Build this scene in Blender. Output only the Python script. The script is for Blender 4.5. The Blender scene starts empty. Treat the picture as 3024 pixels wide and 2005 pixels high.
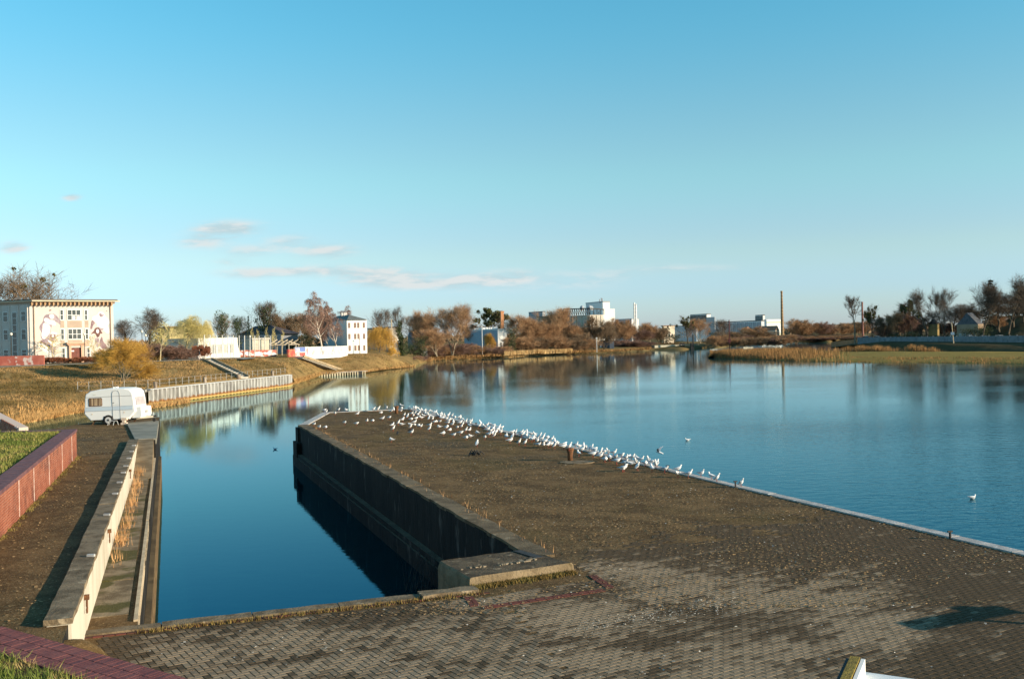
import bpy, bmesh, math, random
import numpy as np
from mathutils import Vector, Matrix, noise
from mathutils.geometry import tessellate_polygon

sc = bpy.context.scene
COL = sc.collection
rad = math.radians

# ------------------------------------------------------------------ camera
CAM_Z = 8.1
FPX, CX, CY, ROLL, Y0 = 2940.0, 1512.0, 1002.5, 0.021, 990.0
cam_d = bpy.data.cameras.new("camera")
cam_d.sensor_width = 36.0
cam_d.lens = FPX / 3024.0 * 36.0
cam_d.clip_start = 0.1
cam_d.clip_end = 12000.0
cam = bpy.data.objects.new("camera", cam_d)
COL.objects.link(cam)
PITCH = math.atan((CY - Y0) / FPX)
RM = Matrix.Rotation(math.pi / 2 - PITCH, 4, 'X') @ Matrix.Rotation(-ROLL, 4, 'Z')
cam.matrix_world = Matrix.Translation((0, 0, CAM_Z)) @ RM
sc.camera = cam
R3 = RM.to_3x3()

# ------------------------------------------------------------------ light, sky, exposure
SUN_EL, SUN_AZ = rad(14.0), rad(110.0)      # azimuth clockwise from +Y
sun_dir = Vector((math.cos(SUN_EL) * math.sin(SUN_AZ), math.cos(SUN_EL) * math.cos(SUN_AZ), math.sin(SUN_EL)))
sun_d = bpy.data.lights.new("sun", 'SUN')
sun_d.energy = 5.0
sun_d.angle = rad(0.53)
sun_d.color = (1.0, 0.82, 0.60)
sun = bpy.data.objects.new("sun", sun_d)
COL.objects.link(sun)
sun.rotation_euler = (-sun_dir).to_track_quat('-Z', 'Y').to_euler()
sun.location = (60, -40, 60)

sc.view_settings.view_transform = 'Standard'
sc.view_settings.look = 'None'
sc.view_settings.exposure = 0.70
sc.view_settings.gamma = 1.0
sc.view_settings.use_curve_mapping = False
sc.cycles.max_bounces = 5
sc.cycles.diffuse_bounces = 2
sc.cycles.glossy_bounces = 3
sc.cycles.use_denoising = True
sc.cycles.sample_clamp_indirect = 4.0

world = bpy.data.worlds.new("World")
sc.world = world
world.use_nodes = True
wt = world.node_tree
for n in list(wt.nodes):
    wt.nodes.remove(n)


class NT:
    """small helper to write node graphs"""
    def __init__(self, tree):
        self.t = tree

    def n(self, typ, **kw):
        nd = self.t.nodes.new(typ)
        for k, v in kw.items():
            if k.startswith('i_'):
                key = k[2:]
                key = int(key) if key.isdigit() else key
                self.set(nd.inputs[key], v)
            else:
                setattr(nd, k, v)
        return nd

    def set(self, sock, v):
        if isinstance(v, bpy.types.NodeSocket):
            self.t.links.new(v, sock)
        else:
            if hasattr(sock, 'default_value') and isinstance(v, (tuple, list)) and len(v) == 3 and sock.type == 'RGBA':
                v = (*v, 1.0)
            sock.default_value = v

    def m(self, op, a, b=None, c=None, clamp=False):
        nd = self.t.nodes.new('ShaderNodeMath')
        nd.operation = op
        nd.use_clamp = clamp
        self.set(nd.inputs[0], a)
        if b is not None:
            self.set(nd.inputs[1], b)
        if c is not None:
            self.set(nd.inputs[2], c)
        return nd.outputs[0]

    def mix(self, fac, a, b, blend='MIX'):
        nd = self.t.nodes.new('ShaderNodeMix')
        nd.data_type = 'RGBA'
        nd.blend_type = blend
        self.set(nd.inputs[0], fac)
        self.set(nd.inputs[6], a)
        self.set(nd.inputs[7], b)
        return nd.outputs[2]

    def ramp(self, fac, lo, hi):
        nd = self.t.nodes.new('ShaderNodeMapRange')
        nd.interpolation_type = 'SMOOTHSTEP'
        self.set(nd.inputs[0], fac)
        nd.inputs[1].default_value = lo
        nd.inputs[2].default_value = hi
        return nd.outputs[0]

    def noise(self, vec, scale, detail=3.0, rough=0.55, dist=0.0):
        nd = self.t.nodes.new('ShaderNodeTexNoise')
        self.set(nd.inputs['Vector'], vec)
        nd.inputs['Scale'].default_value = scale
        nd.inputs['Detail'].default_value = detail
        nd.inputs['Roughness'].default_value = rough
        nd.inputs['Distortion'].default_value = dist
        return nd.outputs['Fac']

    def scalev(self, vec, s):
        nd = self.t.nodes.new('ShaderNodeVectorMath')
        nd.operation = 'MULTIPLY'
        self.set(nd.inputs[0], vec)
        nd.inputs[1].default_value = s
        return nd.outputs[0]


SKY_STRENGTH = 0.118
w = NT(wt)
sky = w.n('ShaderNodeTexSky', sky_type='NISHITA', sun_disc=False)
sky.sun_elevation = SUN_EL
sky.sun_rotation = SUN_AZ
sky.altitude = 50.0
sky.air_density = 1.0
sky.dust_density = 0.3
sky.ozone_density = 2.2
tc = w.n('ShaderNodeTexCoord')
sep = w.n('ShaderNodeSeparateXYZ')
wt.links.new(tc.outputs['Generated'], sep.inputs[0])
# colour rendering of the film: the clear air reads cyan high up and pale blue near the horizon
cr = w.n('ShaderNodeValToRGB')
cr.color_ramp.interpolation = 'EASE'
els = cr.color_ramp.elements
STOPS = [(0.0, (.60, .80, 1.42)), (.033, (.63, .84, 1.30)), (.084, (.77, .89, 1.01)), (.163, (.80, 1.06, 1.00)), (.33, (.53, 1.20, 1.19)), (1.0, (.42, 1.10, 1.20))]
els[0].position, els[0].color = STOPS[0][0], (*[c / 1.5 for c in STOPS[0][1]], 1)
els[1].position, els[1].color = STOPS[-1][0], (*[c / 1.5 for c in STOPS[-1][1]], 1)
for (ps, cl) in STOPS[1:-1]:
    e_ = els.new(ps); e_.color = (*[c / 1.5 for c in cl], 1)
wt.links.new(sep.outputs[2], cr.inputs[0])
tint = w.mix(1.0, sky.outputs[0], cr.outputs[0], 'MULTIPLY')
tint = w.mix(1.0, tint, (1.53, 1.5, 1.445), 'MULTIPLY')
fy = w.m('MAXIMUM', sep.outputs[1], 0.05)
U = w.m('DIVIDE', sep.outputs[0], fy)
V = w.m('DIVIDE', sep.outputs[2], fy)
cmb = w.n('ShaderNodeCombineXYZ')
wt.links.new(U, cmb.inputs[0]); wt.links.new(V, cmb.inputs[1])
cvec = w.scalev(cmb.outputs[0], (16.0, 70.0, 1.0))
n1 = w.noise(cvec, 1.0, 6.0, 0.6, 0.3)
cm2 = w.n('ShaderNodeVectorMath', operation='ADD'); wt.links.new(cvec, cm2.inputs[0]); cm2.inputs[1].default_value = (0.15, 0.55, 0.0)
n2 = w.noise(cm2.outputs[0], 1.0, 6.0, 0.6, 0.3)
BLOBS = [(675, 678, 112, 20, 1.0), (600, 716, 75, 15, .7), (735, 742, 90, 16, .55), (860, 712, 70, 16, .6), (960, 742, 100, 19, .75),
         (690, 774, 60, 8, .5), (760, 806, 120, 15, .7), (940, 800, 160, 13, .6), (1120, 812, 130, 20, .9), (1240, 835, 190, 16, .65),
         (1400, 828, 220, 24, .50), (1530, 815, 80, 16, .35), (1660, 838, 200, 24, .30), (1840, 806, 150, 18, .32), (2000, 793, 90, 12, .28),
         (2140, 790, 90, 10, .22), (222, 584, 30, 9, .85), (50, 732, 46, 15, .9), (-300, 760, 150, 20, .7), (3400, 800, 220, 22, .6)]
acc = None
for (bx, by, bw, bh, ba) in BLOBS:
    u0 = (bx - CX) / FPX
    v0 = (Y0 - ROLL * (bx - CX) - by) / FPX
    du = w.m('MULTIPLY', w.m('SUBTRACT', U, u0), FPX / bw)
    dv = w.m('MULTIPLY', w.m('SUBTRACT', w.m('ADD', V, w.m('MULTIPLY', U, -ROLL * 0)), v0), FPX / (bh * 1.25))
    g = w.m('MULTIPLY', w.m('EXPONENT', w.m('MULTIPLY', w.m('ADD', w.m('POWER', du, 2.0), w.m('POWER', dv, 2.0)), -1.0)), ba)
    acc = g if acc is None else w.m('ADD', acc, g)
dens = w.m('MULTIPLY', acc, w.m('ADD', 0.34, w.m('MULTIPLY', w.ramp(n1, 0.30, 0.68), 0.75)))
fac = w.m('MULTIPLY', w.ramp(dens, 0.02, 0.78), 0.92)
front = w.m('GREATER_THAN', sep.outputs[1], 0.05)
fac = w.m('MULTIPLY', fac, front)
lit = w.ramp(w.m('SUBTRACT', n1, n2), -0.10, 0.12)
ccol = w.mix(lit, (2.75, 3.55, 3.80), (3.95, 4.15, 4.15))
full = w.mix(fac, tint, ccol)
bg = w.n('ShaderNodeBackground')
wt.links.new(full, bg.inputs[0])
bg.inputs[1].default_value = SKY_STRENGTH
wo = w.n('ShaderNodeOutputWorld')
wt.links.new(bg.outputs[0], wo.inputs[0])

# ------------------------------------------------------------------ measuring helpers (photo pixels -> places on known levels)
def ray(px, py):
    d = Vector(((px - CX) / FPX, -(py - CY) / FPX, -1.0))
    return R3 @ d


def P(px, py, z):
    """point at level z seen at this pixel"""
    d = ray(px, py)
    t = (z - CAM_Z) / d.z
    return Vector((d.x * t, d.y * t, z))


def D(px, py, dist):
    """point at ground distance (y) dist seen at this pixel"""
    d = ray(px, py)
    t = dist / d.y
    return Vector((d.x * t, dist, CAM_Z + d.z * t))


# ------------------------------------------------------------------ mesh helpers
def tag(o, label=None, cat=None, group=None, kind=None):
    if label: o["label"] = label
    if cat: o["category"] = cat
    if group: o["group"] = group
    if kind: o["kind"] = kind
    return o


def empty(name, loc, label=None, cat=None, group=None):
    o = bpy.data.objects.new(name, None)
    o.empty_display_size = 0.2
    o.location = loc
    COL.objects.link(o)
    return tag(o, label, cat, group)


def link(name, me, parent=None):
    o = bpy.data.objects.new(name, me)
    COL.objects.link(o)
    if parent is not None:
        o.parent = parent
        root = parent
        off = Vector(parent.location)
        pp = parent.parent
        if pp is not None:
            off = Vector((0, 0, 0)) if parent.type == 'MESH' else off
        if parent.type == 'EMPTY':
            o.matrix_parent_inverse = Matrix.Translation(-Vector(parent.location))
        elif parent.parent is not None:
            # parent is itself a mesh built in world space below an empty: same frame
            o.matrix_parent_inverse = Matrix.Identity(4)
    return o


class MB:
    def __init__(self):
        self.v, self.f, self.mi = [], [], []

    def add(self, vs, fs, m=0):
        b = len(self.v)
        self.v.extend([tuple(p) for p in vs])
        for f in fs:
            self.f.append(tuple(b + i for i in f))
            self.mi.append(m)
        return self

    BF = [(0, 3, 2, 1), (4, 5, 6, 7), (0, 1, 5, 4), (1, 2, 6, 5), (2, 3, 7, 6), (3, 0, 4, 7)]

    def box(self, c, s, rz=0.0, m=0, mat=None):
        x, y, z = s[0] / 2, s[1] / 2, s[2] / 2
        pts = [Vector(p) for p in ((-x, -y, -z), (x, -y, -z), (x, y, -z), (-x, y, -z), (-x, -y, z), (x, -y, z), (x, y, z), (-x, y, z))]
        if mat is None:
            mat = Matrix.Translation(c) @ Matrix.Rotation(rz, 4, 'Z')
        return self.add([mat @ p for p in pts], MB.BF, m)

    def bar(self, a, b, wd, ht, m=0):
        """box running from a to b"""
        a, b = Vector(a), Vector(b)
        d = b - a
        L = d.length
        q = d.to_track_quat('X', 'Z').to_matrix().to_4x4()
        return self.box(None, (L, wd, ht), m=m, mat=Matrix.Translation((a + b) / 2) @ q)

    def prism(self, poly, z0, z1, m=0, top=None):
        n = len(poly)
        area = sum(poly[i][0] * poly[(i + 1) % n][1] - poly[(i + 1) % n][0] * poly[i][1] for i in range(n))
        poly = [tuple(p[:2]) for p in poly]
        if area < 0:
            poly = poly[::-1]
        vs = [(x, y, z0) for x, y in poly] + [(x, y, z1) for x, y in poly]
        fs = [(i, (i + 1) % n, n + (i + 1) % n, n + i) for i in range(n)]
        tri = tessellate_polygon([[Vector((x, y, 0)) for x, y in poly]])
        caps = []
        for t in tri:
            a, b, c = [Vector((*poly[i], 0)) for i in t]
            if (b - a).cross(c - a).z < 0:
                t = (t[0], t[2], t[1])
            caps.append(tuple(n + i for i in t))
            caps.append((t[0], t[2], t[1]))
        self.add(vs, fs, m)
        b0 = len(self.v) - 2 * n
        for c in caps:
            self.f.append(tuple(b0 + i for i in c))
            self.mi.append(m if top is None or c[0] < n else top)
        return self

    def tube(self, pts, rr, n=6, m=0, cap=True):
        pts = [Vector(p) for p in pts]
        base = len(self.v)
        up = Vector((0, 0, 1))
        k = len(pts)
        for i, p in enumerate(pts):
            d = (pts[min(i + 1, k - 1)] - pts[max(i - 1, 0)])
            if d.length < 1e-9:
                d = Vector((0, 0, 1))
            d.normalize()
            a = d.cross(up)
            if a.length < 0.05:
                a = d.cross(Vector((1, 0, 0)))
            a.normalize()
            b = d.cross(a)
            r = rr[i] if isinstance(rr, (list, tuple)) else rr
            for j in range(n):
                t = 2 * math.pi * j / n
                self.v.append(tuple(p + a * (r * math.cos(t)) + b * (r * math.sin(t))))
        for i in range(k - 1):
            for j in range(n):
                self.f.append((base + i * n + j, base + i * n + (j + 1) % n, base + (i + 1) * n + (j + 1) % n, base + (i + 1) * n + j))
                self.mi.append(m)
        if cap:
            self.f.append(tuple(base + j for j in range(n))[::-1]); self.mi.append(m)
            self.f.append(tuple(base + (k - 1) * n + j for j in range(n))); self.mi.append(m)
        return self

    def lathe(self, c, prof, n=12, m=0):
        return self.tube([(c[0], c[1], c[2] + z) for r, z in prof], [max(r, 1e-4) for r, z in prof], n, m)

    def mesh(self, name, mats, smooth=False):
        me = bpy.data.meshes.new(name)
        me.from_pydata(self.v, [], self.f)
        mats = mats if isinstance(mats, (list, tuple)) else [mats]
        for mm in mats:
            me.materials.append(mm)
        if len(mats) > 1:
            me.polygons.foreach_set('material_index', self.mi)
        if smooth:
            me.polygons.foreach_set('use_smooth', [True] * len(me.polygons))
        me.update()
        return me

    def build(self, name, mats, parent=None, smooth=False):
        return link(name, self.mesh(name, mats, smooth), parent)


def np_mesh(name, verts, faces, material):
    """fast mesh from arrays; faces (n,3) or (n,4)"""
    me = bpy.data.meshes.new(name)
    verts = np.asarray(verts, dtype=np.float32)
    faces = np.asarray(faces, dtype=np.int32)
    k = faces.shape[1]
    me.vertices.add(len(verts)); me.vertices.foreach_set('co', verts.ravel())
    me.loops.add(faces.size); me.loops.foreach_set('vertex_index', faces.ravel())
    me.polygons.add(len(faces)); me.polygons.foreach_set('loop_start', np.arange(0, faces.size, k, dtype=np.int32))
    me.update(calc_edges=True)
    me.shade_flat()
    me.materials.append(material)
    return me


def grid_mesh(name, rows, material, smooth=True):
    """rows: list of equally long lists of points"""
    nr, nc = len(rows), len(rows[0])
    vs = np.array([[tuple(p) for p in r] for r in rows], dtype=np.float32).reshape(-1, 3)
    idx = np.arange(nr * nc).reshape(nr, nc)
    fs = np.stack([idx[:-1, :-1], idx[:-1, 1:], idx[1:, 1:], idx[1:, :-1]], -1).reshape(-1, 4)
    me = np_mesh(name, vs, fs, material)
    if smooth:
        me.polygons.foreach_set('use_smooth', [True] * len(me.polygons))
    return me


def copy_tree(o, parent=None):
    c = o.copy()
    COL.objects.link(c)
    if parent is not None:
        c.parent = parent
    for ch in list(o.children):
        copy_tree(ch, c)
    return c


def interp(pts, x):
    """piecewise linear on tuples whose first entry is the key"""
    if x <= pts[0][0]:
        return pts[0][1:]
    for a, b in zip(pts, pts[1:]):
        if x <= b[0]:
            t = (x - a[0]) / (b[0] - a[0])
            return tuple(p + (q - p) * t for p, q in zip(a[1:], b[1:]))
    return pts[-1][1:]


# ------------------------------------------------------------------ materials
MATS = {}


def mat(name, c1, c2=None, scale=1.0, rough=0.85, bump=0.0, bscale=8.0, lo=0.38, hi=0.62, spec=0.25, metallic=0.0,
        c3=None, scale3=20.0, lo3=0.6, hi3=0.7, stretch=None, detail=4.0, trans=0.0):
    if name in MATS:
        return MATS[name]
    ma = bpy.data.materials.new(name)
    ma.use_nodes = True
    t = NT(ma.node_tree)
    bs = ma.node_tree.nodes['Principled BSDF']
    geo = t.n('ShaderNodeNewGeometry')
    pos = geo.outputs['Position']
    if stretch:
        pos = t.scalev(pos, stretch)
    col = (*c1, 1.0)
    if c2 is not None:
        col = t.mix(t.ramp(t.noise(pos, scale, detail), lo, hi), c1, c2)
    if c3 is not None:
        col = t.mix(t.ramp(t.noise(pos, scale3, 3.0), lo3, hi3), col, c3)
    t.set(bs.inputs['Base Color'], col)
    bs.inputs['Roughness'].default_value = rough
    bs.inputs['Specular IOR Level'].default_value = spec
    bs.inputs['Metallic'].default_value = metallic
    if bump:
        bn = t.n('ShaderNodeBump')
        bn.inputs['Strength'].default_value = bump
        bn.inputs['Distance'].default_value = 0.05
        t.set(bn.inputs['Height'], t.noise(pos, bscale, 5.0, 0.65))
        t.set(bs.inputs['Normal'], bn.outputs[0])
    MATS[name] = ma
    return ma

# ------------------------------------------------------------------ special materials
def quay_material():
    ma = bpy.data.materials.new('quay_soil_and_pavers'); ma.use_nodes = True
    t = NT(ma.node_tree); bs = ma.node_tree.nodes['Principled BSDF']
    pos = t.n('ShaderNodeNewGeometry').outputs['Position']
    rot = t.n('ShaderNodeVectorRotate', rotation_type='Z_AXIS'); t.set(rot.inputs['Vector'], pos); rot.inputs['Angle'].default_value = rad(-33)
    br = t.n('ShaderNodeTexBrick', offset=0.5)
    t.set(br.inputs['Vector'], rot.outputs[0])
    br.inputs['Scale'].default_value = 1.0; br.inputs['Brick Width'].default_value = 0.2; br.inputs['Row Height'].default_value = 0.1
    br.inputs['Mortar Size'].default_value = 0.012
    t.set(br.inputs['Color1'], (0.095, 0.068, 0.038)); t.set(br.inputs['Color2'], (0.125, 0.090, 0.052)); t.set(br.inputs['Mortar'], (0.040, 0.029, 0.016))
    big = t.noise(pos, 0.16, 4.0, 0.6)
    mid = t.noise(pos, 0.9, 5.0, 0.65)
    fine = t.noise(pos, 9.0, 4.0, 0.7)
    grit = t.noise(pos, 34.0, 2.0, 0.6)
    soil = t.mix(t.ramp(mid, 0.35, 0.68), (0.090, 0.052, 0.022), (0.175, 0.102, 0.043))
    soil = t.mix(t.ramp(fine, 0.52, 0.72), soil, (0.24, 0.158, 0.072))
    moss = t.mix(t.ramp(fine, 0.3, 0.7), (0.080, 0.056, 0.016), (0.130, 0.088, 0.028))
    col = t.mix(t.ramp(big, 0.30, 0.50), br.outputs['Color'], soil)
    col = t.mix(t.m('MULTIPLY', t.ramp(t.noise(pos, 0.23, 4.0), 0.52, 0.68), 0.45), col, moss)
    col = t.mix(t.m('MULTIPLY', t.ramp(grit, 0.66, 0.74), 0.75), col, (0.30, 0.24, 0.16))
    straw = t.noise(pos, 19.0, 3.0, 0.75)
    col = t.mix(t.m('MULTIPLY', t.ramp(straw, 0.57, 0.66), t.ramp(mid, 0.30, 0.60)), col, (0.33, 0.215, 0.105))
    t.set(bs.inputs['Base Color'], col)
    bs.inputs['Roughness'].default_value = 0.95; bs.inputs['Specular IOR Level'].default_value = 0.1
    bn = t.n('ShaderNodeBump'); bn.inputs['Strength'].default_value = 0.8; bn.inputs['Distance'].default_value = 0.03
    t.set(bn.inputs['Height'], t.m('ADD', t.m('ADD', t.m('MULTIPLY', fine, 1.0), t.m('MULTIPLY', grit, 0.5)), t.m('MULTIPLY', br.outputs['Fac'], -0.3)))
    t.set(bs.inputs['Normal'], bn.outputs[0])
    return ma


def paver_material(name, clean, dirty, lo, hi):
    ma = bpy.data.materials.new(name); ma.use_nodes = True
    t = NT(ma.node_tree); bs = ma.node_tree.nodes['Principled BSDF']
    pos = t.n('ShaderNodeNewGeometry').outputs['Position']
    isl = t.n('ShaderNodeAttribute', attribute_name='tone').outputs['Fac']
    oi = t.n('ShaderNodeObjectInfo')
    f1 = t.m('ADD', isl, 0.0)
    fine = t.noise(pos, 16.0, 4.0, 0.7)
    clean_c = t.mix(fine, tuple(c * 0.80 for c in clean), tuple(c * 1.15 for c in clean))
    dirt_c = t.mix(fine, tuple(c * 0.6 for c in dirty), tuple(c * 1.5 for c in dirty))
    col = t.mix(t.ramp(t.m('ADD', f1, t.m('MULTIPLY', t.m('SUBTRACT', fine, 0.5), 0.35)), lo, hi), dirt_c, clean_c)
    t.set(bs.inputs['Base Color'], col)
    bs.inputs['Roughness'].default_value = 0.9; bs.inputs['Specular IOR Level'].default_value = 0.15
    bn = t.n('ShaderNodeBump'); bn.inputs['Strength'].default_value = 0.5; bn.inputs['Distance'].default_value = 0.01
    t.set(bn.inputs['Height'], t.noise(pos, 60.0, 3.0, 0.7)); t.set(bs.inputs['Normal'], bn.outputs[0])
    return ma


def water_material():
    ma = bpy.data.materials.new('river_water'); ma.use_nodes = True
    t = NT(ma.node_tree); bs = ma.node_tree.nodes['Principled BSDF']
    pos = t.n('ShaderNodeNewGeometry').outputs['Position']
    sp = t.n('ShaderNodeSeparateXYZ'); t.set(sp.inputs[0], pos)
    nt = ma.node_tree
    nt.nodes.remove(bs)
    gl = t.n('ShaderNodeBsdfGlossy'); gl.inputs['Roughness'].default_value = 0.03
    df = t.n('ShaderNodeBsdfDiffuse'); t.set(df.inputs['Color'], (0.001, 0.010, 0.012))
    fr = t.n('ShaderNodeFresnel'); fr.inputs['IOR'].default_value = 1.333
    cc = t.n('ShaderNodeCombineColor')           # mirror tint: red cut most, a film-like blue put into the reflection
    t.set(cc.inputs[0], t.m('POWER', fr.outputs[0], 1.85)); t.set(cc.inputs[1], t.m('POWER', fr.outputs[0], 1.18)); t.set(cc.inputs[2], t.m('POWER', fr.outputs[0], 1.0))
    nt.links.new(cc.outputs[0], gl.inputs['Color'])
    mx = t.n('ShaderNodeAddShader')
    nt.links.new(df.outputs[0], mx.inputs[0]); nt.links.new(gl.outputs[0], mx.inputs[1])
    nt.links.new(mx.outputs[0], nt.nodes['Material Output'].inputs['Surface'])
    # wind reaches the open river right of the pier, the basin and the far left reach lie sheltered
    across = t.m('ADD', sp.outputs[0], t.m('MULTIPLY', sp.outputs[1], 0.30))
    open_w = t.ramp(across, 8.0, 55.0)
    far = t.ramp(sp.outputs[1], 70.0, 230.0)
    patch = t.ramp(t.noise(t.scalev(pos, (0.012, 0.035, 1.0)), 1.0, 3.0), 0.38, 0.66)
    side = t.m('MULTIPLY', t.ramp(t.m('DIVIDE', sp.outputs[0], t.m('MAXIMUM', sp.outputs[1], 1.0)), 0.20, 0.40), 0.55)
    calm = t.m('MULTIPLY', t.m('SUBTRACT', 1.0, t.m('MULTIPLY', far, t.m('SUBTRACT', 0.93, side))), open_w)
    nearby = t.ramp(sp.outputs[1], 115.0, 22.0)
    strength = t.m('ADD', 0.022, t.m('MULTIPLY', calm, t.m('ADD', t.m('ADD', 0.06, t.m('MULTIPLY', nearby, 0.40)), t.m('MULTIPLY', patch, 0.17))))
    w1 = t.noise(t.scalev(pos, (0.9, 1.5, 1.0)), 1.0, 4.0, 0.55, 0.2)
    w2 = t.noise(t.scalev(pos, (2.6, 4.2, 1.0)), 1.0, 3.0, 0.6, 0.3)
    h = t.m('ADD', t.m('MULTIPLY', w1, 0.11), t.m('MULTIPLY', w2, 0.05))
    bn = t.n('ShaderNodeBump'); bn.inputs['Distance'].default_value = 1.0
    t.set(bn.inputs['Strength'], strength); t.set(bn.inputs['Height'], h)
    t.set(gl.inputs['Normal'], bn.outputs[0]); t.set(fr.inputs['Normal'], bn.outputs[0])
    return ma


def slope_material(name, cols, scale):
    ma = bpy.data.materials.new(name); ma.use_nodes = True
    t = NT(ma.node_tree); bs = ma.node_tree.nodes['Principled BSDF']
    pos = t.n('ShaderNodeNewGeometry').outputs['Position']
    a = t.noise(pos, scale, 5.0, 0.65, 0.4)
    b = t.noise(pos, scale * 6, 5.0, 0.7)
    c = t.noise(pos, scale * 2.3, 4.0)
    col = t.mix(t.ramp(a, 0.35, 0.65), cols[0], cols[1])
    col = t.mix(t.m('MULTIPLY', t.ramp(c, 0.5, 0.68), 0.75), col, cols[2])
    col = t.mix(t.m('MULTIPLY', t.ramp(b, 0.5, 0.75), 0.6), col, cols[3])
    t.set(bs.inputs['Base Color'], col)
    bs.inputs['Roughness'].default_value = 1.0; bs.inputs['Specular IOR Level'].default_value = 0.05
    bn = t.n('ShaderNodeBump'); bn.inputs['Strength'].default_value = 0.9; bn.inputs['Distance'].default_value = 0.3
    t.set(bn.inputs['Height'], b); t.set(bs.inputs['Normal'], bn.outputs[0])
    return ma


M_quay = quay_material()
M_paver = paver_material('grey_paver', (0.245, 0.186, 0.123), (0.066, 0.045, 0.025), 0.20, 0.74)
M_redpaver = paver_material('red_paver', (0.135, 0.045, 0.034), (0.085, 0.04, 0.027), 0.3, 0.7)
M_water = water_material()
M_slope = slope_material('dry_slope_grass', ((0.22, 0.145, 0.058), (0.31, 0.205, 0.080), (0.085, 0.068, 0.024), (0.14, 0.085, 0.032)), 0.16)
M_field = slope_material('river_meadow', ((0.20, 0.135, 0.055), (0.16, 0.11, 0.045), (0.09, 0.07, 0.03), (0.24, 0.15, 0.06)), 0.05)
M_grass = slope_material('green_grass_soil', ((0.10, 0.12, 0.02), (0.16, 0.16, 0.03), (0.20, 0.15, 0.05), (0.06, 0.075, 0.015)), 0.5)
M_conc = mat('weathered_concrete', (0.205, 0.165, 0.115), (0.33, 0.275, 0.20), 1.2, 0.95, 0.6, 14, c3=(0.09, 0.075, 0.045), scale3=2.2, lo3=0.52, hi3=0.68)
M_concpale = mat('pale_rendered_concrete', (0.46, 0.41, 0.32), (0.55, 0.50, 0.40), 0.8, 0.9, 0.3, 10, c3=(0.30, 0.25, 0.17), scale3=1.3, lo3=0.62, hi3=0.78, stretch=(1, 1, 0.25))  # pale concrete of the low wall
M_conctop = mat('lichened_concrete_top', (0.115, 0.083, 0.048), (0.21, 0.158, 0.098), 2.4, 0.95, 0.7, 14, c3=(0.33, 0.26, 0.17), scale3=3.0, lo3=0.62, hi3=0.7)
M_wallshade = mat('shade_dark_basin_wall', (0.006, 0.0052, 0.004), (0.015, 0.013, 0.010), 0.9, 0.9, 0.9, 5, c3=(0.085, 0.076, 0.064), scale3=2.0, lo3=0.57, hi3=0.74, stretch=(1, 1, 0.4))  # near-black base carries the wall's deep shade; pale streaks are wear
M_asph = mat('asphalt_path', (0.27, 0.25, 0.22), (0.34, 0.31, 0.27), 0.6, 0.95, 0.2)
M_bed = mat('river_bed', (0.06, 0.05, 0.035), (0.09, 0.075, 0.05), 0.2)
M_steel = mat('galvanised_steel', (0.33, 0.33, 0.32), (0.42, 0.42, 0.41), 3.0, 0.6, spec=0.4)
M_rust = mat('rusty_iron', (0.11, 0.052, 0.026), (0.19, 0.085, 0.038), 6.0, 0.9, 0.6, 30)
M_dark = mat('dark_iron', (0.03, 0.028, 0.026), (0.05, 0.045, 0.04), 6.0, 0.7)
M_white = mat('white_paint', (0.80, 0.79, 0.76), (0.72, 0.71, 0.68), 1.5, 0.6)
M_glass = mat('window_glass', (0.035, 0.045, 0.045), (0.07, 0.08, 0.08), 1.0, 0.08, spec=0.6)
M_wood = mat('weathered_wood', (0.30, 0.25, 0.19), (0.40, 0.34, 0.26), 3.0, 0.9, 0.3)

Z = 2.5          # level of the quay
rnd = random.Random(4)

# ------------------------------------------------------------------ river, bed
me = np_mesh('water', [(-3500, -300, 0), (3500, -300, 0), (3500, 6000, 0), (-3500, 6000, 0)], [(0, 1, 2, 3)], M_water)
tag(link('river_water', me), 'calm blue river water reflecting the sky and banks', 'water', kind='structure')
me = np_mesh('bed', [(-4500, -300, -3), (4500, -300, -3), (4500, 9000, -3), (-4500, 9000, -3)], [(0, 1, 2, 3)], M_bed)
tag(link('ground', me), 'dark river bed and ground reaching the horizon', 'ground', kind='structure')

# ------------------------------------------------------------------ the quay
def XY(px, py, z=Z):
    p = P(px, py, z)
    return (p.x, p.y)


A = XY(405, 1850); B = XY(466, 1243)
N1 = (-0.90, 22.05); N2 = (-1.72, 24.05); N3 = (0.40, 24.85)
C = XY(880, 1258); F1 = XY(954, 1219); E2 = XY(1214, 1208); E1 = XY(3024, 1631)
ed = Vector((E1[0] - E2[0], E1[1] - E2[1])).normalized()
E0 = (E1[0] + ed.x * 16, E1[1] + ed.y * 16)
G1 = XY(470, 1230); G2 = XY(250, 1249); G3 = XY(100, 1276)
ZR = 3.4                                             # level of the ramp left of the low wall
B = XY(466, 1243, ZR + .05)
G1 = XY(471, 1231, ZR); G2 = XY(250, 1249, ZR); G3 = XY(100, 1276, ZR)
dd = Vector((-0.345, 1.0)).normalized()             # along the basin
ee = Vector((dd.y, -dd.x))                          # across, to the right
W0 = Vector((-7.50, 16.7)); W1 = Vector(XY(405, 1375)) + dd * 2.0    # right foot of the low wall
LQ = Vector(A) - dd * 3.5
B48 = Vector(A) + dd * ((48.3 - A[1]) / dd.y); L48 = W0 + dd * ((48.3 - .3 - W0.y) / dd.y)
outline = [(-7.9, 8.5), E0, E1, E2, F1, C, N3, N2, N1, A, tuple(B48), tuple(L48), tuple(W0 - dd * 3)]
LW_ = W0 - ee * 0.05
ramp = [tuple(LW_ - dd * 6), tuple(L48 - ee * .05), tuple(B48 + dd * .01), B, G1, G2, G3, (-44, 56), (-44, 6)]
o = MB().prism(outline, -2.9, Z, m=1, top=0).build('quay_pavement', [M_quay, M_wallshade])
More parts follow.
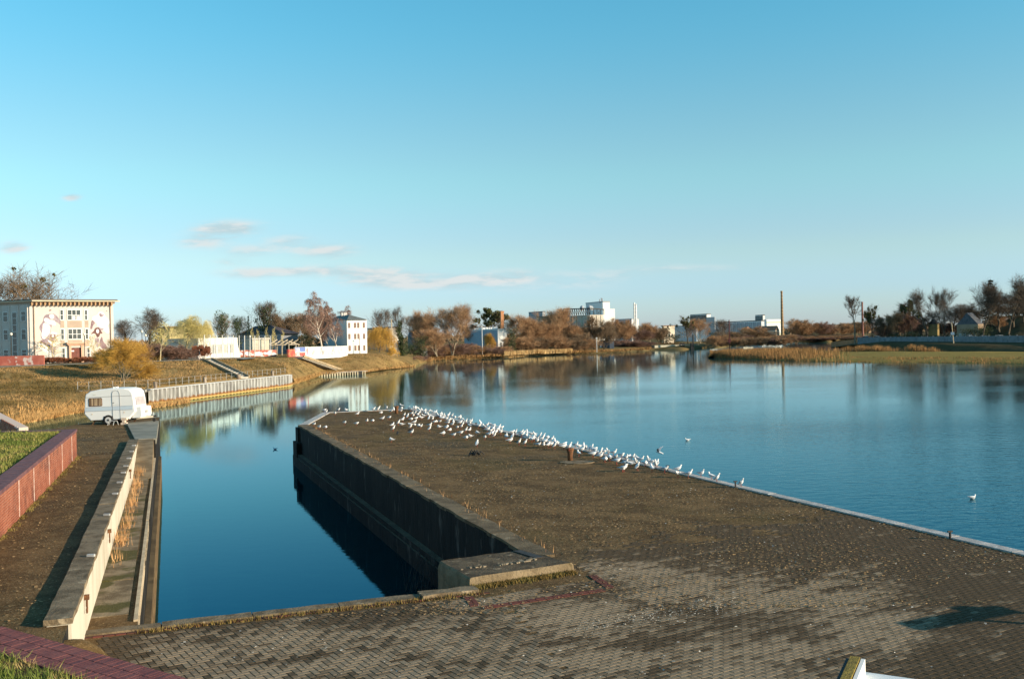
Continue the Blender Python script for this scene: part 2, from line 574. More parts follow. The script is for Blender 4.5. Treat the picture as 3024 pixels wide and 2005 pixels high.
tag(o, 'broad brown paved quay and pier with moss and leaf litter', 'quay', kind='structure')
o = MB().prism(ramp, -2.9, ZR, m=1, top=0).build('ramp_pavement', [M_quay, M_wallshade])
tag(o, 'raised brown paved ramp leading to the caravan', 'ramp', kind='structure')


def along(p, q, step):
    p, q = Vector(p), Vector(q)
    L = (q - p).length
    n = max(1, int(round(L / step)))
    return [(p.lerp(q, i / n), p.lerp(q, (i + 1) / n)) for i in range(n)]


def kerb_run(owner, name, p, q, inner, wd, step, z0, z1, material, gap=0.012, jit=0.006, rag=0.0):
    """kerb stones from p to q, lying towards the side 'inner' (+1 left of travel, -1 right)"""
    out = []
    for (a, b) in along(p, q, step):
        d = (b - a).normalized()
        nrm = Vector((-d.y, d.x)) * inner
        a2 = a + d * gap; b2 = b - d * gap
        mb = MB()
        zz = z1 + rnd.uniform(-jit, jit)
        k = 4 if rag else 1
        pts_f = [a2.lerp(b2, i / k) for i in range(k + 1)]
        lo = [Vector((*(x - nrm * 0.0), z0)) for x in pts_f] 
        poly = [x + nrm * (rnd.uniform(-rag, rag) if rag else 0) for x in pts_f] + [x + nrm * (wd + (rnd.uniform(-rag, rag) if rag else 0)) for x in pts_f[::-1]]
        mb.prism([(v.x, v.y) for v in poly], z0, zz)
        out.append(mb.build(name, material, owner))
    return out


# river-side coping of the pier, stone by stone
cop = empty('quay_coping', (E1[0], E1[1], Z), 'long pale grey stone coping along the river edge of the pier', 'kerb')
M_cop = mat('pale_coping_stone', (0.34, 0.32, 0.30), (0.46, 0.43, 0.40), 2.5, 0.9, 0.4, 18, c3=(0.62, 0.60, 0.56), scale3=6.0, lo3=0.6, hi3=0.7)
kerb_run(cop, 'coping_stone', E2, E0, -1, 0.34, 1.0, Z - 0.25, Z + 0.045, M_cop)
cop2 = empty('pier_end_coping', (F1[0], F1[1], Z), 'pale stone coping along the outer end of the pier', 'kerb')
kerb_run(cop2, 'coping_stone', F1, E2, -1, 0.30, 1.0, Z - 0.25, Z + 0.04, M_cop)
kerb_run(cop2, 'coping_stone', C, F1, -1, 0.55, 1.2, Z - 0.25, Z + 0.05, M_cop)
# basin-side concrete edge of the pier
cop3 = empty('basin_coping', (C[0], C[1], Z), 'worn mossy concrete edge of the pier above the dark basin wall', 'kerb')
kerb_run(cop3, 'coping_slab', N3, C, -1, 0.62, 3.3, Z - 0.04, Z + 0.07, mat('brown_coping', (0.10, 0.07, 0.038), (0.175, 0.126, 0.072), 1.2, 0.95, 0.8, 14, c3=(0.26, 0.2, 0.125), scale3=2.6, lo3=0.6, hi3=0.72), rag=0.03)
# ledge near the water on the pier's basin wall
cd = (Vector(C) - Vector(N3)).normalized(); cn = Vector((-cd.y, cd.x))      # points into the basin
led = MB()
p0 = Vector(N3) - cd * 0.8
p1 = Vector(C) + cd * 0.35
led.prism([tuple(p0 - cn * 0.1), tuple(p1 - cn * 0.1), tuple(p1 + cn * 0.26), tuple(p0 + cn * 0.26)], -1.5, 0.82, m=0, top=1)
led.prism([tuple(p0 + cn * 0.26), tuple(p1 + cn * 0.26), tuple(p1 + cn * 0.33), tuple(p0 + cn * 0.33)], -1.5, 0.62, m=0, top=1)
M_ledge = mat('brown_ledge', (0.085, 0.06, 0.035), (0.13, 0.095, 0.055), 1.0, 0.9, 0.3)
o = led.build('basin_ledge', [M_wallshade, M_ledge])
tag(o, 'narrow brown concrete ledge just above the water along the pier wall', 'ledge')
# buttress on the outer corner
bt = MB()
q0 = Vector(C) - cd * 1.5
bt.prism([tuple(q0), tuple(Vector(C) + cd * 0.2), tuple(Vector(C) + cd * 0.2 + cn * 0.32), tuple(q0 + cn * 0.32)], -1.5, Z - 0.95)
bt.prism([tuple(q0 + cd * .6), tuple(Vector(C) + cd * 0.1), tuple(Vector(C) + cd * 0.1 + cn * 0.16), tuple(q0 + cd * .6 + cn * 0.16)], Z - 0.95, Z - 0.06)
tag(bt.build('corner_buttress', M_wallshade), 'dark stepped buttress on the outer corner of the pier', 'buttress')

# near kerb of the basin, a slab and the concrete block in the corner
k1 = empty('basin_kerb', (A[0], A[1], Z), 'rough grey concrete kerb along the near end of the basin', 'kerb')
e_dir = (Vector(N1) - Vector(A)).normalized()
S0 = Vector(N1) - e_dir * 1.35
kerb_run(k1, 'kerb_stone', Vector(A) - e_dir * 1.3, S0, -1, 0.34, 1.6, Z - 0.3, Z + 0.045, M_conctop, rag=0.035)
k2 = empty('kerb_slab', (S0.x, S0.y, Z), 'raised broken concrete slab between basin kerb and corner block', 'slab')
kerb_run(k2, 'slab_piece', S0, Vector(N1) - e_dir * 0.05, -1, 0.40, 2.0, Z - 0.3, Z + 0.085, M_conctop, rag=0.05)

M_blktop = mat('dark_block_top', (0.06, 0.042, 0.024), (0.12, 0.086, 0.05), 2.2, 0.95, 0.8, 14, c3=(0.27, 0.205, 0.13), scale3=4.0, lo3=0.60, hi3=0.7)
blk = empty('corner_block', (0.2, 23.2, Z), 'low worn concrete block at the inner corner of the basin', 'concrete block')
bm_ = MB()
T4 = [P(1296, 1654, Z + .20), P(1550, 1622, Z + .20), P(1690, 1661, Z + .20), P(1387, 1706, Z + .20)]
ring = []
for a, b in zip(T4, T4[1:] + T4[:1]):
    n = 9
    for i in range(n):
        p = a.lerp(b, i / n)
        ring.append(p)
cen = sum((Vector(p) for p in T4), Vector()) / 4
lev = [(Z - 2.2, 0.03), (Z + 0.02, 0.04), (Z + 0.15, 0.01), (Z + 0.20, -0.03)]
rows = []
for (zz, grow) in lev:
    r = []
    for i, p in enumerate(ring + ring[:1]):
        d = (p - cen); d.z = 0; d.normalize()
        j = noise.noise(Vector((p.x * 2.1, p.y * 2.1, zz * 3))) * 0.05 if zz > Z else 0
        r.append(Vector((p.x, p.y, zz)) + d * (grow + j) + Vector((0, 0, j * 0.4 if zz > Z + .17 else 0)))
    rows.append(r)
vs, fs = [], []
nn = len(ring)
for r in rows: vs += r[:-1]
for i in range(len(rows) - 1):
    for j in range(nn):
        fs.append((i * nn + (j + 1) % nn, i * nn + j, (i + 1) * nn + j, (i + 1) * nn + (j + 1) % nn))
bm_.add(vs, fs)
top = list(range((len(rows) - 1) * nn, len(rows) * nn))
bm_.f.append(tuple(top[::-1])); bm_.mi.append(1)
o = bm_.build('block_body', [mat('tan_block_concrete', (0.175, 0.128, 0.072), (0.245, 0.183, 0.108), 3.0, 0.95, 0.9, 16, c3=(0.13, 0.095, 0.045), scale3=5.0), M_blktop], blk)  # tan concrete on all sides, darker brown top
tA, tB, tC, tD = T4
def onblk(u, v, dz=0.205):
    p = tD.lerp(tC, u).lerp(tA.lerp(tB, u), v)
    return Vector((p.x, p.y, Z + dz))
rec = MB()
rec.add([onblk(.84, .45), onblk(.93, .45), onblk(.93, .97), onblk(.84, .97)] + [onblk(.84, .45, .22), onblk(.93, .45, .22), onblk(.93, .97, .22), onblk(.84, .97, .22)], MB.BF)
rec.build('iron_plate', M_dark, blk)
rg = MB()
for i in range(26):
    u = rnd.uniform(.03, .82); v = .40 + .04 * math.sin(u * 9) + rnd.uniform(-.03, .03)
    p = onblk(u, v)
    s = rnd.uniform(.02, .07)
    rg.box(p, (s * 2, s, .03), rnd.uniform(0, 3))
tag(rg.build('crumbled_mortar', mat('pale_crumble', (0.30, 0.24, 0.165), (0.22, 0.175, 0.12), 8, 0.95), blk), kind='stuff')

# ------------------------------------------------------------------ pavers laid in herringbone
def inside(poly, x, y):
    c = False
    j = len(poly) - 1
    for i in range(len(poly)):
        xi, yi = poly[i]; xj, yj = poly[j]
        if (yi > y) != (yj > y) and x < (xj - xi) * (y - yi) / (yj - yi) + xi:
            c = not c
        j = i
    return c


zone = [(-9.2, 13), (16.2, 13)]
lim = Vector(E1) + (-ed) * 9.5
zone = [(-12, 12), (E1[0] - ed.x * -11 - 0.4, E1[1] - ed.y * -11), (lim.x - 0.40, lim.y), (6.3, 31.0), (2.2, 27.2), tuple(Vector(N3) + Vector((1.05, -0.6))), tuple(Vector(N1) + Vector((2.75, 0.6))),
        tuple(Vector(N1) + Vector((0.35, -0.62))), tuple(Vector(A) + Vector((0.15, -0.52))), tuple(Vector(A) - e_dir * 1.6 + Vector((.15, -.52))), (-12, 16.5)]
STRIP_FAR = [P(-120, 1814, 3.42), P(570, 2008, 3.42), P(900, 2100, 3.42)]   # outer edge of the low brick wall, nearest corner
sd = (STRIP_FAR[1] - STRIP_FAR[0]); sd.z = 0; sd.normalize()
sn = Vector((-sd.y, sd.x, 0))                                  # towards the quay


def beyond_strip(x, y, margin=0.0):
    return (Vector((x, y, 0)) - Vector((STRIP_FAR[0].x, STRIP_FAR[0].y, 0))).dot(sn) > margin


ang = rad(33)
ca, sa = math.cos(ang), math.sin(ang)
PW, PL = 0.12, 0.24
pav = []
def seam(ly):
    return 0.4 + 0.35 * (ly - 3.0)
for i in range(-220, 260):
    for j in range(-200, 330):
        k4 = (i - j) % 4
        if k4 == 0:
            kind, lx, ly, hx, hy = 0, (i + 1) * PW, (j + 0.5) * PW, PL / 2, PW / 2
        elif k4 == 2:
            kind, lx, ly, hx, hy = 1, (i + 0.5) * PW, j * PW, PW / 2, PL / 2
        else:
            continue
        x = lx * ca - ly * sa + 2.0
        y = lx * sa + ly * ca + 14.0
        if y < 13.5 or y > 34 or x < -10 or x > 17 or lx > seam(ly):
            continue
        pav.append((x, y, kind, hx, hy))
# running bond further right
for j in range(-200, 330):
    for i in range(-110, 130):
        lx, ly = (i * 2 + (j % 2) + 1) * PW, (j + 0.5) * PW
        x = lx * ca - ly * sa + 2.0
        y = lx * sa + ly * ca + 14.0
        if y < 13.5 or y > 34 or x < -10 or x > 17 or lx < seam(ly) + .03:
            continue
        pav.append((x, y, 0, PL / 2, PW / 2))
def soiled_over(x, y):
    # the far courses disappear gradually under soil
    s_ = y - (27.5 + .55 * (x - 2.2))
    return s_ + 3.2 * noise.noise(Vector((x * .8, y * .8, 9))) + 1.6 * noise.noise(Vector((x * 3, y * 3, 5))) + rnd.uniform(-.7, .7) > -1.6
pav = [p for p in pav if inside(zone, p[0], p[1]) and beyond_strip(p[0], p[1], 0.12) and not soiled_over(p[0], p[1])]
# clean-swept patches against moss-darkened ones
PATCH = [((1300, 1900), 260, 70), ((1700, 1830), 330, 60), ((2050, 1740), 300, 50), ((2350, 1760), 300, 55), ((2560, 1850), 210, 75), ((2300, 1920), 330, 60), ((1450, 1760), 180, 45), ((900, 1900), 350, 55), ((1750, 1950), 380, 40), ((1850, 1690), 200, 30), ((560, 1930), 200, 50), ((2480, 1960), 90, 30), ((1100, 1960), 300, 40), ((1500, 2005), 520, 50), ((2200, 1995), 300, 45), ((750, 1995), 320, 45)]
def to_px(x, y, z=Z):
    v = R3.transposed() @ Vector((x, y, z - CAM_Z))
    return CX + FPX * v.x / -v.z, CY - FPX * v.y / -v.z
def swept(x, y):
    px, py = to_px(x, y)
    s = 0.0
    for (c, a, b) in PATCH:
        s = max(s, math.exp(-(((px - c[0]) / (a * 1.1)) ** 2 + ((py - c[1]) / (b * 1.2)) ** 2)))
    return s
Rz = Matrix.Rotation(ang, 3, 'Z')
pv, pf, ptone = [], [], []
tones, vis = [], []
for idx, (x, y, kind, hx, hy) in enumerate(pav):
    cu, cv_ = x * ca + y * sa, -x * sa + y * ca
    nz = noise.noise(Vector((cu * 0.55, cv_ * 1.7, 3.1))) * 0.5 + noise.noise(Vector((cu * 1.6, cv_ * 5.0, 7.7))) * 0.45
    t = 0.06 + 0.66 * swept(x, y) + 0.46 * nz + rnd.gauss(0, 0.12)
    if nz < -0.30: t -= 0.22
    tones.append(t)
    px, py = to_px(x, y)
    if 40 < px < 2990 and py < 1995:
        vis.append((y, idx))
vis.sort()
single = set(i for _, i in vis[:300])
shared = {}
for idx, (x, y, kind, hx, hy) in enumerate(pav):
    g = 0.0078
    zt = 0.0070 + rnd.uniform(-0.0015, 0.0015)
    tx, ty = rnd.uniform(-.003, .003), rnd.uniform(-.003, .003)
    if idx in single:
        lvl = min(7, max(0, int((tones[idx]) * 8)))
        key = (kind, lvl)
        if key not in shared:
            mb = MB()
            hx2, hy2 = hx - g, hy - g
            bvl = 0.004
            mb.add([(-hx2, -hy2, -.05), (hx2, -hy2, -.05), (hx2, hy2, -.05), (-hx2, hy2, -.05), (-hx2, -hy2, 0.012), (hx2, -hy2, .012), (hx2, hy2, .012), (-hx2, hy2, .012),
                    (-hx2 + bvl, -hy2 + bvl, .016), (hx2 - bvl, -hy2 + bvl, .016), (hx2 - bvl, hy2 - bvl, .016), (-hx2 + bvl, hy2 - bvl, .016)],
                   [(8, 9, 10, 11), (0, 1, 5, 4), (1, 2, 6, 5), (2, 3, 7, 6), (3, 0, 4, 7), (4, 5, 9, 8), (5, 6, 10, 9), (6, 7, 11, 10), (7, 4, 8, 11)])
            mm = mb.mesh('paver', M_paver)
            at = mm.attributes.new('tone', 'FLOAT', 'POINT')
            at.data.foreach_set('value', [(lvl + 0.5) / 8] * len(mm.vertices))
            shared[key] = mm
        ob = bpy.data.objects.new('paver', shared[key])
        COL.objects.link(ob)
        ob.parent = bpy.data.objects['quay_pavement']
        ob.location = (x, y, Z + zt - 0.016)
        ob.rotation_euler = (tx, ty, ang)
        continue
    b = len(pv)
    for (sx, sy) in ((-1, -1), (1, -1), (1, 1), (-1, 1)):
        v = Rz @ Vector((sx * (hx - g), sy * (hy - g), 0))
        pv.append((x + v.x, y + v.y, Z - 0.02))
    for (sx, sy) in ((-1, -1), (1, -1), (1, 1), (-1, 1)):
        v = Rz @ Vector((sx * (hx - g - .003), sy * (hy - g - .003), 0))
        pv.append((x + v.x, y + v.y, Z + zt + sx * hx * tx + sy * hy * ty))
    for f in MB.BF[1:]:
        pf.append(tuple(b + i for i in f))
    ptone += [tones[idx]] * 8
me = np_mesh('pavers', pv, pf, M_paver)
at = me.attributes.new('tone', 'FLOAT', 'POINT'); at.data.foreach_set('value', ptone)
o = link('paver_field', me); o.parent = bpy.data.objects['quay_pavement']; tag(o, kind='stuff')

# reddish edging pavers: along the basin kerb and round the block
def edging(owner_pts, rows, tone0):
    for (p, q, wd) in owner_pts:
        p, q = Vector(p), Vector(q)
        d = (q - p).normalized(); n = Vector((d.y, -d.x))
        L = (q - p).length
        for r in range(rows):
            for k in range(int(L / 0.205)):
                c = p + d * (k * 0.205 + 0.1) + n * (r * 0.105 + 0.05)
                rt = math.atan2(d.y, d.x)
                mb = MB(); mb.box((c.x, c.y, Z - 0.005 + rnd.uniform(-.003, .003)), (0.19, 0.094, 0.05), rt)
                mm = mb.mesh('edging_paver', M_redpaver)
                at = mm.attributes.new('tone', 'FLOAT', 'POINT'); at.data.foreach_set('value', [tone0 + rnd.uniform(-.3, .3)] * len(mm.vertices))
                ob = link('edging_paver', mm); ob.parent = bpy.data.objects['quay_pavement']
n_dir = Vector((e_dir.y, -e_dir.x))
edging([(Vector(A) - e_dir * 1.0 + n_dir * 0.37, Vector(N1) + e_dir * 0.2 + n_dir * 0.40, 1)], 1, 0.35)
q1 = P(1420, 1792, Z); q2 = P(1790, 1738, Z); q3 = P(1735, 1700, Z); q4 = P(1395, 1760, Z)
edging([((q1.x, q1.y), (q2.x, q2.y), 1), ((q4.x, q4.y), (q1.x, q1.y), 1)], 2, 0.75)
edging([((q2.x, q2.y), (q3.x, q3.y), 1)], 2, 0.75)

# ------------------------------------------------------------------ leaf litter, droppings and dead grass lying on the quay
def litter(name, n, pts_fn, smin, smax, material, label, cat, lift=0.02):
    vs = np.zeros((n * 4, 3), np.float32)
    k = 0
    for _ in range(n):
        p = pts_fn()
        if p is None: continue
        s = rnd.uniform(smin, smax); a = rnd.uniform(0, 6.28)
        l, wd = s, s * rnd.uniform(.3, .7)
        c_, s_ = math.cos(a), math.sin(a)
        z = p[2] + lift
        h = rnd.uniform(0, s * .5)
        for q, (u, v, dz) in enumerate(((-l, -wd, 0), (l, -wd, 0), (l, wd, h), (-l, wd, h))):
            vs[k * 4 + q] = (p[0] + u * c_ - v * s_, p[1] + u * s_ + v * c_, z + dz)
        k += 1
    vs = vs[:k * 4]
    fs = np.arange(k * 4).reshape(-1, 4)
    o = link(name, np_mesh(name, vs, fs, material))
    return tag(o, label, cat, kind='stuff')


pier_poly = [E0, E1, E2, F1, C, N3, tuple(Vector(N1) + Vector((2.4, .6))), (-6, 19.0), (-8, 16.5), (-3, 13)]
def rand_pier(near=13.0, far=78.0, bias=1.6):
    for _ in range(60):
        y = near + (far - near) * rnd.random() ** bias
        x = rnd.uniform(-16, 19)
        if inside(pier_poly, x, y) and beyond_strip(x, y, .1):
            if noise.noise(Vector((x * .45, y * .45, 1.7))) + rnd.uniform(-.5, .5) > 0.0:
                return (x, y, Z)
    return None
M_leaf = mat('dead_leaves', (0.24, 0.145, 0.06), (0.35, 0.23, 0.11), 30.0, 0.9)
M_drop = mat('bird_droppings', (0.62, 0.60, 0.55), (0.45, 0.42, 0.36), 30.0, 0.9)
litter('leaf_litter', 27000, lambda: rand_pier(20, 70, 1.4), 0.008, 0.028, M_leaf, 'tan dead leaves and straw scattered over the pier paving', 'litter')
litter('droppings', 2000, lambda: rand_pier(13, 78, 1.3), 0.007, 0.024, M_drop, 'small white bird droppings and grit flecking the pier paving', 'droppings')
def rand_streak():
    a = P(1700, 1860, Z); b = P(2170, 1780, Z)
    t = rnd.random(); p = a.lerp(b, t)
    p += Vector((rnd.gauss(0, .15), rnd.gauss(0, .32), 0))
    return (p.x, p.y, Z)
litter('shell_fragments', 700, rand_streak, 0.007, 0.017, mat('mussel_shells', (0.42, 0.36, 0.28), (0.55, 0.49, 0.4), 30, 0.8), 'white shell fragments strewn in a band across the grey pavers', 'shells')

def rand_ramp():
    for _ in range(30):
        p = W0 + dd * (rnd.random() * 42) - ee * (.5 + rnd.random() * 5.5)
        if noise.noise(Vector((p.x * .6, p.y * .6, 4))) + rnd.uniform(-.4, .4) > -.05: return (p.x, p.y, ZR)
litter('ramp_litter', 9000, rand_ramp, 0.010, 0.032, M_leaf, 'tan straw and leaves scattered over the raised ramp', 'litter', lift=.008)

# ------------------------------------------------------------------ left side: low concrete wall, brick walls, grass
wl = empty('low_concrete_wall', (W0.x, W0.y, Z), 'long pale low concrete wall with lichened top beside the basin', 'wall')
WT = 0.38
segs = along(W0, W1, 7.6)
for i, (a, b) in enumerate(segs):
    mb = MB()
    d = (b - a).normalized(); n = Vector((-d.y, d.x))
    a2, b2 = a + d * 0.012, b - d * 0.012
    mb.prism([tuple(a2), tuple(b2), tuple(b2 + n * WT), tuple(a2 + n * WT)], Z - 0.3, Z + 0.93)
    mb.build('wall_segment', M_concpale, wl)
for i, (a, b) in enumerate(along(W0 - dd * .05, W1 + dd * .05, 2.6)):
    mb = MB()
    d = (b - a).normalized(); n = Vector((-d.y, d.x))
    k = 6
    e1 = [a.lerp(b, (j + .02 * (j == 0) - .02 * (j == k)) / k) - n * (0.025 + rnd.uniform(-.012, .016)) for j in range(k + 1)]
    e2 = [a.lerp(b, (j + .02 * (j == 0) - .02 * (j == k)) / k) + n * (WT + 0.03 + rnd.uniform(-.012, .016)) for j in range(k + 1)]
    mb.prism([tuple(p) for p in e1] + [tuple(p) for p in e2[::-1]], Z + 0.93, Z + 1.03 + rnd.uniform(-.008, .008))
    mb.build('coping_slab', M_conctop, wl)
# iron mooring rings hanging on the lit face
for (px, py) in ((249, 1790), (318, 1597), (381, 1425)):
    # find the point on the face line (z given)
    best = min((((to_px(*(W0.lerp(W1, t / 400.0)), Z + .5)[0] - px) ** 2), t / 400.0) for t in range(401))
    p = W0.lerp(W1, best[1])
    mb = MB()
    c = Vector((p.x, p.y, Z + 0.62)) + Vector((ee.x, ee.y, 0)) * 0.05
    pts = [c + Vector((dd.x * math.cos(t) * 0.06, dd.y * math.cos(t) * 0.06, math.sin(t) * 0.15)) for t in [i * 2 * math.pi / 14 for i in range(15)]]
    mb.tube(pts, 0.016, 6)
    mb.box(c + Vector((0, 0, .15)), (0.09, 0.09, 0.09), math.atan2(dd.y, dd.x))
    mb.build('mooring_ring', M_rust, wl)
# little steel brackets along the coping
for t in (0.155, 0.32, 0.44, 0.52, 0.6, 0.66, 0.74, 0.82, .9):
    p = W0.lerp(W1, t)
    mb = MB(); mb.box((p.x - ee.x * .06, p.y - ee.y * .06, Z + 1.055), (0.16, 0.07, 0.05), math.atan2(dd.y, dd.x) + 1.2)
    mb.build('bracket', M_steel, wl)

# edge strip along the left side of the basin
kl = empty('basin_side_edge', (A[0], A[1], Z), 'pale weathered edging along the left side of the basin', 'kerb')
kerb_run(kl, 'edge_beam', Vector(A) + dd * .4, tuple(B48 - dd * .05), 1, 0.08, 6.0, Z - 0.35, Z + 0.035, mat('pale_edge', (0.42, 0.33, 0.22), (0.52, 0.42, 0.28), 2.0, 0.9, 0.3))
wlr = MB()
bl = Vector(A) - dd * 2.2
wlr.prism([tuple(bl + ee * 0.004), tuple(Vector(B) + ee * 0.004), tuple(Vector(B) + ee * 0.16), tuple(bl + ee * 0.16)], -1.5, 1.35)
tag(wlr.build('timber_fender', mat('brown_timber', (0.10, 0.065, 0.03), (0.17, 0.115, 0.055), 1.2, 0.9, 0.5, 9, stretch=(1, 1, 4))), 'brown timber fender along the foot of the left basin wall', 'fender')

# raised landing slab at the far end of the ledge
ls_ = MB()
ls_.prism([tuple(L48 + ee * .02 + dd * .02), tuple(B48 + ee * .05 + dd * .02), tuple(Vector(B) + ee * .05), tuple(Vector(B) - ee * 1.75)], ZR - .2, ZR + .07)
tag(ls_.build('landing_slab', mat('greenish_slab', (.20, .19, .15), (.27, .25, .20), 1.0, .95, .5, 12)), 'smooth grey concrete landing slab beside the caravan drawbar', 'slab')
wd_ = MB()
f0, f1 = B48 - dd * 7.5 - ee * .08, L48 - dd * 7.5 + ee * .06
g0, g1 = B48 - ee * .08 + dd * .015, L48 + ee * .06 + dd * .015
wd_.add([Vector((f0.x, f0.y, Z + .02)), Vector((g0.x, g0.y, ZR + .05)), Vector((g1.x, g1.y, ZR + .05)), Vector((f1.x, f1.y, Z + .02)), Vector((f0.x, f0.y, Z - .1)), Vector((g0.x, g0.y, Z - .1)), Vector((g1.x, g1.y, Z - .1)), Vector((f1.x, f1.y, Z - .1))],
        [(0, 1, 2, 3), (4, 5, 1, 0), (5, 6, 2, 1), (6, 7, 3, 2), (7, 4, 0, 3), (7, 6, 5, 4)])
tag(wd_.build('ledge_ramp', mat('earthy_concrete', (.15, .105, .058), (.25, .185, .11), 1.3, .95, .7, 12)), 'sloping brown concrete ramp joining the basin ledge to the landing slab', 'ramp')
# ledge between wall and basin: cracked concrete slabs
M_ledgec = mat('mossy_ledge_concrete', (0.125, 0.090, 0.052), (0.25, 0.192, 0.12), 1.6, 0.95, 0.8, 14, c3=(0.075, 0.066, 0.018), scale3=1.1, lo3=0.50, hi3=0.62)
lg = empty('ledge_slabs', (-9, 24, Z), 'cracked concrete slabs between low wall and basin edge', 'paving')
for i, (a, b) in enumerate(along(Vector(A) + dd * 1.0 - ee * 0.2, B48 - dd * 0.1 - ee * .2, 3.4)):
    mb = MB()
    d = (b - a).normalized(); n = Vector((-d.y, d.x))
    wd_ = 1.05 + 0.05 * rnd.random()
    k = 5
    e1 = [a.lerp(b, (j + (.03 if j == 0 else -.03 if j == k else 0)) / k) for j in range(k + 1)]
    e2 = [p + n * (wd_ + rnd.uniform(-.10, .10)) for p in e1]
    mb.prism([tuple(p) for p in e1] + [tuple(p) for p in e2[::-1]], Z - 0.1, Z + 0.012 + rnd.uniform(0, .012))
    mb.build('slab', M_ledgec, lg)

# ----- brick retaining wall on the left
M_brick = mat('red_brick', (0.255, 0.082, 0.046), (0.325, 0.115, 0.066), 3.0, 0.9, 0.3, 30, c3=(0.16, 0.055, 0.036), scale3=1.3, lo3=.5, hi3=.7)
M_mortar = mat('pale_mortar', (0.50, 0.36, 0.29), (0.58, 0.44, 0.36), 2.0, 0.95)
M_purple = mat('dark_purple_brick', (0.115, 0.055, 0.060), (0.165, 0.080, 0.082), 5.0, 0.75, 0.3, 30)
ZQ = Z
Z = ZR
K1 = Vector(XY(226, 1350, ZR)); K0 = Vector(XY(0, 1590, ZR)) + (Vector(XY(0, 1590, ZR)) - K1).normalized() * 6.5
HW = 1.08
bw = empty('brick_retaining_wall', (K1.x, K1.y, Z), 'red brick retaining wall with purple coping holding back the grass bank', 'wall')
kd = (K1 - K0).normalized(); kn = Vector((kd.y, -kd.x))      # towards the ramp (right)
kL = (K1 - K0).length
mb = MB()
mb.prism([tuple(K0), tuple(K1), tuple(K1 - kn * 0.36), tuple(K0 - kn * 0.36)], Z - 0.2, Z + HW)
mb.build('mortar_core', M_mortar, bw)
ch = 0.0762
bricks = []
for r in range(int(HW / ch)):
    off = 0.13 if r % 2 else 0.0
    x = off
    while x < kL - 0.02:
        l = min(0.25, kL - x)
        bricks.append((x, r, l))
        x += 0.262
def brick_vis(b):
    p = K0 + kd * (b[0] + .12)
    px, py = to_px(p.x, p.y, Z + b[1] * ch)
    return px > 0
visb = [i for i, b in enumerate(bricks) if brick_vis(b)]
visb.sort(key=lambda i: bricks[i][0])
singb = set(visb[:290])
mb = MB(); mb.box((0, 0, 0), (0.246, 0.03, 0.056)); me_br = mb.mesh('brick', M_brick)
rot_k = math.atan2(kd.y, kd.x)
jm = MB()
for i, (x, r, l) in enumerate(bricks):
    c = K0 + kd * (x + l / 2) + kn * (0.002 + rnd.uniform(0, .004))
    zc = Z + r * ch + ch / 2 + .004
    if i in singb and l > .249:
        ob = bpy.data.objects.new('brick', me_br); COL.objects.link(ob); ob.parent = bw
        ob.matrix_parent_inverse = Matrix.Translation(-Vector(bw.location))
        ob.location = (c.x, c.y, zc); ob.rotation_euler = (0, 0, rot_k)
    else:
        jm.box((c.x, c.y, zc), (l - .004, 0.03, 0.056), rot_k)
tag(jm.build('brickwork', M_brick, bw), kind='stuff')
# lime-washed movement joints on the wall face
M_lime = mat('lime_streak', (0.62, 0.50, 0.44), (0.5, 0.36, 0.3), 6.0, 0.95)
for s in (4.2, 7.6, 10.4, 13.9, 17.6, 20.9):
    p = K0 + kd * (kL - 22.8 + s) + kn * 0.024
    h0 = 0.1 if s != 9.4 else 0.05
    mb = MB(); mb.box((p.x, p.y, Z + HW / 2 + .02), (0.05, 0.012, HW * 0.93), rot_k)
    mb.build('movement_joint', M_lime, bw)
# coping bricks on edge
nb = int(kL / 0.125)
mb = MB(); mb.box((0, 0, 0), (0.115, 0.52, 0.11)); me_cb = mb.mesh('coping_brick', M_purple)
for i in range(nb):
    p = K0 + kd * ((i + .5) * 0.125) - kn * 0.20
    ob = bpy.data.objects.new('coping_brick', me_cb); COL.objects.link(ob); ob.parent = bw
    ob.matrix_parent_inverse = Matrix.Translation(-Vector(bw.location))
    ob.location = (p.x, p.y, Z + HW + 0.055 + rnd.uniform(-.003, .003)); ob.rotation_euler = (0, 0, rot_k)
# return of the wall at its far end
R1 = K1 - kn * 3.2 + kd * 0.9
mb = MB(); mb.prism([tuple(K1 - kn * .37), tuple(K1 - kn * .37 + kd * .0 - kd * .36), tuple(R1 - kd * .36), tuple(R1)], Z - .2, Z + HW - .02)
mb.build('return_wall', M_brick, bw)
mb = MB(); mb.prism([tuple(K1 - kn * .48 + kd * .06), tuple(K1 - kn * .48 - kd * .42), tuple(R1 - kd * .42), tuple(R1 + kd * .06)], Z + HW - .018, Z + HW + .09)
mb.build('return_coping', M_purple, bw)

Z = ZQ
# second brick wall stepping down to the creek, further back
V0 = D(-60, 1196, 53); V1 = D(68, 1262, 49)
bw2 = empty('brick_stair_wall', (V1.x, V1.y, Z), 'sloping red brick stair wall with white efflorescence by the creek', 'wall')
M_brick2 = mat('salted_brick', (0.40, 0.13, 0.08), (0.48, 0.18, 0.11), 3.0, 0.95, c3=(0.75, 0.62, 0.55), scale3=1.6, lo3=.52, hi3=.6)
vd = (V1 - V0); vd.z = 0; vd.normalize(); vn = Vector((vd.y, -vd.x, 0))
mb = MB()
mb.add([V0 + vn * .2, V1 + vn * .2, V1 - vn * .25, V0 - vn * .25, Vector((V0.x, V0.y, -1)) + vn * .2, Vector((V1.x, V1.y, -1)) + vn * .2, Vector((V1.x, V1.y, -1)) - vn * .25, Vector((V0.x, V0.y, -1)) - vn * .25],
       [(0, 1, 2, 3), (4, 5, 1, 0), (5, 6, 2, 1), (6, 7, 3, 2), (7, 4, 0, 3)])
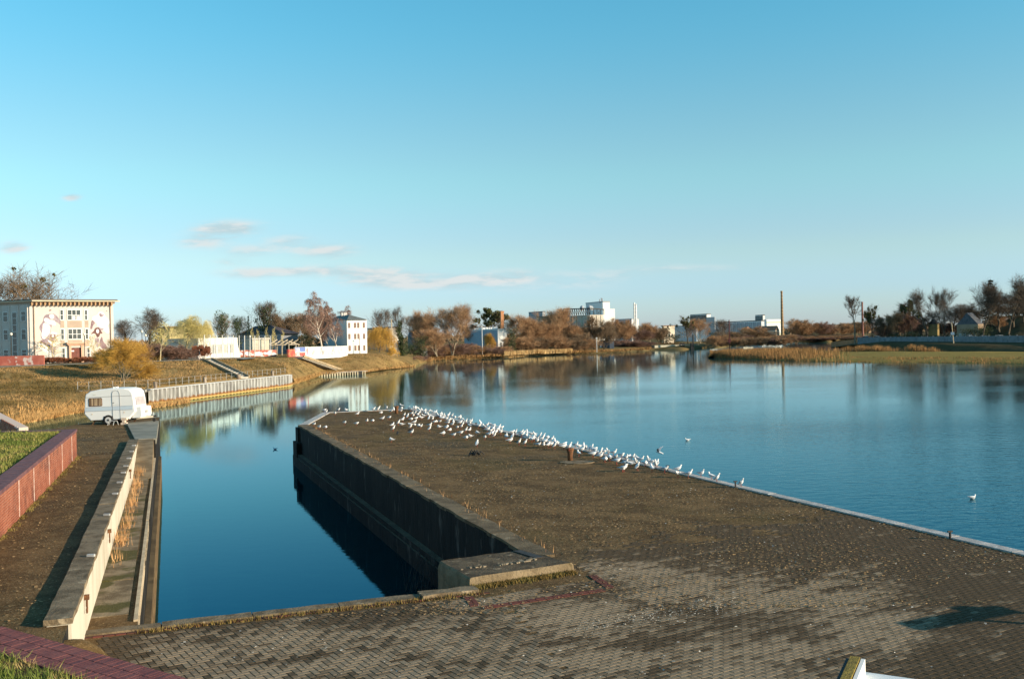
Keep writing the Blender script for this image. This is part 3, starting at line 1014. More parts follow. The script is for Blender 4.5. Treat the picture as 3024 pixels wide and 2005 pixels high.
mb.build('wall_body', mat('mortar_grey', (0.5, 0.40, 0.34)), bw2)
n_r = 11
for r in range(n_r):
    for k in range(22):
        t = (k + (.5 if r % 2 else 0)) / 22.0
        if t > .97: continue
        top_ = V0.lerp(V1, t)
        c = top_ + vn * 0.215 - Vector((0, 0, (r + .5) * 0.0762 * 1.4))
        b = MB().box(c, (0.235, 0.04, 0.09), math.atan2(vd.y, vd.x))
        b.build('brick', M_brick2, bw2)

# ----- grass bank behind the brick wall
def bank_z(u, v):
    return ZR + HW + 0.02 + 0.035 * max(0.0, v) + 0.10 * noise.noise(Vector((u * .5, v * .5, 0)))
rows = []
for i in range(30):
    v = [0.0, .3, .8][i] if i < 3 else (i - 2) * 0.85 + .4
    row = []
    for j in range(60):
        u = j / 59 * (kL - .1)
        p = K0 + kd * u - kn * (0.47 + v)
        # the far rim of the bank drops to the creek
        drop = 0.0
        row.append((p.x, p.y, bank_z(u, v) if v > 0 else ZR + HW + .0))
    rows.append(row)
far_rim = [(r[-1][0] + kd.x * .5, r[-1][1] + kd.y * .5 , r[-1][2] - 0.5) for r in rows]
rows = [r + [f, (f[0] + kd.x * 3, f[1] + kd.y * 3, 0.2), (f[0] + kd.x * 5, f[1] + kd.y * 5, -1.2)] for r, f in zip(rows, far_rim)]
o = link('grass_bank', grid_mesh('grass_bank', rows, M_grass)); tag(o, 'green grass bank above the red brick retaining wall', 'grass', kind='structure')


def blades(name, pts, hmin, hmax, wmin, wmax, material, label=None, cat=None, lean=0.35, parent=None):
    n = len(pts)
    vs = np.zeros((n * 3, 3), np.float32)
    r = np.random.RandomState(len(pts) % 1000)
    a = r.uniform(0, 6.283, n); h = r.uniform(hmin, hmax, n); w_ = r.uniform(wmin, wmax, n)
    la = r.uniform(0, 6.283, n); ll = r.uniform(0, lean, n) * h
    P_ = np.asarray(pts, np.float32)
    vs[0::3] = P_ + np.stack([np.cos(a) * w_ / 2, np.sin(a) * w_ / 2, np.zeros(n) - .02], 1)
    vs[1::3] = P_ - np.stack([np.cos(a) * w_ / 2, np.sin(a) * w_ / 2, np.zeros(n) + .02], 1)
    vs[2::3] = P_ + np.stack([np.cos(la) * ll, np.sin(la) * ll, h], 1)
    o = link(name, np_mesh(name, vs, np.arange(n * 3).reshape(-1, 3), material), parent)
    return tag(o, label, cat, kind='stuff')


M_blade = mat('grass_blades', (0.13, 0.17, 0.03), (0.22, 0.21, 0.05), 0.9, 0.8, c3=(0.34, 0.25, 0.10), scale3=1.4, lo3=.5, hi3=.66)
pts = []
for _ in range(42000):
    u = kL - (rnd.random() ** 1.0) * 26; v = rnd.random() ** 1.2 * 15
    p = K0 + kd * u - kn * (.50 + v)
    if u < 0: continue
    pts.append((p.x, p.y, bank_z(u, v)))
blades('bank_grass', pts, .03, .13, .015, .04, M_blade, 'short green grass with straw tufts on the brick-walled bank', 'grass', lean=1.3)

# ----- the low brick wall in the bottom corner and the grass in front of it
ZS = 3.42
bs_ = empty('corner_brick_wall', (STRIP_FAR[1].x, STRIP_FAR[1].y, Z), 'low wall with a broad dark red brick top in front of the paving', 'wall')
s0 = STRIP_FAR[0] - sd * 1.5
mb = MB()
SW = 0.80
LS = 11.0
a_, b_ = s0, s0 + sd * LS
mb.prism([(a_ - sn * .02)[:2], (b_ - sn * .02)[:2], (b_ - sn * (SW - .02))[:2], (a_ - sn * (SW - .02))[:2]], Z - .3, ZS - 0.012)
mb.build('wall_core', mat('pinkish_mortar', (0.30, 0.17, 0.15), (0.36, 0.22, 0.19), 3.0), bs_)
mb = MB(); mb.box((0, 0, 0), (0.068, 0.252, 0.06)); me_s = mb.mesh('top_brick', mat('claret_brick', (0.150, 0.048, 0.046), (0.205, 0.070, 0.062), 4.0, 0.8, 0.3, 30, c3=(0.12, 0.045, 0.05), scale3=7.0)) 
rs = math.atan2(sd.y, sd.x)
LSn = int(LS / 0.0765)
cnt = 0
for k in range(LSn):
    for r in range(3):
        p = s0 + sd * (k * 0.0765 + .04 + (0.0 if r != 1 else .025)) - sn * (0.135 + r * 0.265)
        px, py = to_px(p.x, p.y, ZS)
        if px < -20 or py > 2040: continue
        ob = bpy.data.objects.new('top_brick', me_s); COL.objects.link(ob); ob.parent = bs_
        ob.matrix_parent_inverse = Matrix.Translation(-Vector(bs_.location))
        ob.location = (p.x, p.y, ZS - 0.02 + rnd.uniform(-.003, .003)); ob.rotation_euler = (0, 0, rs)
        cnt += 1
# earth wedge where the low concrete wall runs into it
rows = []
for i in range(22):
    row = []
    for j in range(22):
        q = W0 + ee * (-.5 + i * .14) + dd * (-1.2 + j * .14)
        ds = math.hypot(max(0, (i * .14 - .62)) / .62, (j * .14 - .55) / .85)
        row.append((q.x, q.y, Z - .03 + .86 * math.exp(-ds * ds) + .05 * noise.noise(Vector((q.x * 3, q.y * 3, 0)))))
    rows.append(row)
tag(link('earth_wedge', grid_mesh('earth_wedge', rows, M_quay)), 'small mossy earth wedge between low wall end and corner brick wall', 'earth', kind='structure')
# grass in the very corner
rows = []
for i in range(14):
    v = i * 0.45
    row = []
    for j in range(26):
        q = s0 + sd * (j * .44) - sn * (SW - .02 + v)
        row.append((q.x, q.y, ZS - .03 + 0.05 * noise.noise(Vector((q.x, q.y, 5))) + .03 * v))
    rows.append(row)
tag(link('corner_grass_ground', grid_mesh('corner_grass_ground', rows[::-1], M_grass)), 'grassy ground in front of the corner brick wall', 'grass', kind='structure')
pts = []
for _ in range(16000):
    v = rnd.random() ** 1.3 * 4.5
    q = s0 + sd * (rnd.random() * 9.5) - sn * (SW + v - .04)
    pts.append((q.x, q.y, ZS - .03 + 0.05 * noise.noise(Vector((q.x, q.y, 5))) + .03 * v))
blades('corner_grass', pts, .04, .16, .012, .026, M_blade, 'tufty green and straw grass beside the corner brick wall', 'grass', lean=1.4)
st = MB()
for (t, v) in ((4.4, .95), (4.0, .92)):
    q = s0 + sd * t - sn * (v - .02)
    stn = MB()
    stn.lathe((q.x, q.y, ZS - .01), [(.02, 0), (.09, .01), (.08, .05), (.03, .08)], 7)
    tag(stn.build('pale_stone', mat('pale_stone', (0.5, 0.44, 0.36), (0.6, 0.54, 0.45), 12, 0.9)), 'small pale stone lying at the grass edge of the corner brick wall', 'stone', 'pale stones at the grass edge')

# weeds on the ledge and moss rim
M_weed = mat('dry_weeds', (0.42, 0.22, 0.09), (0.50, 0.30, 0.14), 3.0, 0.9, c3=(0.30, 0.12, 0.06), scale3=2.0)
pts = []
for _ in range(3600):
    t = rnd.choice([rnd.gauss(.27, .05), rnd.gauss(.45, .03), rnd.gauss(.60, .05), rnd.gauss(.66, .03)])
    p = Vector(A).lerp(B48, t * 1.25) - ee * (.62 - .2 * (t - .3) + rnd.gauss(0, .10))
    if (p - Vector(A)).dot(ee) > -.1 or t < .14 or t > .78 or noise.noise(Vector((t * 55, 3, 0))) < .05: continue
    pts.append((p.x, p.y, Z))
blades('dry_weeds', pts, .08, .5, .008, .024, M_weed, 'rusty dry weeds growing along the ledge beside the basin', 'weeds', lean=.4)
pts = []
for _ in range(3500):
    t = rnd.random()
    p = K0.lerp(K1, .25 + .75 * t) + kn * abs(rnd.gauss(0, .10))
    if noise.noise(Vector((t * 30, 0, 0))) > 0: pts.append((p.x, p.y, ZR))
for _ in range(3500):
    p = Vector(T4[3]).lerp(T4[2], rnd.random()); n_ = Vector((e_dir.y, -e_dir.x, 0))
    p = p + n_ * (abs(rnd.gauss(0.05, .13)) + .07)
    pts.append((p.x, p.y, Z))
for _ in range(1500):
    p = Vector(N1).lerp(Vector(A), rnd.random()) + n_dir * rnd.uniform(.36, .56)
    pts.append((p.x, p.y, Z))
blades('joint_moss', pts, .02, .09, .012, .04, mat('moss_tufts', (0.16, 0.105, 0.03), (0.20, 0.15, 0.045), 2.0, 0.9, c3=(0.14, 0.15, 0.03), scale3=1.0), 'brown moss and grass tufts along wall feet and kerb joints', 'moss', lean=.8)
pts = []
for _ in range(420):
    p = Vector(N3).lerp(Vector(C), rnd.random()) - cn * rnd.uniform(.3, .95)
    pts.append((p.x, p.y, Z + .02))
blades('edge_weeds', pts, .04, .22, .008, .02, M_weed, 'thin dry stalks along the basin edge of the pier', 'weeds')
# bare twigs rising from the water by the near kerb
tw = MB()
for _ in range(34):
    c = P(1255, 1752, 0.0) + Vector((rnd.gauss(0, .35), rnd.gauss(0.3, .35), 0))
    p = [c, c + Vector((rnd.uniform(-.1, .3), rnd.uniform(-.1, .3), rnd.uniform(.4, .9)))]
    p.append(p[1] + Vector((rnd.uniform(-.4, .4), rnd.uniform(-.3, .3), rnd.uniform(.2, .8))))
    tw.tube(p, [.012, .009, .004], 4)
tag(tw.build('drowned_twigs', M_dark), 'dark bare twigs rising from the basin water by the corner block', 'twigs')

# ------------------------------------------------------------------ left embankment
CREST = [(-700, 1104, 5.0), (0, 1087, 4.9), (300, 1075, 4.9), (612, 1064, 4.9), (720, 1060, 4.7), (860, 1055, 4.4), (950, 1049, 4.25), (1083, 1044, 4.2), (1130, 1046, 3.9), (1172, 1061, 2.4), (1226, 1082, 0.1)]
BERM = [(-700, 1190, 2.1), (0, 1163, 2.1), (228, 1153, 2.1), (438, 1149, 2.1), (849, 1106, 2.1), (852, 1118, 1.2), (872, 1126, 0.7), (950, 1105, 0.5), (1075, 1098, 0.45), (1150, 1089, 0.3), (1228, 1083, 0.0)]
TOE = [(-700, 1350, -0.6), (0, 1288, -0.5), (70, 1266, -0.5), (150, 1250, -0.5), (228, 1233, -0.5), (430, 1196, -0.4)]
TOE2 = [(850, 1150, -0.5), (872, 1141, -0.5), (950, 1113, -0.5), (1075, 1105, -0.5), (1150, 1093, -0.5), (1230, 1086, -0.5)]
PXS = list(range(-700, 430, 18)) + list(range(430, 849, 14)) + list(range(849, 880, 6)) + list(range(884, 1231, 12))
crest = [P(x, *interp(CREST, x)) for x in PXS]
berm = [P(x, *interp(BERM, x)) for x in PXS]
toe = []
for x, b in zip(PXS, berm):
    if x <= 430:
        toe.append(P(x, *interp(TOE, x)))
    elif x < 849:
        toe.append(Vector((b.x, b.y + 0.2, -0.6)))
    else:
        toe.append(P(x, *interp(TOE2, x)))
rows = []
rows.append([Vector((p.x, p.y - 1.0, -2.8)) for p in toe])
rows.append(toe)
for t in (0.33, 0.66):
    rows.append([a.lerp(b, t) + Vector((0, 0, .12 * noise.noise(Vector((b.x * .2, b.y * .2, t))))) for a, b in zip(toe, berm)])
rows.append(berm)
NS = 9
for i in range(1, NS):
    t = i / NS
    s = t * t * (3 - 2 * t) * .5 + t * .5
    rows.append([Vector((b.x + (c.x - b.x) * t, b.y + (c.y - b.y) * t, b.z + (c.z - b.z) * s + .16 * noise.noise(Vector((b.x * .17, i * .5, 2))))) for b, c in zip(berm, crest)])
rows.append(crest)
for back, dz in ((4, 0.02), (25, 0.0), (120, 0.0), (420, -.6), (1500, -1.0)):
    rows.append([Vector((c.x * (1 + back / max(c.y, 1)), c.y + back, max(c.z, 0.2 if back < 20 else 2.6) + dz)) for c in crest])
o = link('left_embankment', grid_mesh('left_embankment', rows, M_slope))
tag(o, 'straw-coloured grassy embankment along the left shore', 'embankment', kind='structure')


def slope_pt(x, t):
    """point on the embankment at photo column x, t 0 berm .. 1 crest"""
    b = P(x, *interp(BERM, x)); c = P(x, *interp(CREST, x))
    s = t * t * (3 - 2 * t) * .5 + t * .5
    return Vector((b.x + (c.x - b.x) * t, b.y + (c.y - b.y) * t, b.z + (c.z - b.z) * s + .1 * noise.noise(Vector((b.x * .17, t * NS * .5, 2)))))


# path along the crest
pa = []
for x in range(-500, 700, 12):
    c = P(x, *interp(CREST, x))
    pa.append(c)
rows = [[Vector((c.x, c.y - 0.3, c.z + 0.16)) for c in pa], [Vector((c.x, c.y + 3.4, c.z + 0.2)) for c in pa]]
tag(link('crest_path', grid_mesh('crest_path', rows, M_asph)), 'narrow grey footpath along the top of the embankment', 'path', kind='structure')
rows = [[Vector((p.x, p.y, p.z + .09)) for p in (P(600, 1064, 4.9), P(690, 1060, 4.75), P(720, 1062, 4.72))], [Vector((p.x, p.y + 9, p.z + .1)) for p in (P(600, 1064, 4.9), P(690, 1060, 4.75), P(720, 1062, 4.72))]]
tag(link('path_apron', grid_mesh('path_apron', rows, M_asph)), 'grey asphalt apron where the path meets the red wall', 'path', kind='structure')

# dry grass tufts over the slope
pts = []
for _ in range(52000):
    x = rnd.uniform(-60, 1210)
    t = rnd.random()
    if noise.noise(Vector((x * .02, t * 3, 4))) < -0.22 and rnd.random() < .8: continue
    if 428 < x < 849 and t < .06: continue
    p = slope_pt(x, t)
    pts.append(tuple(p))
for _ in range(16000):
    x = rnd.uniform(-60, 425); t = rnd.random()
    q = P(x, *interp(TOE, x)).lerp(P(x, *interp(BERM, x)), .12 + .88 * t)
    if q.z > 0.05: pts.append(tuple(q))
M_straw = mat('straw_tufts', (0.25, 0.150, 0.060), (0.34, 0.215, 0.090), 0.25, 0.95, c3=(0.115, 0.078, 0.024), scale3=0.11, lo3=.46, hi3=.60)
blades('slope_grass', pts, .05, .22, .05, .16, M_straw, 'dry straw grass covering the left embankment', 'grass', lean=.9)
pts = []
for _ in range(9000):
    x = rnd.uniform(20, 300); t = rnd.random()
    q = P(x, *interp(TOE, x)); b = P(x, *interp(BERM, x))
    f = abs(rnd.gauss(0.12, .14))
    if x < 90 and rnd.random() < .6: continue
    p = q.lerp(b, min(1, f)); pts.append((p.x, p.y, max(0.0, p.z)))
for _ in range(9000):
    x = rnd.uniform(851, 1225)
    q = P(x, *interp(TOE2, x)); b = P(x, *interp(BERM, x))
    p = q.lerp(b, rnd.uniform(.45, 1.1)); pts.append((p.x, p.y, max(0.0, p.z)))
for _ in range(1500):
    x = rnd.uniform(430, 560)
    q = P(x, interp([(430, 1206), (560, 1186)], x)[0] + rnd.uniform(-3, 4), 0); pts.append((q.x, q.y, 0.0))
blades('shore_reeds', pts, .2, .75, .05, .14, mat('fallen_reed', (0.42, 0.23, 0.08), (0.50, 0.30, 0.12), 0.6, 0.95, c3=(0.2, 0.1, 0.04), scale3=.7), 'rust-brown dead reed along the left waterline', 'reeds', lean=1.1)

# ------------------------------------------------------------------ sheet-pile wall
SP0 = P(436, 1149, 2.1); SP1 = P(849, 1106, 2.1)
def stain_material():
    ma = bpy.data.materials.new('stained_sheet_steel'); ma.use_nodes = True
    t = NT(ma.node_tree); bs = ma.node_tree.nodes['Principled BSDF']
    pos = t.n('ShaderNodeNewGeometry').outputs['Position']
    sp = t.n('ShaderNodeSeparateXYZ'); t.set(sp.inputs[0], pos)
    n_ = t.noise(t.scalev(pos, (1, 1, .3)), 1.6, 4.0)
    h = t.m('ADD', sp.outputs[2], t.m('MULTIPLY', t.m('SUBTRACT', n_, .5), 0.9))
    col = t.mix(t.ramp(t.noise(t.scalev(pos, (1, 1, .2)), 2.2), .4, .65), (0.37, 0.365, 0.34), (0.20, 0.19, 0.175))
    col = t.mix(t.ramp(h, 0.70, 0.42), col, (0.24, 0.105, 0.03))
    col = t.mix(t.ramp(h, 0.30, 0.16), col, (0.36, 0.26, 0.09))
    t.set(bs.inputs['Base Color'], col); bs.inputs['Roughness'].default_value = 0.8
    return ma
M_sheet = stain_material()
spw = empty('sheet_pile_wall', SP0, 'corrugated grey steel sheet-pile wall with rusty waterline', 'wall')
NP = 40
spd = (SP1 - SP0); spL = spd.length; spd.normalize(); spn = Vector((spd.y, -spd.x, 0))    # towards the water
per = spL / NP
prof = [(0, 0), (.18, 0), (.30, .34), (.68, .34), (.80, 0), (1.0, 0)]
for i in range(NP):
    mb = MB()
    o0 = SP0 + spd * (i * per)
    vs = []
    for (u, v) in prof:
        q = o0 + spd * (u * per) + spn * (v + .12)
        vs += [(q.x, q.y, -1.2), (q.x, q.y, 2.0)]
    q0, q1 = o0 - spn * .05, o0 + spd * per - spn * .05
    vs += [(q0.x, q0.y, -1.2), (q0.x, q0.y, 2.0), (q1.x, q1.y, -1.2), (q1.x, q1.y, 2.0)]
    n_ = len(prof)
    fs = [(2 * k, 2 * k + 2, 2 * k + 3, 2 * k + 1) for k in range(n_ - 1)]
    fs += [tuple([2 * k + 1 for k in range(n_)] + [2 * n_ + 3, 2 * n_ + 1])]
    mb.add(vs, fs)
    mb.build('sheet_pile', M_sheet, spw)
mb = MB(); a = SP0 - spd * .2 + spn * .22; b = SP1 + spd * .15 + spn * .22
mb.bar((a.x, a.y, 2.06), (b.x, b.y, 2.06), 0.62, 0.13); mb.build('capping_beam', M_steel, spw)
mb = MB(); a = SP0 + spn * .52; b = SP1 + spn * .52
mb.bar((a.x, a.y, .20), (b.x, b.y, .20), 0.10, 0.14); mb.build('waler', mat('yellowed_timber', (0.50, 0.36, 0.12), (0.42, 0.27, 0.09), 1.5), spw)
mb = MB(); a = SP1 + spn * .12; b = SP1 + spd * 3.0 + Vector((0, 8, 0))
mb.bar((a.x, a.y, .5), (SP1 + Vector((0, 3.5, 0)))[:2] + (.5,), 0.1, 3.0); mb.build('end_pile', M_sheet, spw)
# concrete walkway beam over the creek mouth
g0 = P(226, 1153, 2.1); g1 = SP0 - spd * .25
wk = empty('creek_walkway', g0, 'grey concrete walkway beam spanning the creek mouth behind the caravan', 'walkway')
mb = MB(); mb.bar((g0.x, g0.y, 1.93), (g1.x, g1.y, 1.93), 0.9, 0.34); mb.build('deck_beam', mat('grey_beam', (0.22, 0.21, 0.19), (0.30, 0.28, 0.25), 1.0), wk)
for t in (0.16, .62, .97):
    q = g0.lerp(g1, t); mb = MB(); mb.lathe((q.x, q.y, -1), [(.22, 0), (.22, 2.75)], 8); mb.build('support_pile', M_dark, wk)
# wire railing along walkway and wall
rl = empty('wire_railing', SP0, 'thin grey wire railing on posts above the sheet-pile wall', 'railing')
RPX = [227, 260, 296, 331, 365, 400, 435, 470, 498, 518, 537, 556, 574, 592, 607, 622, 636, 651, 667, 683, 698, 714, 730, 745, 760, 774, 788, 802, 815, 828, 841]
rp = []
for x in RPX:
    b = P(x, interp([(227, 1152), (438, 1147), (849, 1104)], x)[0], 2.13) if True else None
    b = Vector((b.x, b.y + .25, 2.1)); rp.append(b)
    mb = MB(); mb.tube([b, b + Vector((0, 0, 1.12))], .028, 5); mb.build('post', M_steel, rl)
for hz in (.55, 1.08):
    mb = MB(); mb.tube([q + Vector((0, 0, hz)) for q in rp], .010, 4); mb.build('wire', M_steel, rl)
for x in (455, 602, 701, 803):
    b = P(x, interp([(438, 1148), (849, 1105)], x)[0], 2.12); b = Vector((b.x, b.y + .5, 2.1))
    o = MB().lathe(b, [(.24, 0), (.24, .62), (.30, .68), (.30, .8), (.14, .86)], 10).build('mooring_post', mat('post_brown', (0.15, 0.11, 0.08), (0.34, 0.28, 0.22), 2.0, stretch=(3, 1, .5)))
    tag(o, 'short brown mooring post standing on the sheet-pile wall', 'mooring post', 'mooring posts on the sheet-pile wall')

# ------------------------------------------------------------------ stairs down the slope
def stairs(name, label, top, bot, wd, n, mat_, kerb=True):
    e = empty(name, bot, label, 'stairs')
    d = (top - bot); hd = Vector((d.x, d.y, 0)); L = hd.length; hd.normalize(); sdv = Vector((hd.y, -hd.x, 0))
    rz = math.atan2(hd.y, hd.x)
    for i in range(n):
        t = (i + .5) / n
        q = bot.lerp(top, t)
        h = d.z / n
        MB().box((q.x, q.y, q.z - .15 + .12), (L / n * 1.0 - .01, wd, .42), rz).build('step', mat_, e)
    if kerb:
        for s in (-1, 1):
            a = bot + sdv * (s * (wd / 2 + .14)) + Vector((0, 0, .22)); b = top + sdv * (s * (wd / 2 + .14)) + Vector((0, 0, .22))
            MB().bar(a, b, .24, .5).build('side_kerb', mat('stair_kerb', (0.34, 0.25, 0.15), (0.24, 0.19, 0.12), 1.0), e)
    return e
M_step = mat('step_concrete', (0.34, 0.31, 0.26), (0.44, 0.40, 0.34), 1.5, 0.95)
sa_ = slope_pt(612, .97); sb_ = slope_pt(722, 0.03)
stairs('slope_stairs', 'narrow concrete steps running down the slope towards the sheet-pile wall', sa_, sb_, 1.3, 15, M_step)
sa2 = P(872, 1055, 4.38); sb2 = P(990, 1096, 0.72)
stairs('ramp_stairs', 'broad grey ramp steps descending from the graffiti wall to the landing', sa2, sb2, 3.6, 26, M_step)

# landing with piles at the water
ld = empty('boat_landing', P(1000, 1098, .7), 'low boat landing on pale piles at the foot of the ramp', 'landing')
l0 = P(938, 1101, .8); l1 = P(1080, 1094, .8)
MB().bar((l0.x, l0.y, .72), (l1.x, l1.y, .72), 1.6, .2).build('landing_deck', mat('landing_timber', (0.23, 0.19, 0.15), (0.30, 0.25, 0.2), 1.0), ld)
for i in range(19):
    q = l0.lerp(l1, (i + .4) / 19) + Vector((.3, -.85, 0))
    MB().box((q.x, q.y, .1), (.32 if i < 10 else .22, .22, 1.1), 0.3).build('pile', mat('pale_pile', (0.48, 0.40, 0.26), (0.55, 0.47, 0.32), 2.0), ld)
q = l0.lerp(l1, .83)
MB().box((q.x, q.y - .9, .25), (2.2, .5, .95), .3).build('dark_fender', M_dark, ld)

# ------------------------------------------------------------------ far shore in the middle, spit and right bank
WL_C = [(1080, 1092), (1215, 1083), (1265, 1066), (1400, 1059), (1500, 1054), (1560, 1050), (1690, 1044), (1780, 1041), (1900, 1035), (1925, 1033.5), (2012, 1033), (2060, 1030), (2090, 1027), (2200, 1016), (2330, 1010.5), (2450, 1011), (2520, 1003), (2700, 992), (3000, 982), (3600, 966)]
XS = list(range(1080, 3600, 14))
wl_c = [P(x, interp(WL_C, x)[0], 0.0) for x in XS]
rows = [[Vector((p.x, p.y - 4, -2)) for p in wl_c], [Vector((p.x, p.y - .5, -.3)) for p in wl_c]]
for back, z in ((1.5, .35), (5, .9), (14, 1.4), (40, 2.0), (90, 2.4), (300, 2.6), (900, 3.0), (4200, 6.0)):
    rows.append([Vector((p.x * (1 + back / p.y), p.y + back, z + (.25 * noise.noise(Vector((p.x * .1, back, 0))) if back < 60 else 0))) for p in wl_c])
tag(link('far_shore', grid_mesh('far_shore', rows, M_field)), 'low brown far shore with scrub and factories behind', 'shore', kind='structure')

SPN = [(2095, 1052), (2110, 1056), (2200, 1060), (2300, 1064), (2420, 1069), (2500, 1070.5), (2700, 1071), (2900, 1073), (3024, 1075), (3500, 1086)]
SPB = [(2095, 1050), (2110, 1047), (2200, 1040), (2300, 1036), (2420, 1036), (2500, 1037), (2700, 1037.5), (2900, 1038.5), (3024, 1039.5), (3500, 1045)]
XS = list(range(2095, 3500, 12))
near = [P(x, interp(SPN, x)[0], 0.0) for x in XS]
backl = [P(x, interp(SPB, x)[0], 0.75) for x in XS]
rows = [[Vector((p.x, p.y - 3, -2)) for p in near], [Vector((p.x, p.y - .3, -.2)) for p in near]]
for t, z in ((.04, .25), (.12, .65), (.3, .95), (.55, .85), (.8, .95), (1.0, .8)):
    rows.append([Vector((a.x + (b.x - a.x) * t, a.y + (b.y - a.y) * t, z + .22 * noise.noise(Vector((a.x * .12, t * 5, 1))))) for a, b in zip(near, backl)])
rows.append([Vector((b.x, b.y + 3, -.2)) for b in backl]); rows.append([Vector((b.x, b.y + 7, -2)) for b in backl])
M_spit = slope_material('spit_meadow', ((0.22, 0.165, 0.045), (0.26, 0.19, 0.055), (0.26, 0.16, 0.05), (0.12, 0.10, 0.025)), 0.12)
tag(link('grass_spit', grid_mesh('grass_spit', rows, M_spit)), 'low grassy spit in the river with reeds along it', 'spit', kind='structure')

WR = [(2436, 1013), (2470, 1021), (2500, 1026), (2600, 1031), (2780, 1037), (2900, 1039), (3024, 1041), (3500, 1049)]
WR2 = [(2436, 1010), (2470, 1012), (2500, 1013), (2600, 1014.5), (2780, 1018), (2900, 1018), (3024, 1018), (3500, 1022)]
WWB = [(2436, 1009), (2533, 1009), (2780, 1009.5), (3024, 1009.5), (3500, 1012)]
XS = list(range(2436, 3500, 12))
n0 = [P(x, interp(WR, x)[0], 0.0) for x in XS]; n1_ = [P(x, interp(WR2, x)[0], 2.0) for x in XS]; n2_ = [P(x, interp(WWB, x)[0], 2.6) for x in XS]
def ramp_in(rw):
    return [Vector((v.x, v.y, -.5 + (v.z + .5) * min(1, max(0, (x - 2436) / 170.0)) ** .8)) for x, v in zip(XS, rw)]
rows = [[Vector((p.x, p.y - 4, -2)) for p in n0], [Vector((p.x, p.y - .4, -.3)) for p in n0]]
for t in (.2, .6, 1.0):
    rows.append([a.lerp(b, t) + Vector((0, 0, .2 * noise.noise(Vector((a.x * .1, a.y * .1, t))))) for a, b in zip(n0, n1_)])
rows.append([a.lerp(b, .5) for a, b in zip(n1_, n2_)]); rows.append(n2_)
for back in (12, 30, 60, 110, 220, 700):
    r = []
    for x, p in zip(XS, n2_):
        hill = max(0.0, min(1.0, (x - 2780) / 260.0)); hill = hill * hill * (3 - 2 * hill)
        hz = 2.7 + hill * min(1.0, max(0, back - 14) / 45.0) * 9.0 + (.6 * noise.noise(Vector((x * .03, back * .05, 0))) if back > 20 else 0)
        r.append(Vector((p.x * (1 + back / p.y), p.y + back, hz)))
    rows.append(r)
rows = [ramp_in(r_) for r_ in rows]
M_bank = slope_material('right_bank_ground', ((0.11, 0.075, 0.035), (0.08, 0.06, 0.028), (0.06, 0.042, 0.02), (0.14, 0.085, 0.04)), 0.1)
tag(link('right_bank', grid_mesh('right_bank', rows, M_bank)), 'dark right bank rising to a wooded slope', 'bank', kind='structure')


def right_ground(x, back):
    p = P(x, interp(WWB, x)[0], 2.6)
    hill = max(0.0, min(1.0, (x - 2780) / 260.0)); hill = hill * hill * (3 - 2 * hill)
    z = 2.7 + hill * min(1.0, max(0, back - 14) / 45.0) * 9.0
    return Vector((p.x * (1 + back / p.y), p.y + back, z - .1))


# reeds
def reed_strip(name, label, f_near, f_far, z, xr, n, h0, h1, w0, w1, material, dens=None):
    pts = []
    k = 0
    while len(pts) < n and k < n * 4:
        k += 1
        x = rnd.uniform(*xr); t = rnd.random()
        if dens and not dens(x, t): continue
        a = P(x, interp(f_near, x)[0], 0.0); b = P(x, interp(f_far, x)[0], z)
        q = a.lerp(b, t)
        if noise.noise(Vector((q.x * .35, q.y * .2, 3))) < -.12 and rnd.random() < .75: continue
        pts.append((q.x, q.y, min(z, t * 4) * .9 - .35 * (.5 - noise.noise(Vector((q.x * .15, q.y * .1, 8))))))
    return blades(name, pts, h0, h1, w0, w1, material, label, 'reeds', lean=.25)
M_reed = mat('orange_reed', (0.25, 0.130, 0.048), (0.33, 0.185, 0.072), 0.25, 0.95, c3=(0.25, 0.12, 0.04), scale3=.5)
M_reedp = mat('pale_reed', (0.52, 0.33, 0.14), (0.58, 0.39, 0.18), 0.25, 0.95)
reed_strip('spit_reeds', 'tall orange reeds at the tip of the spit', SPN, SPB, .8, (2098, 2540), 17000, .9, 2.1, .07, .2, M_reed, lambda x, t: rnd.random() < (1.0 if x < 2310 else max(0.0, 1 - (x - 2310) / 230) ** 2.2) * (1 - .25 * t))
reed_strip('spit_edge_reeds', 'brown sedge along the near waterline of the spit', SPN, SPB, .8, (2330, 3080), 8000, .2, .7, .06, .16, M_reed, lambda x, t: t < .22)
pts = []
for (cx_, hw, ht, n_) in ((2505, 26, .8, 800), (2545, 30, 1.0, 1300), (2590, 34, 1.0, 1500), (2622, 16, .85, 500), (2650, 18, .55, 400), (2694, 20, 1.15, 1000), (2722, 18, .95, 700), (2755, 24, .65, 700), (2474, 18, .5, 300)):
    for _ in range(n_):
        x = rnd.gauss(cx_, hw * .55); b = P(x, interp(SPB, x)[0] + rnd.uniform(-1.2, 2.0), .75)
        pts.append((b.x, b.y, .6 - (1 - ht) * 1.6 - abs(x - cx_) / hw * .7))
blades('channel_reeds', pts, 1.2, 2.5, .07, .2, M_reed, 'clumps of orange reed behind the grassy spit', 'reeds', lean=.3)
FN = [(1080, 1093), (1265, 1067), (1400, 1060), (1500, 1055), (1560, 1051), (1690, 1045), (1780, 1042), (1900, 1036), (1925, 1034)]
FF = [(1080, 1085), (1265, 1058), (1400, 1052), (1500, 1048), (1560, 1044), (1690, 1039), (1780, 1036), (1900, 1030), (1925, 1029)]
reed_strip('far_pale_reeds', 'pale straw reed bed along the far shore', FN, FF, 1.0, (1490, 1690), 9000, 1.0, 1.9, .1, .25, M_reedp)
reed_strip('far_shore_sedge', 'rusty sedge fringe along the far waterline', FN, FF, 1.0, (1240, 1925), 8000, .3, 1.0, .1, .25, M_reed)

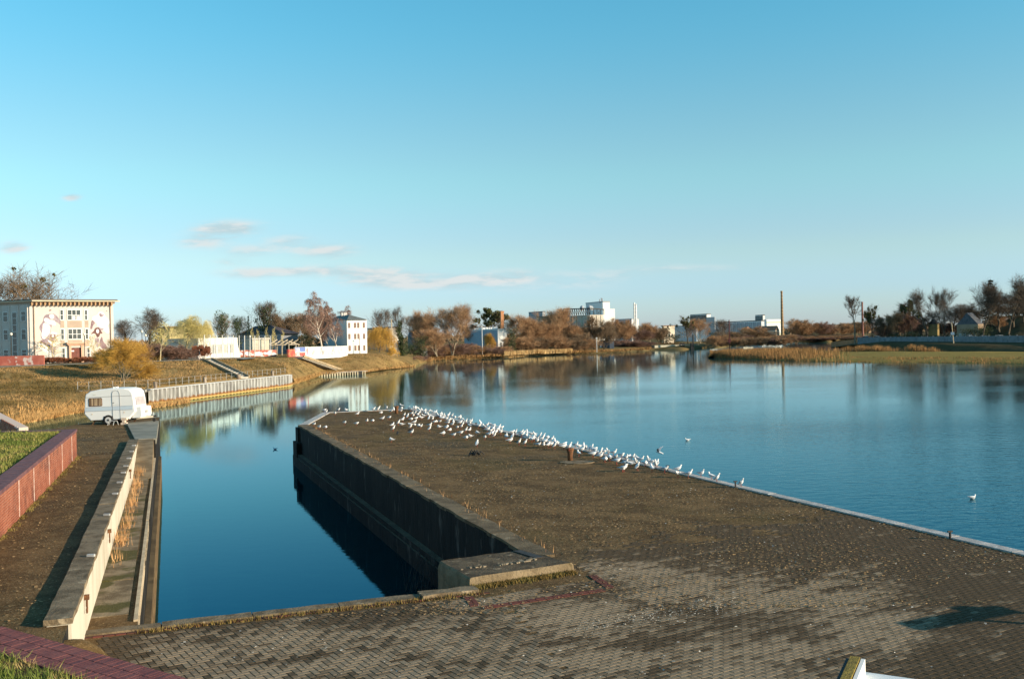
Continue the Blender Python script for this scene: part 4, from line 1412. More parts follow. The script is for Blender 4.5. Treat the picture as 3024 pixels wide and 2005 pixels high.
# ------------------------------------------------------------------ buildings
def fac(a, b):
    d = Vector((b[0] - a[0], b[1] - a[1], 0)); L = d.length; d.normalize()
    return d, Vector((d.y, -d.x, 0)), L


def wbox(a, d, n, u0, u1, z0, z1, n0, n1, m=0, mb=None):
    """box on a facade: u along, z up, n0..n1 outwards"""
    mb = mb or MB()
    o_ = Vector((a[0], a[1], 0))
    q = lambda u, nn, z: o_ + d * u + n * nn + Vector((0, 0, z))
    mb.add([q(u0, n1, z0), q(u1, n1, z0), q(u1, n0, z0), q(u0, n0, z0), q(u0, n1, z1), q(u1, n1, z1), q(u1, n0, z1), q(u0, n0, z1)], MB.BF, m)
    return mb


def window(parent, a, d, n, u0, u1, z0, z1, cols, rowz, fm, gm, fw=0.09, name='window'):
    mb = MB()
    wbox(a, d, n, u0 - fw, u0, z0 - fw, z1 + fw, -.05, .09, mb=mb); wbox(a, d, n, u1, u1 + fw, z0 - fw, z1 + fw, -.05, .09, mb=mb)
    wbox(a, d, n, u0, u1, z0 - fw, z0, -.05, .12, mb=mb); wbox(a, d, n, u0, u1, z1, z1 + fw, -.05, .09, mb=mb)
    for c in range(1, cols):
        u = u0 + (u1 - u0) * c / cols; wbox(a, d, n, u - fw * .45, u + fw * .45, z0, z1, 0, .07, mb=mb)
    for r in rowz:
        z = z0 + (z1 - z0) * r
        for c in range(cols):
            ua, ub = u0 + (u1 - u0) * c / cols + (fw * .45 if c else 0), u0 + (u1 - u0) * (c + 1) / cols - (fw * .45 if c < cols - 1 else 0)
            wbox(a, d, n, ua, ub, z - fw * .4, z + fw * .4, 0, .066, mb=mb)
    f = mb.build(name, fm, parent)
    wbox(a, d, n, u0, u1, z0, z1, -.02, .03).build('pane', gm, f)
    return f


def plain_windows(parent, a, b, z0, z1, us, fm, gm, fw=.12):
    d, n, L = fac(a, b)
    for (u0, u1) in us:
        window(parent, a, d, n, u0 * L, u1 * L, z0, z1, 1, (), fm, gm, fw)


# ----- the mural building
M_plaster = mat('cream_plaster', (0.57, 0.515, 0.465), (0.52, 0.47, 0.425), 0.5, 0.95)
M_plaster2 = mat('ochre_plaster', (0.42, 0.325, 0.25), (0.38, 0.29, 0.225), 1.0, 0.95)
M_white2 = mat('mural_white', (0.76, 0.73, 0.71), (0.70, 0.67, 0.65), 1.2, 0.95)
M_lilac = mat('mural_lilac', (0.25, 0.19, 0.21), (0.36, 0.29, 0.305), 1.5, 0.95)
M_umber = mat('mural_umber', (0.11, 0.055, 0.05), (0.18, 0.10, 0.09), 2.5, 0.95)
M_mauve = mat('mural_mauve', (0.20, 0.13, 0.14), (0.28, 0.20, 0.20), 2.5, 0.95)
ca_ = D(90, 1052, 172); cb_ = D(337, 1047, 180)
GB = 4.95
mbld = empty('school_building', (ca_.x, ca_.y, GB), 'three-storey cream building with a large painted mural and dark red door', 'building')
d, n, L = fac(ca_, cb_)
LW = Vector((-n.x, -n.y, 0)) * 16.0
# left flank turned away from the sun
lf = D(-330, 1052, 186); 
ld_ = (Vector((lf.x, lf.y, 0)) - Vector((ca_.x, ca_.y, 0))); lfL = ld_.length
back = Vector((cb_.x + ld_.x, cb_.y + ld_.y, 0))
HB = 10.3
foot = [ca_[:2], cb_[:2], back[:2], lf[:2]]
MB().prism(foot, GB - .6, GB + HB).build('wall', M_plaster, mbld)
zx = lambda x: (x - 45) / 1690.0 * L
zz = lambda y: GB + (1370 - y) / 1170.0 * HB
cen_b = (Vector((ca_.x, ca_.y, 0)) + back) / 2
def grow(pts, g):
    c = sum((Vector((p[0], p[1], 0)) for p in pts), Vector()) / len(pts)
    return [tuple((Vector((p[0], p[1], 0)) + (Vector((p[0], p[1], 0)) - c).normalized() * g)[:2]) for p in pts]
rf = MB().prism(grow(foot, 1.3), GB + HB + .38, GB + HB + .60).build('roof', mat('pale_cornice', (0.60, 0.47, 0.33), (0.52, 0.40, 0.28), 1.0), mbld)
MB().prism(grow(foot, .9), GB + HB + .60, GB + HB + .8).build('roof_deck', mat('bitumen', (0.09, 0.08, 0.07)), rf)
MB().prism(grow(foot, .35), GB + HB, GB + HB + .38).build('frieze', M_plaster2, mbld)
for k in range(20):
    wbox(ca_, d, n, (k + .3) * L / 20, (k + .58) * L / 20, GB + HB - .32, GB + HB + .37, 0.0, .75).build('corbel', mat('corbel_wood', (0.42, 0.26, 0.14)), rf)
for xx in (128, 1672):
    o_ = Vector((ca_.x, ca_.y, 0)) + d * zx(xx) + n * .12
    MB().tube([o_ + Vector((0, 0, GB)), o_ + Vector((0, 0, GB + HB))], .08, 6).build('downpipe', mat('pipe_brown', (0.33, 0.22, 0.15)), mbld)
wbox(ca_, d, n, -.03, L + .03, GB - .6, zz(1305), 0, .06).build('plinth', mat('dark_plinth', (0.10, 0.075, 0.08), (0.14, 0.10, 0.10), 1.0), mbld)
# window bays
for (x0, x1) in ((645, 722), (790, 1080), (1140, 1215)):
    wbox(ca_, d, n, zx(x0), zx(x1), zz(675), zz(538), 0, .035).build('spandrel', M_plaster2, mbld)
    wbox(ca_, d, n, zx(x0), zx(x1), zz(1055), zz(925), 0, .035).build('spandrel', M_plaster2, mbld)
for (x0, x1, y1, y0, c) in ((648, 700, 515, 322, 1), (795, 1050, 515, 322, 3), (1143, 1190, 515, 328, 1), (655, 708, 905, 705, 1), (800, 1058, 898, 705, 3), (1150, 1200, 905, 705, 1),
                            (668, 720, 1285, 1085, 1), (1175, 1225, 1285, 1080, 1)):
    window(mbld, ca_, d, n, zx(x0), zx(x1), zz(y1), zz(y0), c, (.48,), M_white, M_glass, .10)
for (x0, x1, y1, y0) in ((893, 945, 510, 440), (985, 1042, 510, 440)):
    wbox(ca_, d, n, zx(x0), zx(x1), zz(y1), zz(y0), .03, .055).build('window_poster', M_white, mbld)
# portal
M_portal = mat('portal_stone', (0.56, 0.36, 0.25), (0.5, 0.32, 0.22), 1.0)
for (x0, x1) in ((800, 846), (1045, 1100)):
    wbox(ca_, d, n, zx(x0), zx(x1), GB - .3, zz(1030), 0, .4).build('portal_pier', M_portal, mbld)
wbox(ca_, d, n, zx(775), zx(1130), zz(1030), zz(1005), 0, .55).build('portal_lintel', M_portal, mbld)
wbox(ca_, d, n, zx(750), zx(1150), zz(1004), zz(968), 0, .8).build('portal_cornice', M_portal, mbld)
wbox(ca_, d, n, zx(846), zx(1045), zz(1075), zz(1030), .02, .25).build('overdoor_panel', M_plaster, mbld)
dr = wbox(ca_, d, n, zx(850), zx(1042), GB - .2, zz(1085), .0, .06).build('door', mat('oxblood_door', (0.12, 0.035, 0.025), (0.16, 0.05, 0.035), 2.0, 0.5), mbld)
wbox(ca_, d, n, zx(944), zx(948), GB - .2, zz(1150), .06, .08).build('door_joint', M_dark, dr)
wbox(ca_, d, n, zx(850), zx(906), zz(1155), zz(1130), .06, .12).build('house_sign', M_white, mbld)
# mural figures: painted shapes, a few centimetres of paint and render each
def paint(name, pts, m, lift):
    mb = MB()
    o_ = Vector((ca_.x, ca_.y, 0))
    # smooth the outline a little
    pp = []
    for i in range(len(pts)):
        a0, b0 = Vector(pts[i]), Vector(pts[(i + 1) % len(pts)])
        pp += [a0 * .75 + b0 * .25, a0 * .25 + b0 * .75]
    f3 = [o_ + d * zx(p.x) + n * lift + Vector((0, 0, zz(p.y))) for p in pp]
    tri = tessellate_polygon([[Vector((p.x, p.y, 0)) for p in pp]])
    vs = f3 + [v - n * lift * .9 for v in f3]
    k = len(pp)
    mb.add(vs, [tuple(t) for t in tri] + [(i, (i + 1) % k, k + (i + 1) % k, k + i) for i in range(k)])
    return mb.build(name, m, mbld)
paint('mural_figure', [(420, 400), (500, 380), (570, 420), (640, 520), (705, 600), (712, 660), (640, 610), (560, 545), (505, 560), (480, 620), (455, 700), (445, 780), (410, 850), (480, 950), (545, 1050), (520, 1150), (478, 1232), (430, 1180), (420, 1060), (340, 960), (270, 900), (250, 820), (270, 740), (225, 690), (245, 610), (300, 560), (315, 460), (360, 410)], M_lilac, .02)
paint('mural_figure', [(430, 410), (500, 395), (525, 440), (515, 490), (470, 500), (430, 460)], M_white2, .03)
paint('mural_figure', [(330, 480), (400, 480), (430, 520), (520, 520), (560, 590), (545, 635), (480, 610), (420, 600), (350, 560), (325, 530)], M_white2, .03)
paint('mural_figure', [(300, 590), (350, 570), (450, 630), (440, 720), (425, 790), (380, 830), (330, 900), (280, 880), (265, 800), (290, 720)], M_white2, .03)
paint('mural_figure', [(195, 985), (330, 985), (420, 1100), (490, 1235), (400, 1200), (235, 1085)], M_white2, .025)
paint('mural_figure', [(235, 935), (270, 905), (345, 965), (420, 1045), (400, 1060), (300, 985), (230, 975)], M_mauve, .03)
paint('mural_figure', [(425, 860), (440, 800), (480, 790), (545, 800), (545, 850), (520, 900), (490, 945), (440, 915)], M_mauve, .03)
paint('mural_figure', [(440, 795), (470, 750), (530, 765), (595, 790), (520, 800)], M_white2, .035)
paint('mural_figure', [(470, 815), (510, 815), (510, 850), (475, 860)], M_white2, .04)
paint('mural_figure', [(415, 335), (440, 308), (480, 310), (470, 335), (440, 345)], M_mauve, .02)
paint('mural_figure', [(380, 905), (470, 955), (540, 1000), (540, 1060), (470, 1010), (400, 950)], M_white2, .032)
paint('mural_figure', [(1285, 520), (1305, 450), (1400, 430), (1440, 352), (1540, 372), (1555, 440), (1640, 520), (1655, 600), (1600, 640), (1640, 700), (1640, 800), (1585, 800), (1540, 740), (1460, 720), (1400, 660), (1390, 590), (1340, 560)], M_white2, .02)
paint('mural_figure', [(1430, 395), (1480, 380), (1500, 420), (1550, 400), (1520, 460), (1460, 470)], M_lilac, .03)
paint('mural_figure', [(1400, 640), (1460, 690), (1550, 690), (1500, 745), (1440, 715)], M_lilac, .03)
paint('mural_figure', [(1575, 350), (1600, 330), (1620, 360), (1600, 350)], M_mauve, .02)
paint('mural_figure', [(1265, 610), (1275, 545), (1310, 530), (1350, 570), (1340, 610), (1300, 640), (1300, 690), (1265, 720), (1250, 690)], M_mauve, .03)
paint('mural_figure', [(1325, 745), (1345, 690), (1395, 672), (1440, 690), (1470, 745), (1510, 805), (1450, 800), (1435, 860), (1385, 885), (1362, 810), (1310, 790), (1265, 820), (1280, 780)], M_umber, .03)
paint('mural_figure', [(1368, 735), (1395, 708), (1425, 722), (1430, 770), (1405, 800), (1375, 785)], M_white2, .04)
paint('mural_figure', [(1330, 900), (1380, 880), (1430, 895), (1420, 1000), (1400, 1090), (1360, 1040)], M_lilac, .025)
paint('mural_figure', [(1460, 900), (1480, 860), (1500, 890), (1510, 960), (1560, 1020), (1600, 1100), (1560, 1110), (1500, 1120), (1440, 1060), (1430, 980)], M_mauve, .025)
paint('mural_figure', [(1410, 1100), (1450, 1110), (1510, 1190), (1490, 1200), (1440, 1140)], M_umber, .03)
# bubble-letter tags on the plinth
tg = MB()
for k in range(8):
    u = zx(215 + k * 56)
    o_ = Vector((ca_.x, ca_.y, 0)) + d * u + n * .075 + Vector((0, 0, zz(1338) + rnd.uniform(-.04, .06)))
    pts = [o_ + d * (math.cos(t) * .26 * (1 + .2 * math.sin(3 * t + k))) + Vector((0, 0, math.sin(t) * .24 * (1 + .25 * math.cos(2 * t + k)))) for t in [i * 2 * math.pi / 12 for i in range(12)]]
    b0 = len(tg.v); tg.v += [tuple(p) for p in pts]; tg.f.append(tuple(range(b0, b0 + 12))); tg.mi.append(0)
tg.build('bubble_tags', M_white, mbld)
# flank windows (shaded side)
d2, n2v, L2 = fac(lf, ca_)
for k in range(9):
    u1 = L2 - 0.9 - k * 2.15
    if k % 2 == 1:
        window(mbld, lf, d2, n2v, u1 - 1.0, u1, GB + 1.2, GB + 8.9, 1, (.12, .27, .42, .57, .72, .87), M_white, M_glass, .08)
    else:
        for (z0, z1) in ((1.0, 2.4), (4.2, 5.9), (7.4, 9.0)):
            window(mbld, lf, d2, n2v, u1 - 1.0, u1, GB + z0, GB + z1, 1, (.6,), M_white, M_glass, .08)
for k in range(9):
    u1 = L2 - .35 - k * 2.15
    wbox(lf, d2, n2v, u1 - .25, u1, GB, GB + HB - .1, 0, .16).build('pilaster', M_plaster, mbld)

# red garden wall and hedge line before it
def wall_run(name, label, pts, h, th, m, cat='wall', segs=None, segname='wall_section', base=0.0):
    e = empty(name, pts[0], label, cat)
    for a, b in zip(pts, pts[1:]):
        k = segs or 1
        for i in range(k):
            p, q = a.lerp(b, i / k), a.lerp(b, (i + 1) / k)
            dv = (q - p).normalized() * .012
            p2, q2 = p + dv, q - dv
            nn = Vector((dv.y, -dv.x, 0)).normalized() * th / 2
            mb = MB()
            mb.add([p2 + nn + Vector((0, 0, -.6)), q2 + nn + Vector((0, 0, -.6)), q2 - nn + Vector((0, 0, -.6)), p2 - nn + Vector((0, 0, -.6)),
                    p2 + nn + Vector((0, 0, h)), q2 + nn + Vector((0, 0, h)), q2 - nn + Vector((0, 0, h)), p2 - nn + Vector((0, 0, h))], MB.BF)
            mb.build(segname, m, e)
    return e
M_redwall = mat('red_graffiti_wall', (0.36, 0.10, 0.075), (0.44, 0.15, 0.11), 0.8, 0.9, c3=(0.55, 0.46, 0.43), scale3=0.55, lo3=.58, hi3=.64)
def gp(x, y, z):
    return P(x, y, z)
w0_ = D(-260, 1083, 168); w0_.z = 4.9
g_a = P(-250, 1086, 4.95); g_b = P(105, 1078, 4.95)
wall_run('garden_wall', 'faded red painted garden wall at the foot of the mural building', [Vector((g_a.x, g_a.y + 3, 4.9)), Vector((g_b.x, g_b.y + 3, 4.9))], 1.55, .3, M_redwall, segs=8)
g_c = P(614, 1056, 4.8); g_d = P(806, 1053.5, 4.5)
rw = wall_run('red_graffiti_wall', 'long red wall with white graffiti tags below the mesh fence', [Vector((g_c.x, g_c.y + 4, 4.75)), Vector((g_d.x, g_d.y + 3, 4.5))], 1.45, .3, M_redwall, segs=9)
rdv, rnv, rL = fac((g_c.x, g_c.y + 4), (g_d.x, g_d.y + 3))
M_tagw = mat('pale_tag', (0.62, 0.58, 0.58), (0.72, 0.70, 0.70), 2.0); M_tagb = mat('greyblue_tag', (0.42, 0.46, 0.50), (0.5, 0.55, 0.55), 2.0)
for i in range(22):
    u = rnd.uniform(.03, .97); 
    if u < .3 and rnd.random() < .6: continue
    hh = rnd.uniform(.4, .9); ww = rnd.uniform(.5, 1.4)
    z0 = 4.75 - u * .25 + rnd.uniform(.1, .45)
    o_ = Vector((g_c.x, g_c.y + 4, 0)) + rdv * (u * rL) + rnv * .165 + Vector((0, 0, z0 + hh / 2))
    mb = MB()
    pts = [o_ + rdv * (math.cos(t) * ww / 2 * (1 + .3 * math.sin(4 * t + i))) + Vector((0, 0, math.sin(t) * hh / 2 * (1 + .25 * math.cos(5 * t + i)))) + rnv * (.001 * (i % 7)) for t in [k * 2 * math.pi / 14 for k in range(14)]]
    mb.add(pts, [tuple(range(14))]); mb.build('graffiti_tag', M_tagw if i % 3 else M_tagb, rw)

# white graffiti wall
h_a = P(848, 1055.5, 4.40); h_b = P(1024, 1046.5, 4.25)
a_ = Vector((h_a.x, h_a.y + .6, 4.35)); b_ = Vector((h_b.x, h_b.y + .6, 4.2))
ww_ = wall_run('white_graffiti_wall', 'long white wall with grey scrawls running up to the white house', [a_.lerp(b_, .10), b_], 2.15, .3, mat('white_wall_paint', (0.60, 0.59, 0.57), (0.50, 0.49, 0.475), .6, .9), segs=6)
orp = wall_run('orange_wall_end', 'orange and red painted wall end beside the timber gateway', [a_, a_.lerp(b_, .098)], 1.75, .4, mat('orange_paint', (0.50, 0.17, 0.09), (0.42, 0.07, 0.06), 1.0), segs=2)
dv, nv, Lw = fac(a_, b_)
def text_mesh(txt, size, name, m, origin, d_, up, n_, parent, bold=.0):
    cu = bpy.data.curves.new('txt', 'FONT'); cu.body = txt; cu.size = size; cu.extrude = 0.004; cu.offset = bold
    ob = bpy.data.objects.new('txt', cu); COL.objects.link(ob)
    bpy.context.view_layer.update()
    me_ = bpy.data.meshes.new_from_object(ob.evaluated_get(bpy.context.evaluated_depsgraph_get()))
    bpy.data.objects.remove(ob)
    mt = Matrix(((d_.x, up.x, n_.x, origin.x), (d_.y, up.y, n_.y, origin.y), (d_.z, up.z, n_.z, origin.z), (0, 0, 0, 1)))
    me_.transform(mt); me_.materials.clear(); me_.materials.append(m)
    return link(name, me_, parent)
up = Vector((0, 0, 1))
zb = 4.32
wbox(a_, dv, nv, Lw * .105, Lw * .255, zb + 1.15, zb + 2.1, .15, .17).build('blue_paint_panel', mat('blue_paint', (0.10, 0.14, 0.34), (0.14, 0.2, 0.42), 1.0), ww_)
wbox(a_, dv, nv, Lw * .105, Lw * .255, zb + .12, zb + .95, .15, .17).build('red_paint_panel', mat('red_paint', (0.52, 0.06, 0.06), (0.60, 0.12, 0.10), 1.0), ww_)
o_ = Vector((a_.x, a_.y, 0)) + dv * (Lw * .112) + nv * .18
for (txt, z) in (('OPEL', zb + 1.28), ('OPEL', zb + .22)):
    text_mesh(txt, 0.92, 'painted_lettering', M_white, o_ + Vector((0, 0, z)), dv, up, nv, ww_, .02)
mb = MB(); c_ = Vector((a_.x, a_.y, 0)) + dv * (Lw * .285) + nv * .165 + Vector((0, 0, zb + 1.1))
mb.add([c_ + dv * x + up * y for x, y in ((-.4, .35), (0, .75), (.35, .95), (.3, .1), (0, -.6), (-.2, -.1))], [(0, 1, 2, 3, 4, 5)]); mb.build('red_emblem', mat('red_paint', (0.5, .05, .05)), ww_)
mb = MB(); mb.add([c_ + nv * .01 + dv * x + up * y for x, y in ((-.1, -.5), (.3, .05), (.35, -.4), (.1, -.9))], [(0, 1, 2, 3)]); mb.build('blue_emblem', mat('blue_paint', (.1, .14, .34)), ww_)
M_scr = mat('grey_scrawl', (0.17, 0.18, 0.17), (0.24, 0.25, 0.24), 2.0)
for i in range(46):
    u = rnd.uniform(.31, .97); z = zb + rnd.uniform(.35, 1.7)
    if .42 < u < .62 or rnd.random() < .6:
        o2 = Vector((a_.x, a_.y, 0)) + dv * (Lw * u) + nv * (.158 + .0004 * i) + Vector((0, 0, z))
        mb = MB(); pts = [o2 + dv * (k * .13 + .1 * math.sin(k * 2.1 + i)) + up * (.32 * math.sin(k * 1.9 + i)) for k in range(6)]
        for p, q in zip(pts, pts[1:]):
            s_ = .06
            mb.add([p - up * s_ - dv * s_, q - up * s_ + dv * s_, q + up * s_ + dv * s_, p + up * s_ - dv * s_], [(0, 1, 2, 3)])
        mb.build('scrawl', M_scr if i % 4 else M_tagb, ww_)

# mesh fence on posts behind the red wall
fe = empty('mesh_fence', (g_c.x, g_c.y + 6, 4.7), 'tall pale mesh fence on posts above the red graffiti wall', 'fence')
fpx = [603, 621, 638, 656, 673, 689, 706, 722, 738, 752, 765, 782, 799]
ft = []
for x in fpx:
    q = D(x, 1040, interp([(603, 186), (799, 224)], x)[0]); 
    b_q = Vector((q.x, q.y, 4.6)); t_q = D(x, interp([(603, 989), (799, 992)], x)[0], q.y)
    ft.append((b_q, t_q)); MB().tube([b_q - up * .5, t_q], .09, 6).build('post', mat('pale_post', (0.50, 0.49, 0.45), (0.58, 0.57, 0.53), 1.0), fe)
mb = MB()
for k in range(16):
    mb.tube([b.lerp(t, k / 15) for b, t in ft], .012, 3, cap=False)
tag(mb.build('mesh_wires', M_steel, fe), kind='stuff')

# ----- generic blocks
def hit(c, dvec, px):
    kx = (px - CX) / FPX
    return (kx * c.y - c.x) / (dvec.x - kx * dvec.y)


def block(name, label, xl, xc, xr, dist, ytop, m, theta=35, zbase=2.2, roof=None, cat='building', roof_over=.25, parapet=.35):
    """box building with its near corner at column xc; left flank ends at column xl, right front at column xr"""
    top = D(xc, ytop, dist)
    c = Vector((top.x, top.y, 0)); th = rad(theta)
    dr_ = Vector((math.cos(th), math.sin(th), 0)); dl_ = Vector((-math.sin(th), math.cos(th), 0))
    tr = hit(c, dr_, xr); tl = hit(c, dl_, xl)
    r_, l_ = c + dr_ * tr, c + dl_ * tl
    bk = r_ + dl_ * tl
    e = empty(name, (c.x, c.y, zbase), label, cat)
    foot = [c[:2], r_[:2], bk[:2], l_[:2]]
    MB().prism(foot, zbase - 1, top.z).build('wall', m, e)
    if roof is not None:
        MB().prism(grow(foot, roof_over), top.z, top.z + parapet).build('roof', roof, e)
    return dict(e=e, c=c, r=r_, l=l_, b=bk, z=top.z, dr=dr_, dl=dl_, foot=foot)


def gable(B, rise, m, along_right=True, over=.4):
    c, r_, b_, l_ = [Vector(v) for v in (B['c'], B['r'], B['b'], B['l'])]
    z = B['z']
    mb = MB()
    if along_right:
        m1, m2 = (c + l_) / 2, (r_ + b_) / 2; ea = [(c, r_), (b_, l_)]
    else:
        m1, m2 = (c + r_) / 2, (l_ + b_) / 2; ea = [(l_, c), (r_, b_)]
    m1 = Vector((m1.x, m1.y, z + rise)); m2 = Vector((m2.x, m2.y, z + rise))
    pts = [Vector((v.x, v.y, z)) for v in (c, r_, b_, l_)]
    if along_right:
        mb.add(pts + [m1, m2], [(0, 1, 5, 4), (2, 3, 4, 5), (3, 0, 4), (1, 2, 5), (0, 3, 2, 1)])
    else:
        mb.add(pts + [m1, m2], [(3, 0, 4, 5), (1, 2, 5, 4), (0, 1, 4), (2, 3, 5), (0, 3, 2, 1)])
    return mb.build('roof', m, B['e'])


M_bitum = mat('dark_roofing', (0.075, 0.065, 0.06), (0.10, 0.09, 0.085), .5)
M_houseW = mat('house_white', (0.76, 0.75, 0.71), (0.70, 0.69, 0.66), .6, .9)
M_greyR = mat('greygreen_roof', (0.14, 0.15, 0.13), (0.19, 0.19, 0.17), .8)
# white house
B1 = block('white_house', 'narrow white three-storey house with brown-framed windows and hipped roof', 955, 1024, 1084, 255, 945, M_houseW, theta=25, zbase=4.2)
c, r_, l_, b_ = B1['c'], B1['r'], B1['l'], B1['b']
mid1 = (c + r_) / 2 * .5 + (l_ + b_) / 2 * .5
rA, rB = c.lerp(b_, .35), c.lerp(b_, .6)
rr = MB()
gp4 = [Vector((*p, B1['z'])) for p in grow(B1['foot'], .5)]
ra = Vector((((c + r_) / 2).lerp((l_ + b_) / 2, .28))[:2] + (B1['z'] + 1.5,)); rb = Vector((((c + r_) / 2).lerp((l_ + b_) / 2, .75))[:2] + (B1['z'] + 1.5,))
rr.add(gp4 + [ra, rb], [(0, 1, 4), (1, 2, 5, 4), (2, 3, 5), (3, 0, 4, 5), (0, 3, 2, 1)])
rr.build('roof', M_greyR, B1['e'])
for t in (.35, .55):
    q = ra.lerp(rb, t); MB().box((q.x, q.y, q.z + .15), (.9, .6, 1.0), .4).build('chimney', M_plaster, B1['e'])
d_, n_, L_ = fac(c, r_)
M_brown = mat('brown_frame', (0.30, 0.13, 0.07), (0.36, 0.17, 0.1), 2.0)
hh = B1['z'] - 4.2
for (zf0, zf1) in ((.10, .235), (.445, .58), (.775, .905)):
    for (u0, u1) in ((.09, .15), (.38, .44), (.55, .605), (.83, .885)):
        window(B1['e'], c, d_, n_, u0 * L_, u1 * L_, 4.2 + hh * zf0, 4.2 + hh * zf1, 1, (), M_brown, mat('dull_pane', (0.26, 0.20, 0.15), (.2, .16, .13), 2.0, .3), .09)
# wide dark-roofed hall
B2 = block('dark_roofed_hall', 'long low blue-grey hall under a broad dark roof', 700, 830, 880, 262, 985, mat('bluegrey_wall', (0.22, 0.24, 0.28), (0.28, 0.3, 0.33), .7), theta=28, zbase=4.2)
gpx = [Vector((*p, B2['z'])) for p in grow(B2['foot'], 1.6)]
ctr = sum((Vector(v) for v in gpx), Vector()) / 4
r1 = (gpx[0] + gpx[1]) / 2 * .62 + (gpx[2] + gpx[3]) / 2 * .38 + up * 2.6; r2 = (gpx[0] + gpx[1]) / 2 * .3 + (gpx[2] + gpx[3]) / 2 * .7 + up * 2.6
MB().add(gpx + [r1, r2], [(0, 1, 4), (1, 2, 5, 4), (2, 3, 5), (3, 0, 4, 5), (0, 3, 2, 1)]).build('roof', mat('purple_slate', (0.085, 0.058, 0.058), (0.12, 0.085, 0.08), .7), B2['e'])
plain_windows(B2['e'], B2['l'], B2['c'], 5.6, 7.4, [(.25, .29), (.4, .44), (.55, .6), (.7, .74), (.82, .86), (.9, .94)], M_white, M_glass)
plain_windows(B2['e'], B2['c'], B2['r'], 5.6, 7.4, [(.25, .4), (.6, .75)], M_white, M_glass)
# white pavilion with grey windows
a3 = D(585, 1040, 192); b3 = D(698, 1036, 205)
pv_ = empty('white_pavilion', (a3.x, a3.y, 4.7), 'low white pavilion with grey windows behind the mesh fence', 'building')
d3, n3, L3 = fac(a3, b3)
zt = D(640, 998, 198).z
MB().prism([a3[:2], b3[:2], (b3 - n3 * 8)[:2], (a3 - n3 * 8)[:2]], 4.2, zt).build('wall', M_houseW, pv_)
wbox(a3, d3, n3, -.2, L3 + .1, zt - 1.25, zt, 0, .25).build('fascia', mat('white_fascia', (0.78, 0.76, 0.7), (.7, .68, .62), 1.0), pv_)
for k in range(4):
    window(pv_, a3, d3, n3, L3 * (.32 + k * .165), L3 * (.32 + k * .165 + .115), zt - 3.1, zt - 1.4, 1, (), M_white, mat('grey_shutter', (0.36, 0.36, 0.33), (.42, .42, .4), 1.0, .5), .08)
MB().add([Vector((b3.x, b3.y, zt)) + d3 * .02, Vector((b3.x, b3.y, 4.2)) + d3 * .02, Vector((b3.x, b3.y, 4.2)) + d3 * 1.7, Vector((b3.x, b3.y, zt)) - n3 * 3 + d3 * .02, Vector((b3.x, b3.y, 4.2)) - n3 * 3 + d3 * .02, Vector((b3.x, b3.y, 4.2)) - n3 * 3 + d3 * 1.7],
         [(0, 1, 2), (3, 5, 4), (0, 2, 5, 3), (1, 4, 5, 2)]).build('sloping_buttress', M_houseW, pv_)
# cream shed
B3 = block('cream_shed', 'small cream shed with pitched roof behind the mesh fence', 724, 745, 795, 224, 1003, mat('cream_shed_wall', (0.58, 0.53, 0.42), (0.5, 0.46, 0.36), 1.0), theta=28, zbase=4.4, roof=mat('shed_roof', (0.5, .46, .4)))
# yellow house behind the willow
B4 = block('yellow_house', 'pale yellow flat-roofed house half hidden by the willow', 470, 500, 592, 235, 968, mat('yellow_wall', (0.56, 0.46, 0.22), (0.5, 0.40, 0.18), .7), theta=25, zbase=4.6, roof=mat('brown_eave', (0.20, 0.13, 0.07)), roof_over=.9)
plain_windows(B4['e'], B4['c'], B4['r'], 7.6, 8.6, [(.12, .2), (.35, .43), (.6, .68), (.8, .88)], M_white, M_glass)
# timber gateway skeleton
tf = empty('timber_gateway', D(835, 1048, 238), 'bare pale timber roof frame of a gateway by the orange wall', 'timber frame')
q0 = D(800, 1012, 236); q1 = D(862, 1004, 246)
for k in range(5):
    a = D(795 + k * 15.5, 1017, 237 + k * 2); b = D(818 + k * 15.5, 1003, 241 + k * 2)
    MB().bar(a, b, .18, .28).build('rafter', M_wood, tf)
for (x, y0, y1) in ((818, 1018, 1048), (833, 1017, 1046), (853, 1008, 1048), (874, 1016, 1040)):
    a = D(x, y1, 240); b = D(x, y0, 240); MB().bar(Vector((a.x, a.y, 4.0)), b, .25, .25).build('post', M_wood, tf)
MB().bar(D(800, 1019, 239), D(876, 1017, 241), .2, .26).build('tie_beam', M_wood, tf)
MB().bar(D(852, 1008, 240.4), D(884, 1018, 243), .18, .26).build('rafter', M_wood, tf)
MB().bar(D(826, 1006, 240), D(852, 1009, 240), .2, .2).build('purlin', M_wood, tf)

# ----- factories across the water
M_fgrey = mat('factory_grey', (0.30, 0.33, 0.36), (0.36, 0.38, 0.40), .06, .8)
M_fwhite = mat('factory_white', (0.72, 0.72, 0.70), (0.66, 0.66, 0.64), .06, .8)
M_fconc = mat('factory_concrete', (0.40, 0.36, 0.30), (0.52, 0.47, 0.40), .25, .9, c3=(.28, .25, .21), scale3=.5)
M_cream = mat('cream_wall', (0.60, 0.52, 0.40), (0.66, 0.58, 0.46), .3, .9)
M_tile = mat('brown_tiles', (0.22, 0.13, 0.09), (0.28, 0.17, 0.12), 1.0, .9)
def ribs(B, side, n, m, z0, z1):
    a, b = (B['c'], B['r']) if side == 'r' else (B['l'], B['c'])
    dq, nq, Lq = fac(a, b)
    for k in range(n):
        wbox(a, dq, nq, Lq * (k + .45) / n, Lq * (k + .55) / n, z0, z1, 0, .35).build('pilaster', m, B['e'])
T1 = block('white_tower_block', 'tall white factory tower block, grey on its shaded side', 1732, 1780, 1803, 560, 892, M_fwhite, theta=18, roof=M_fgrey, parapet=.5)
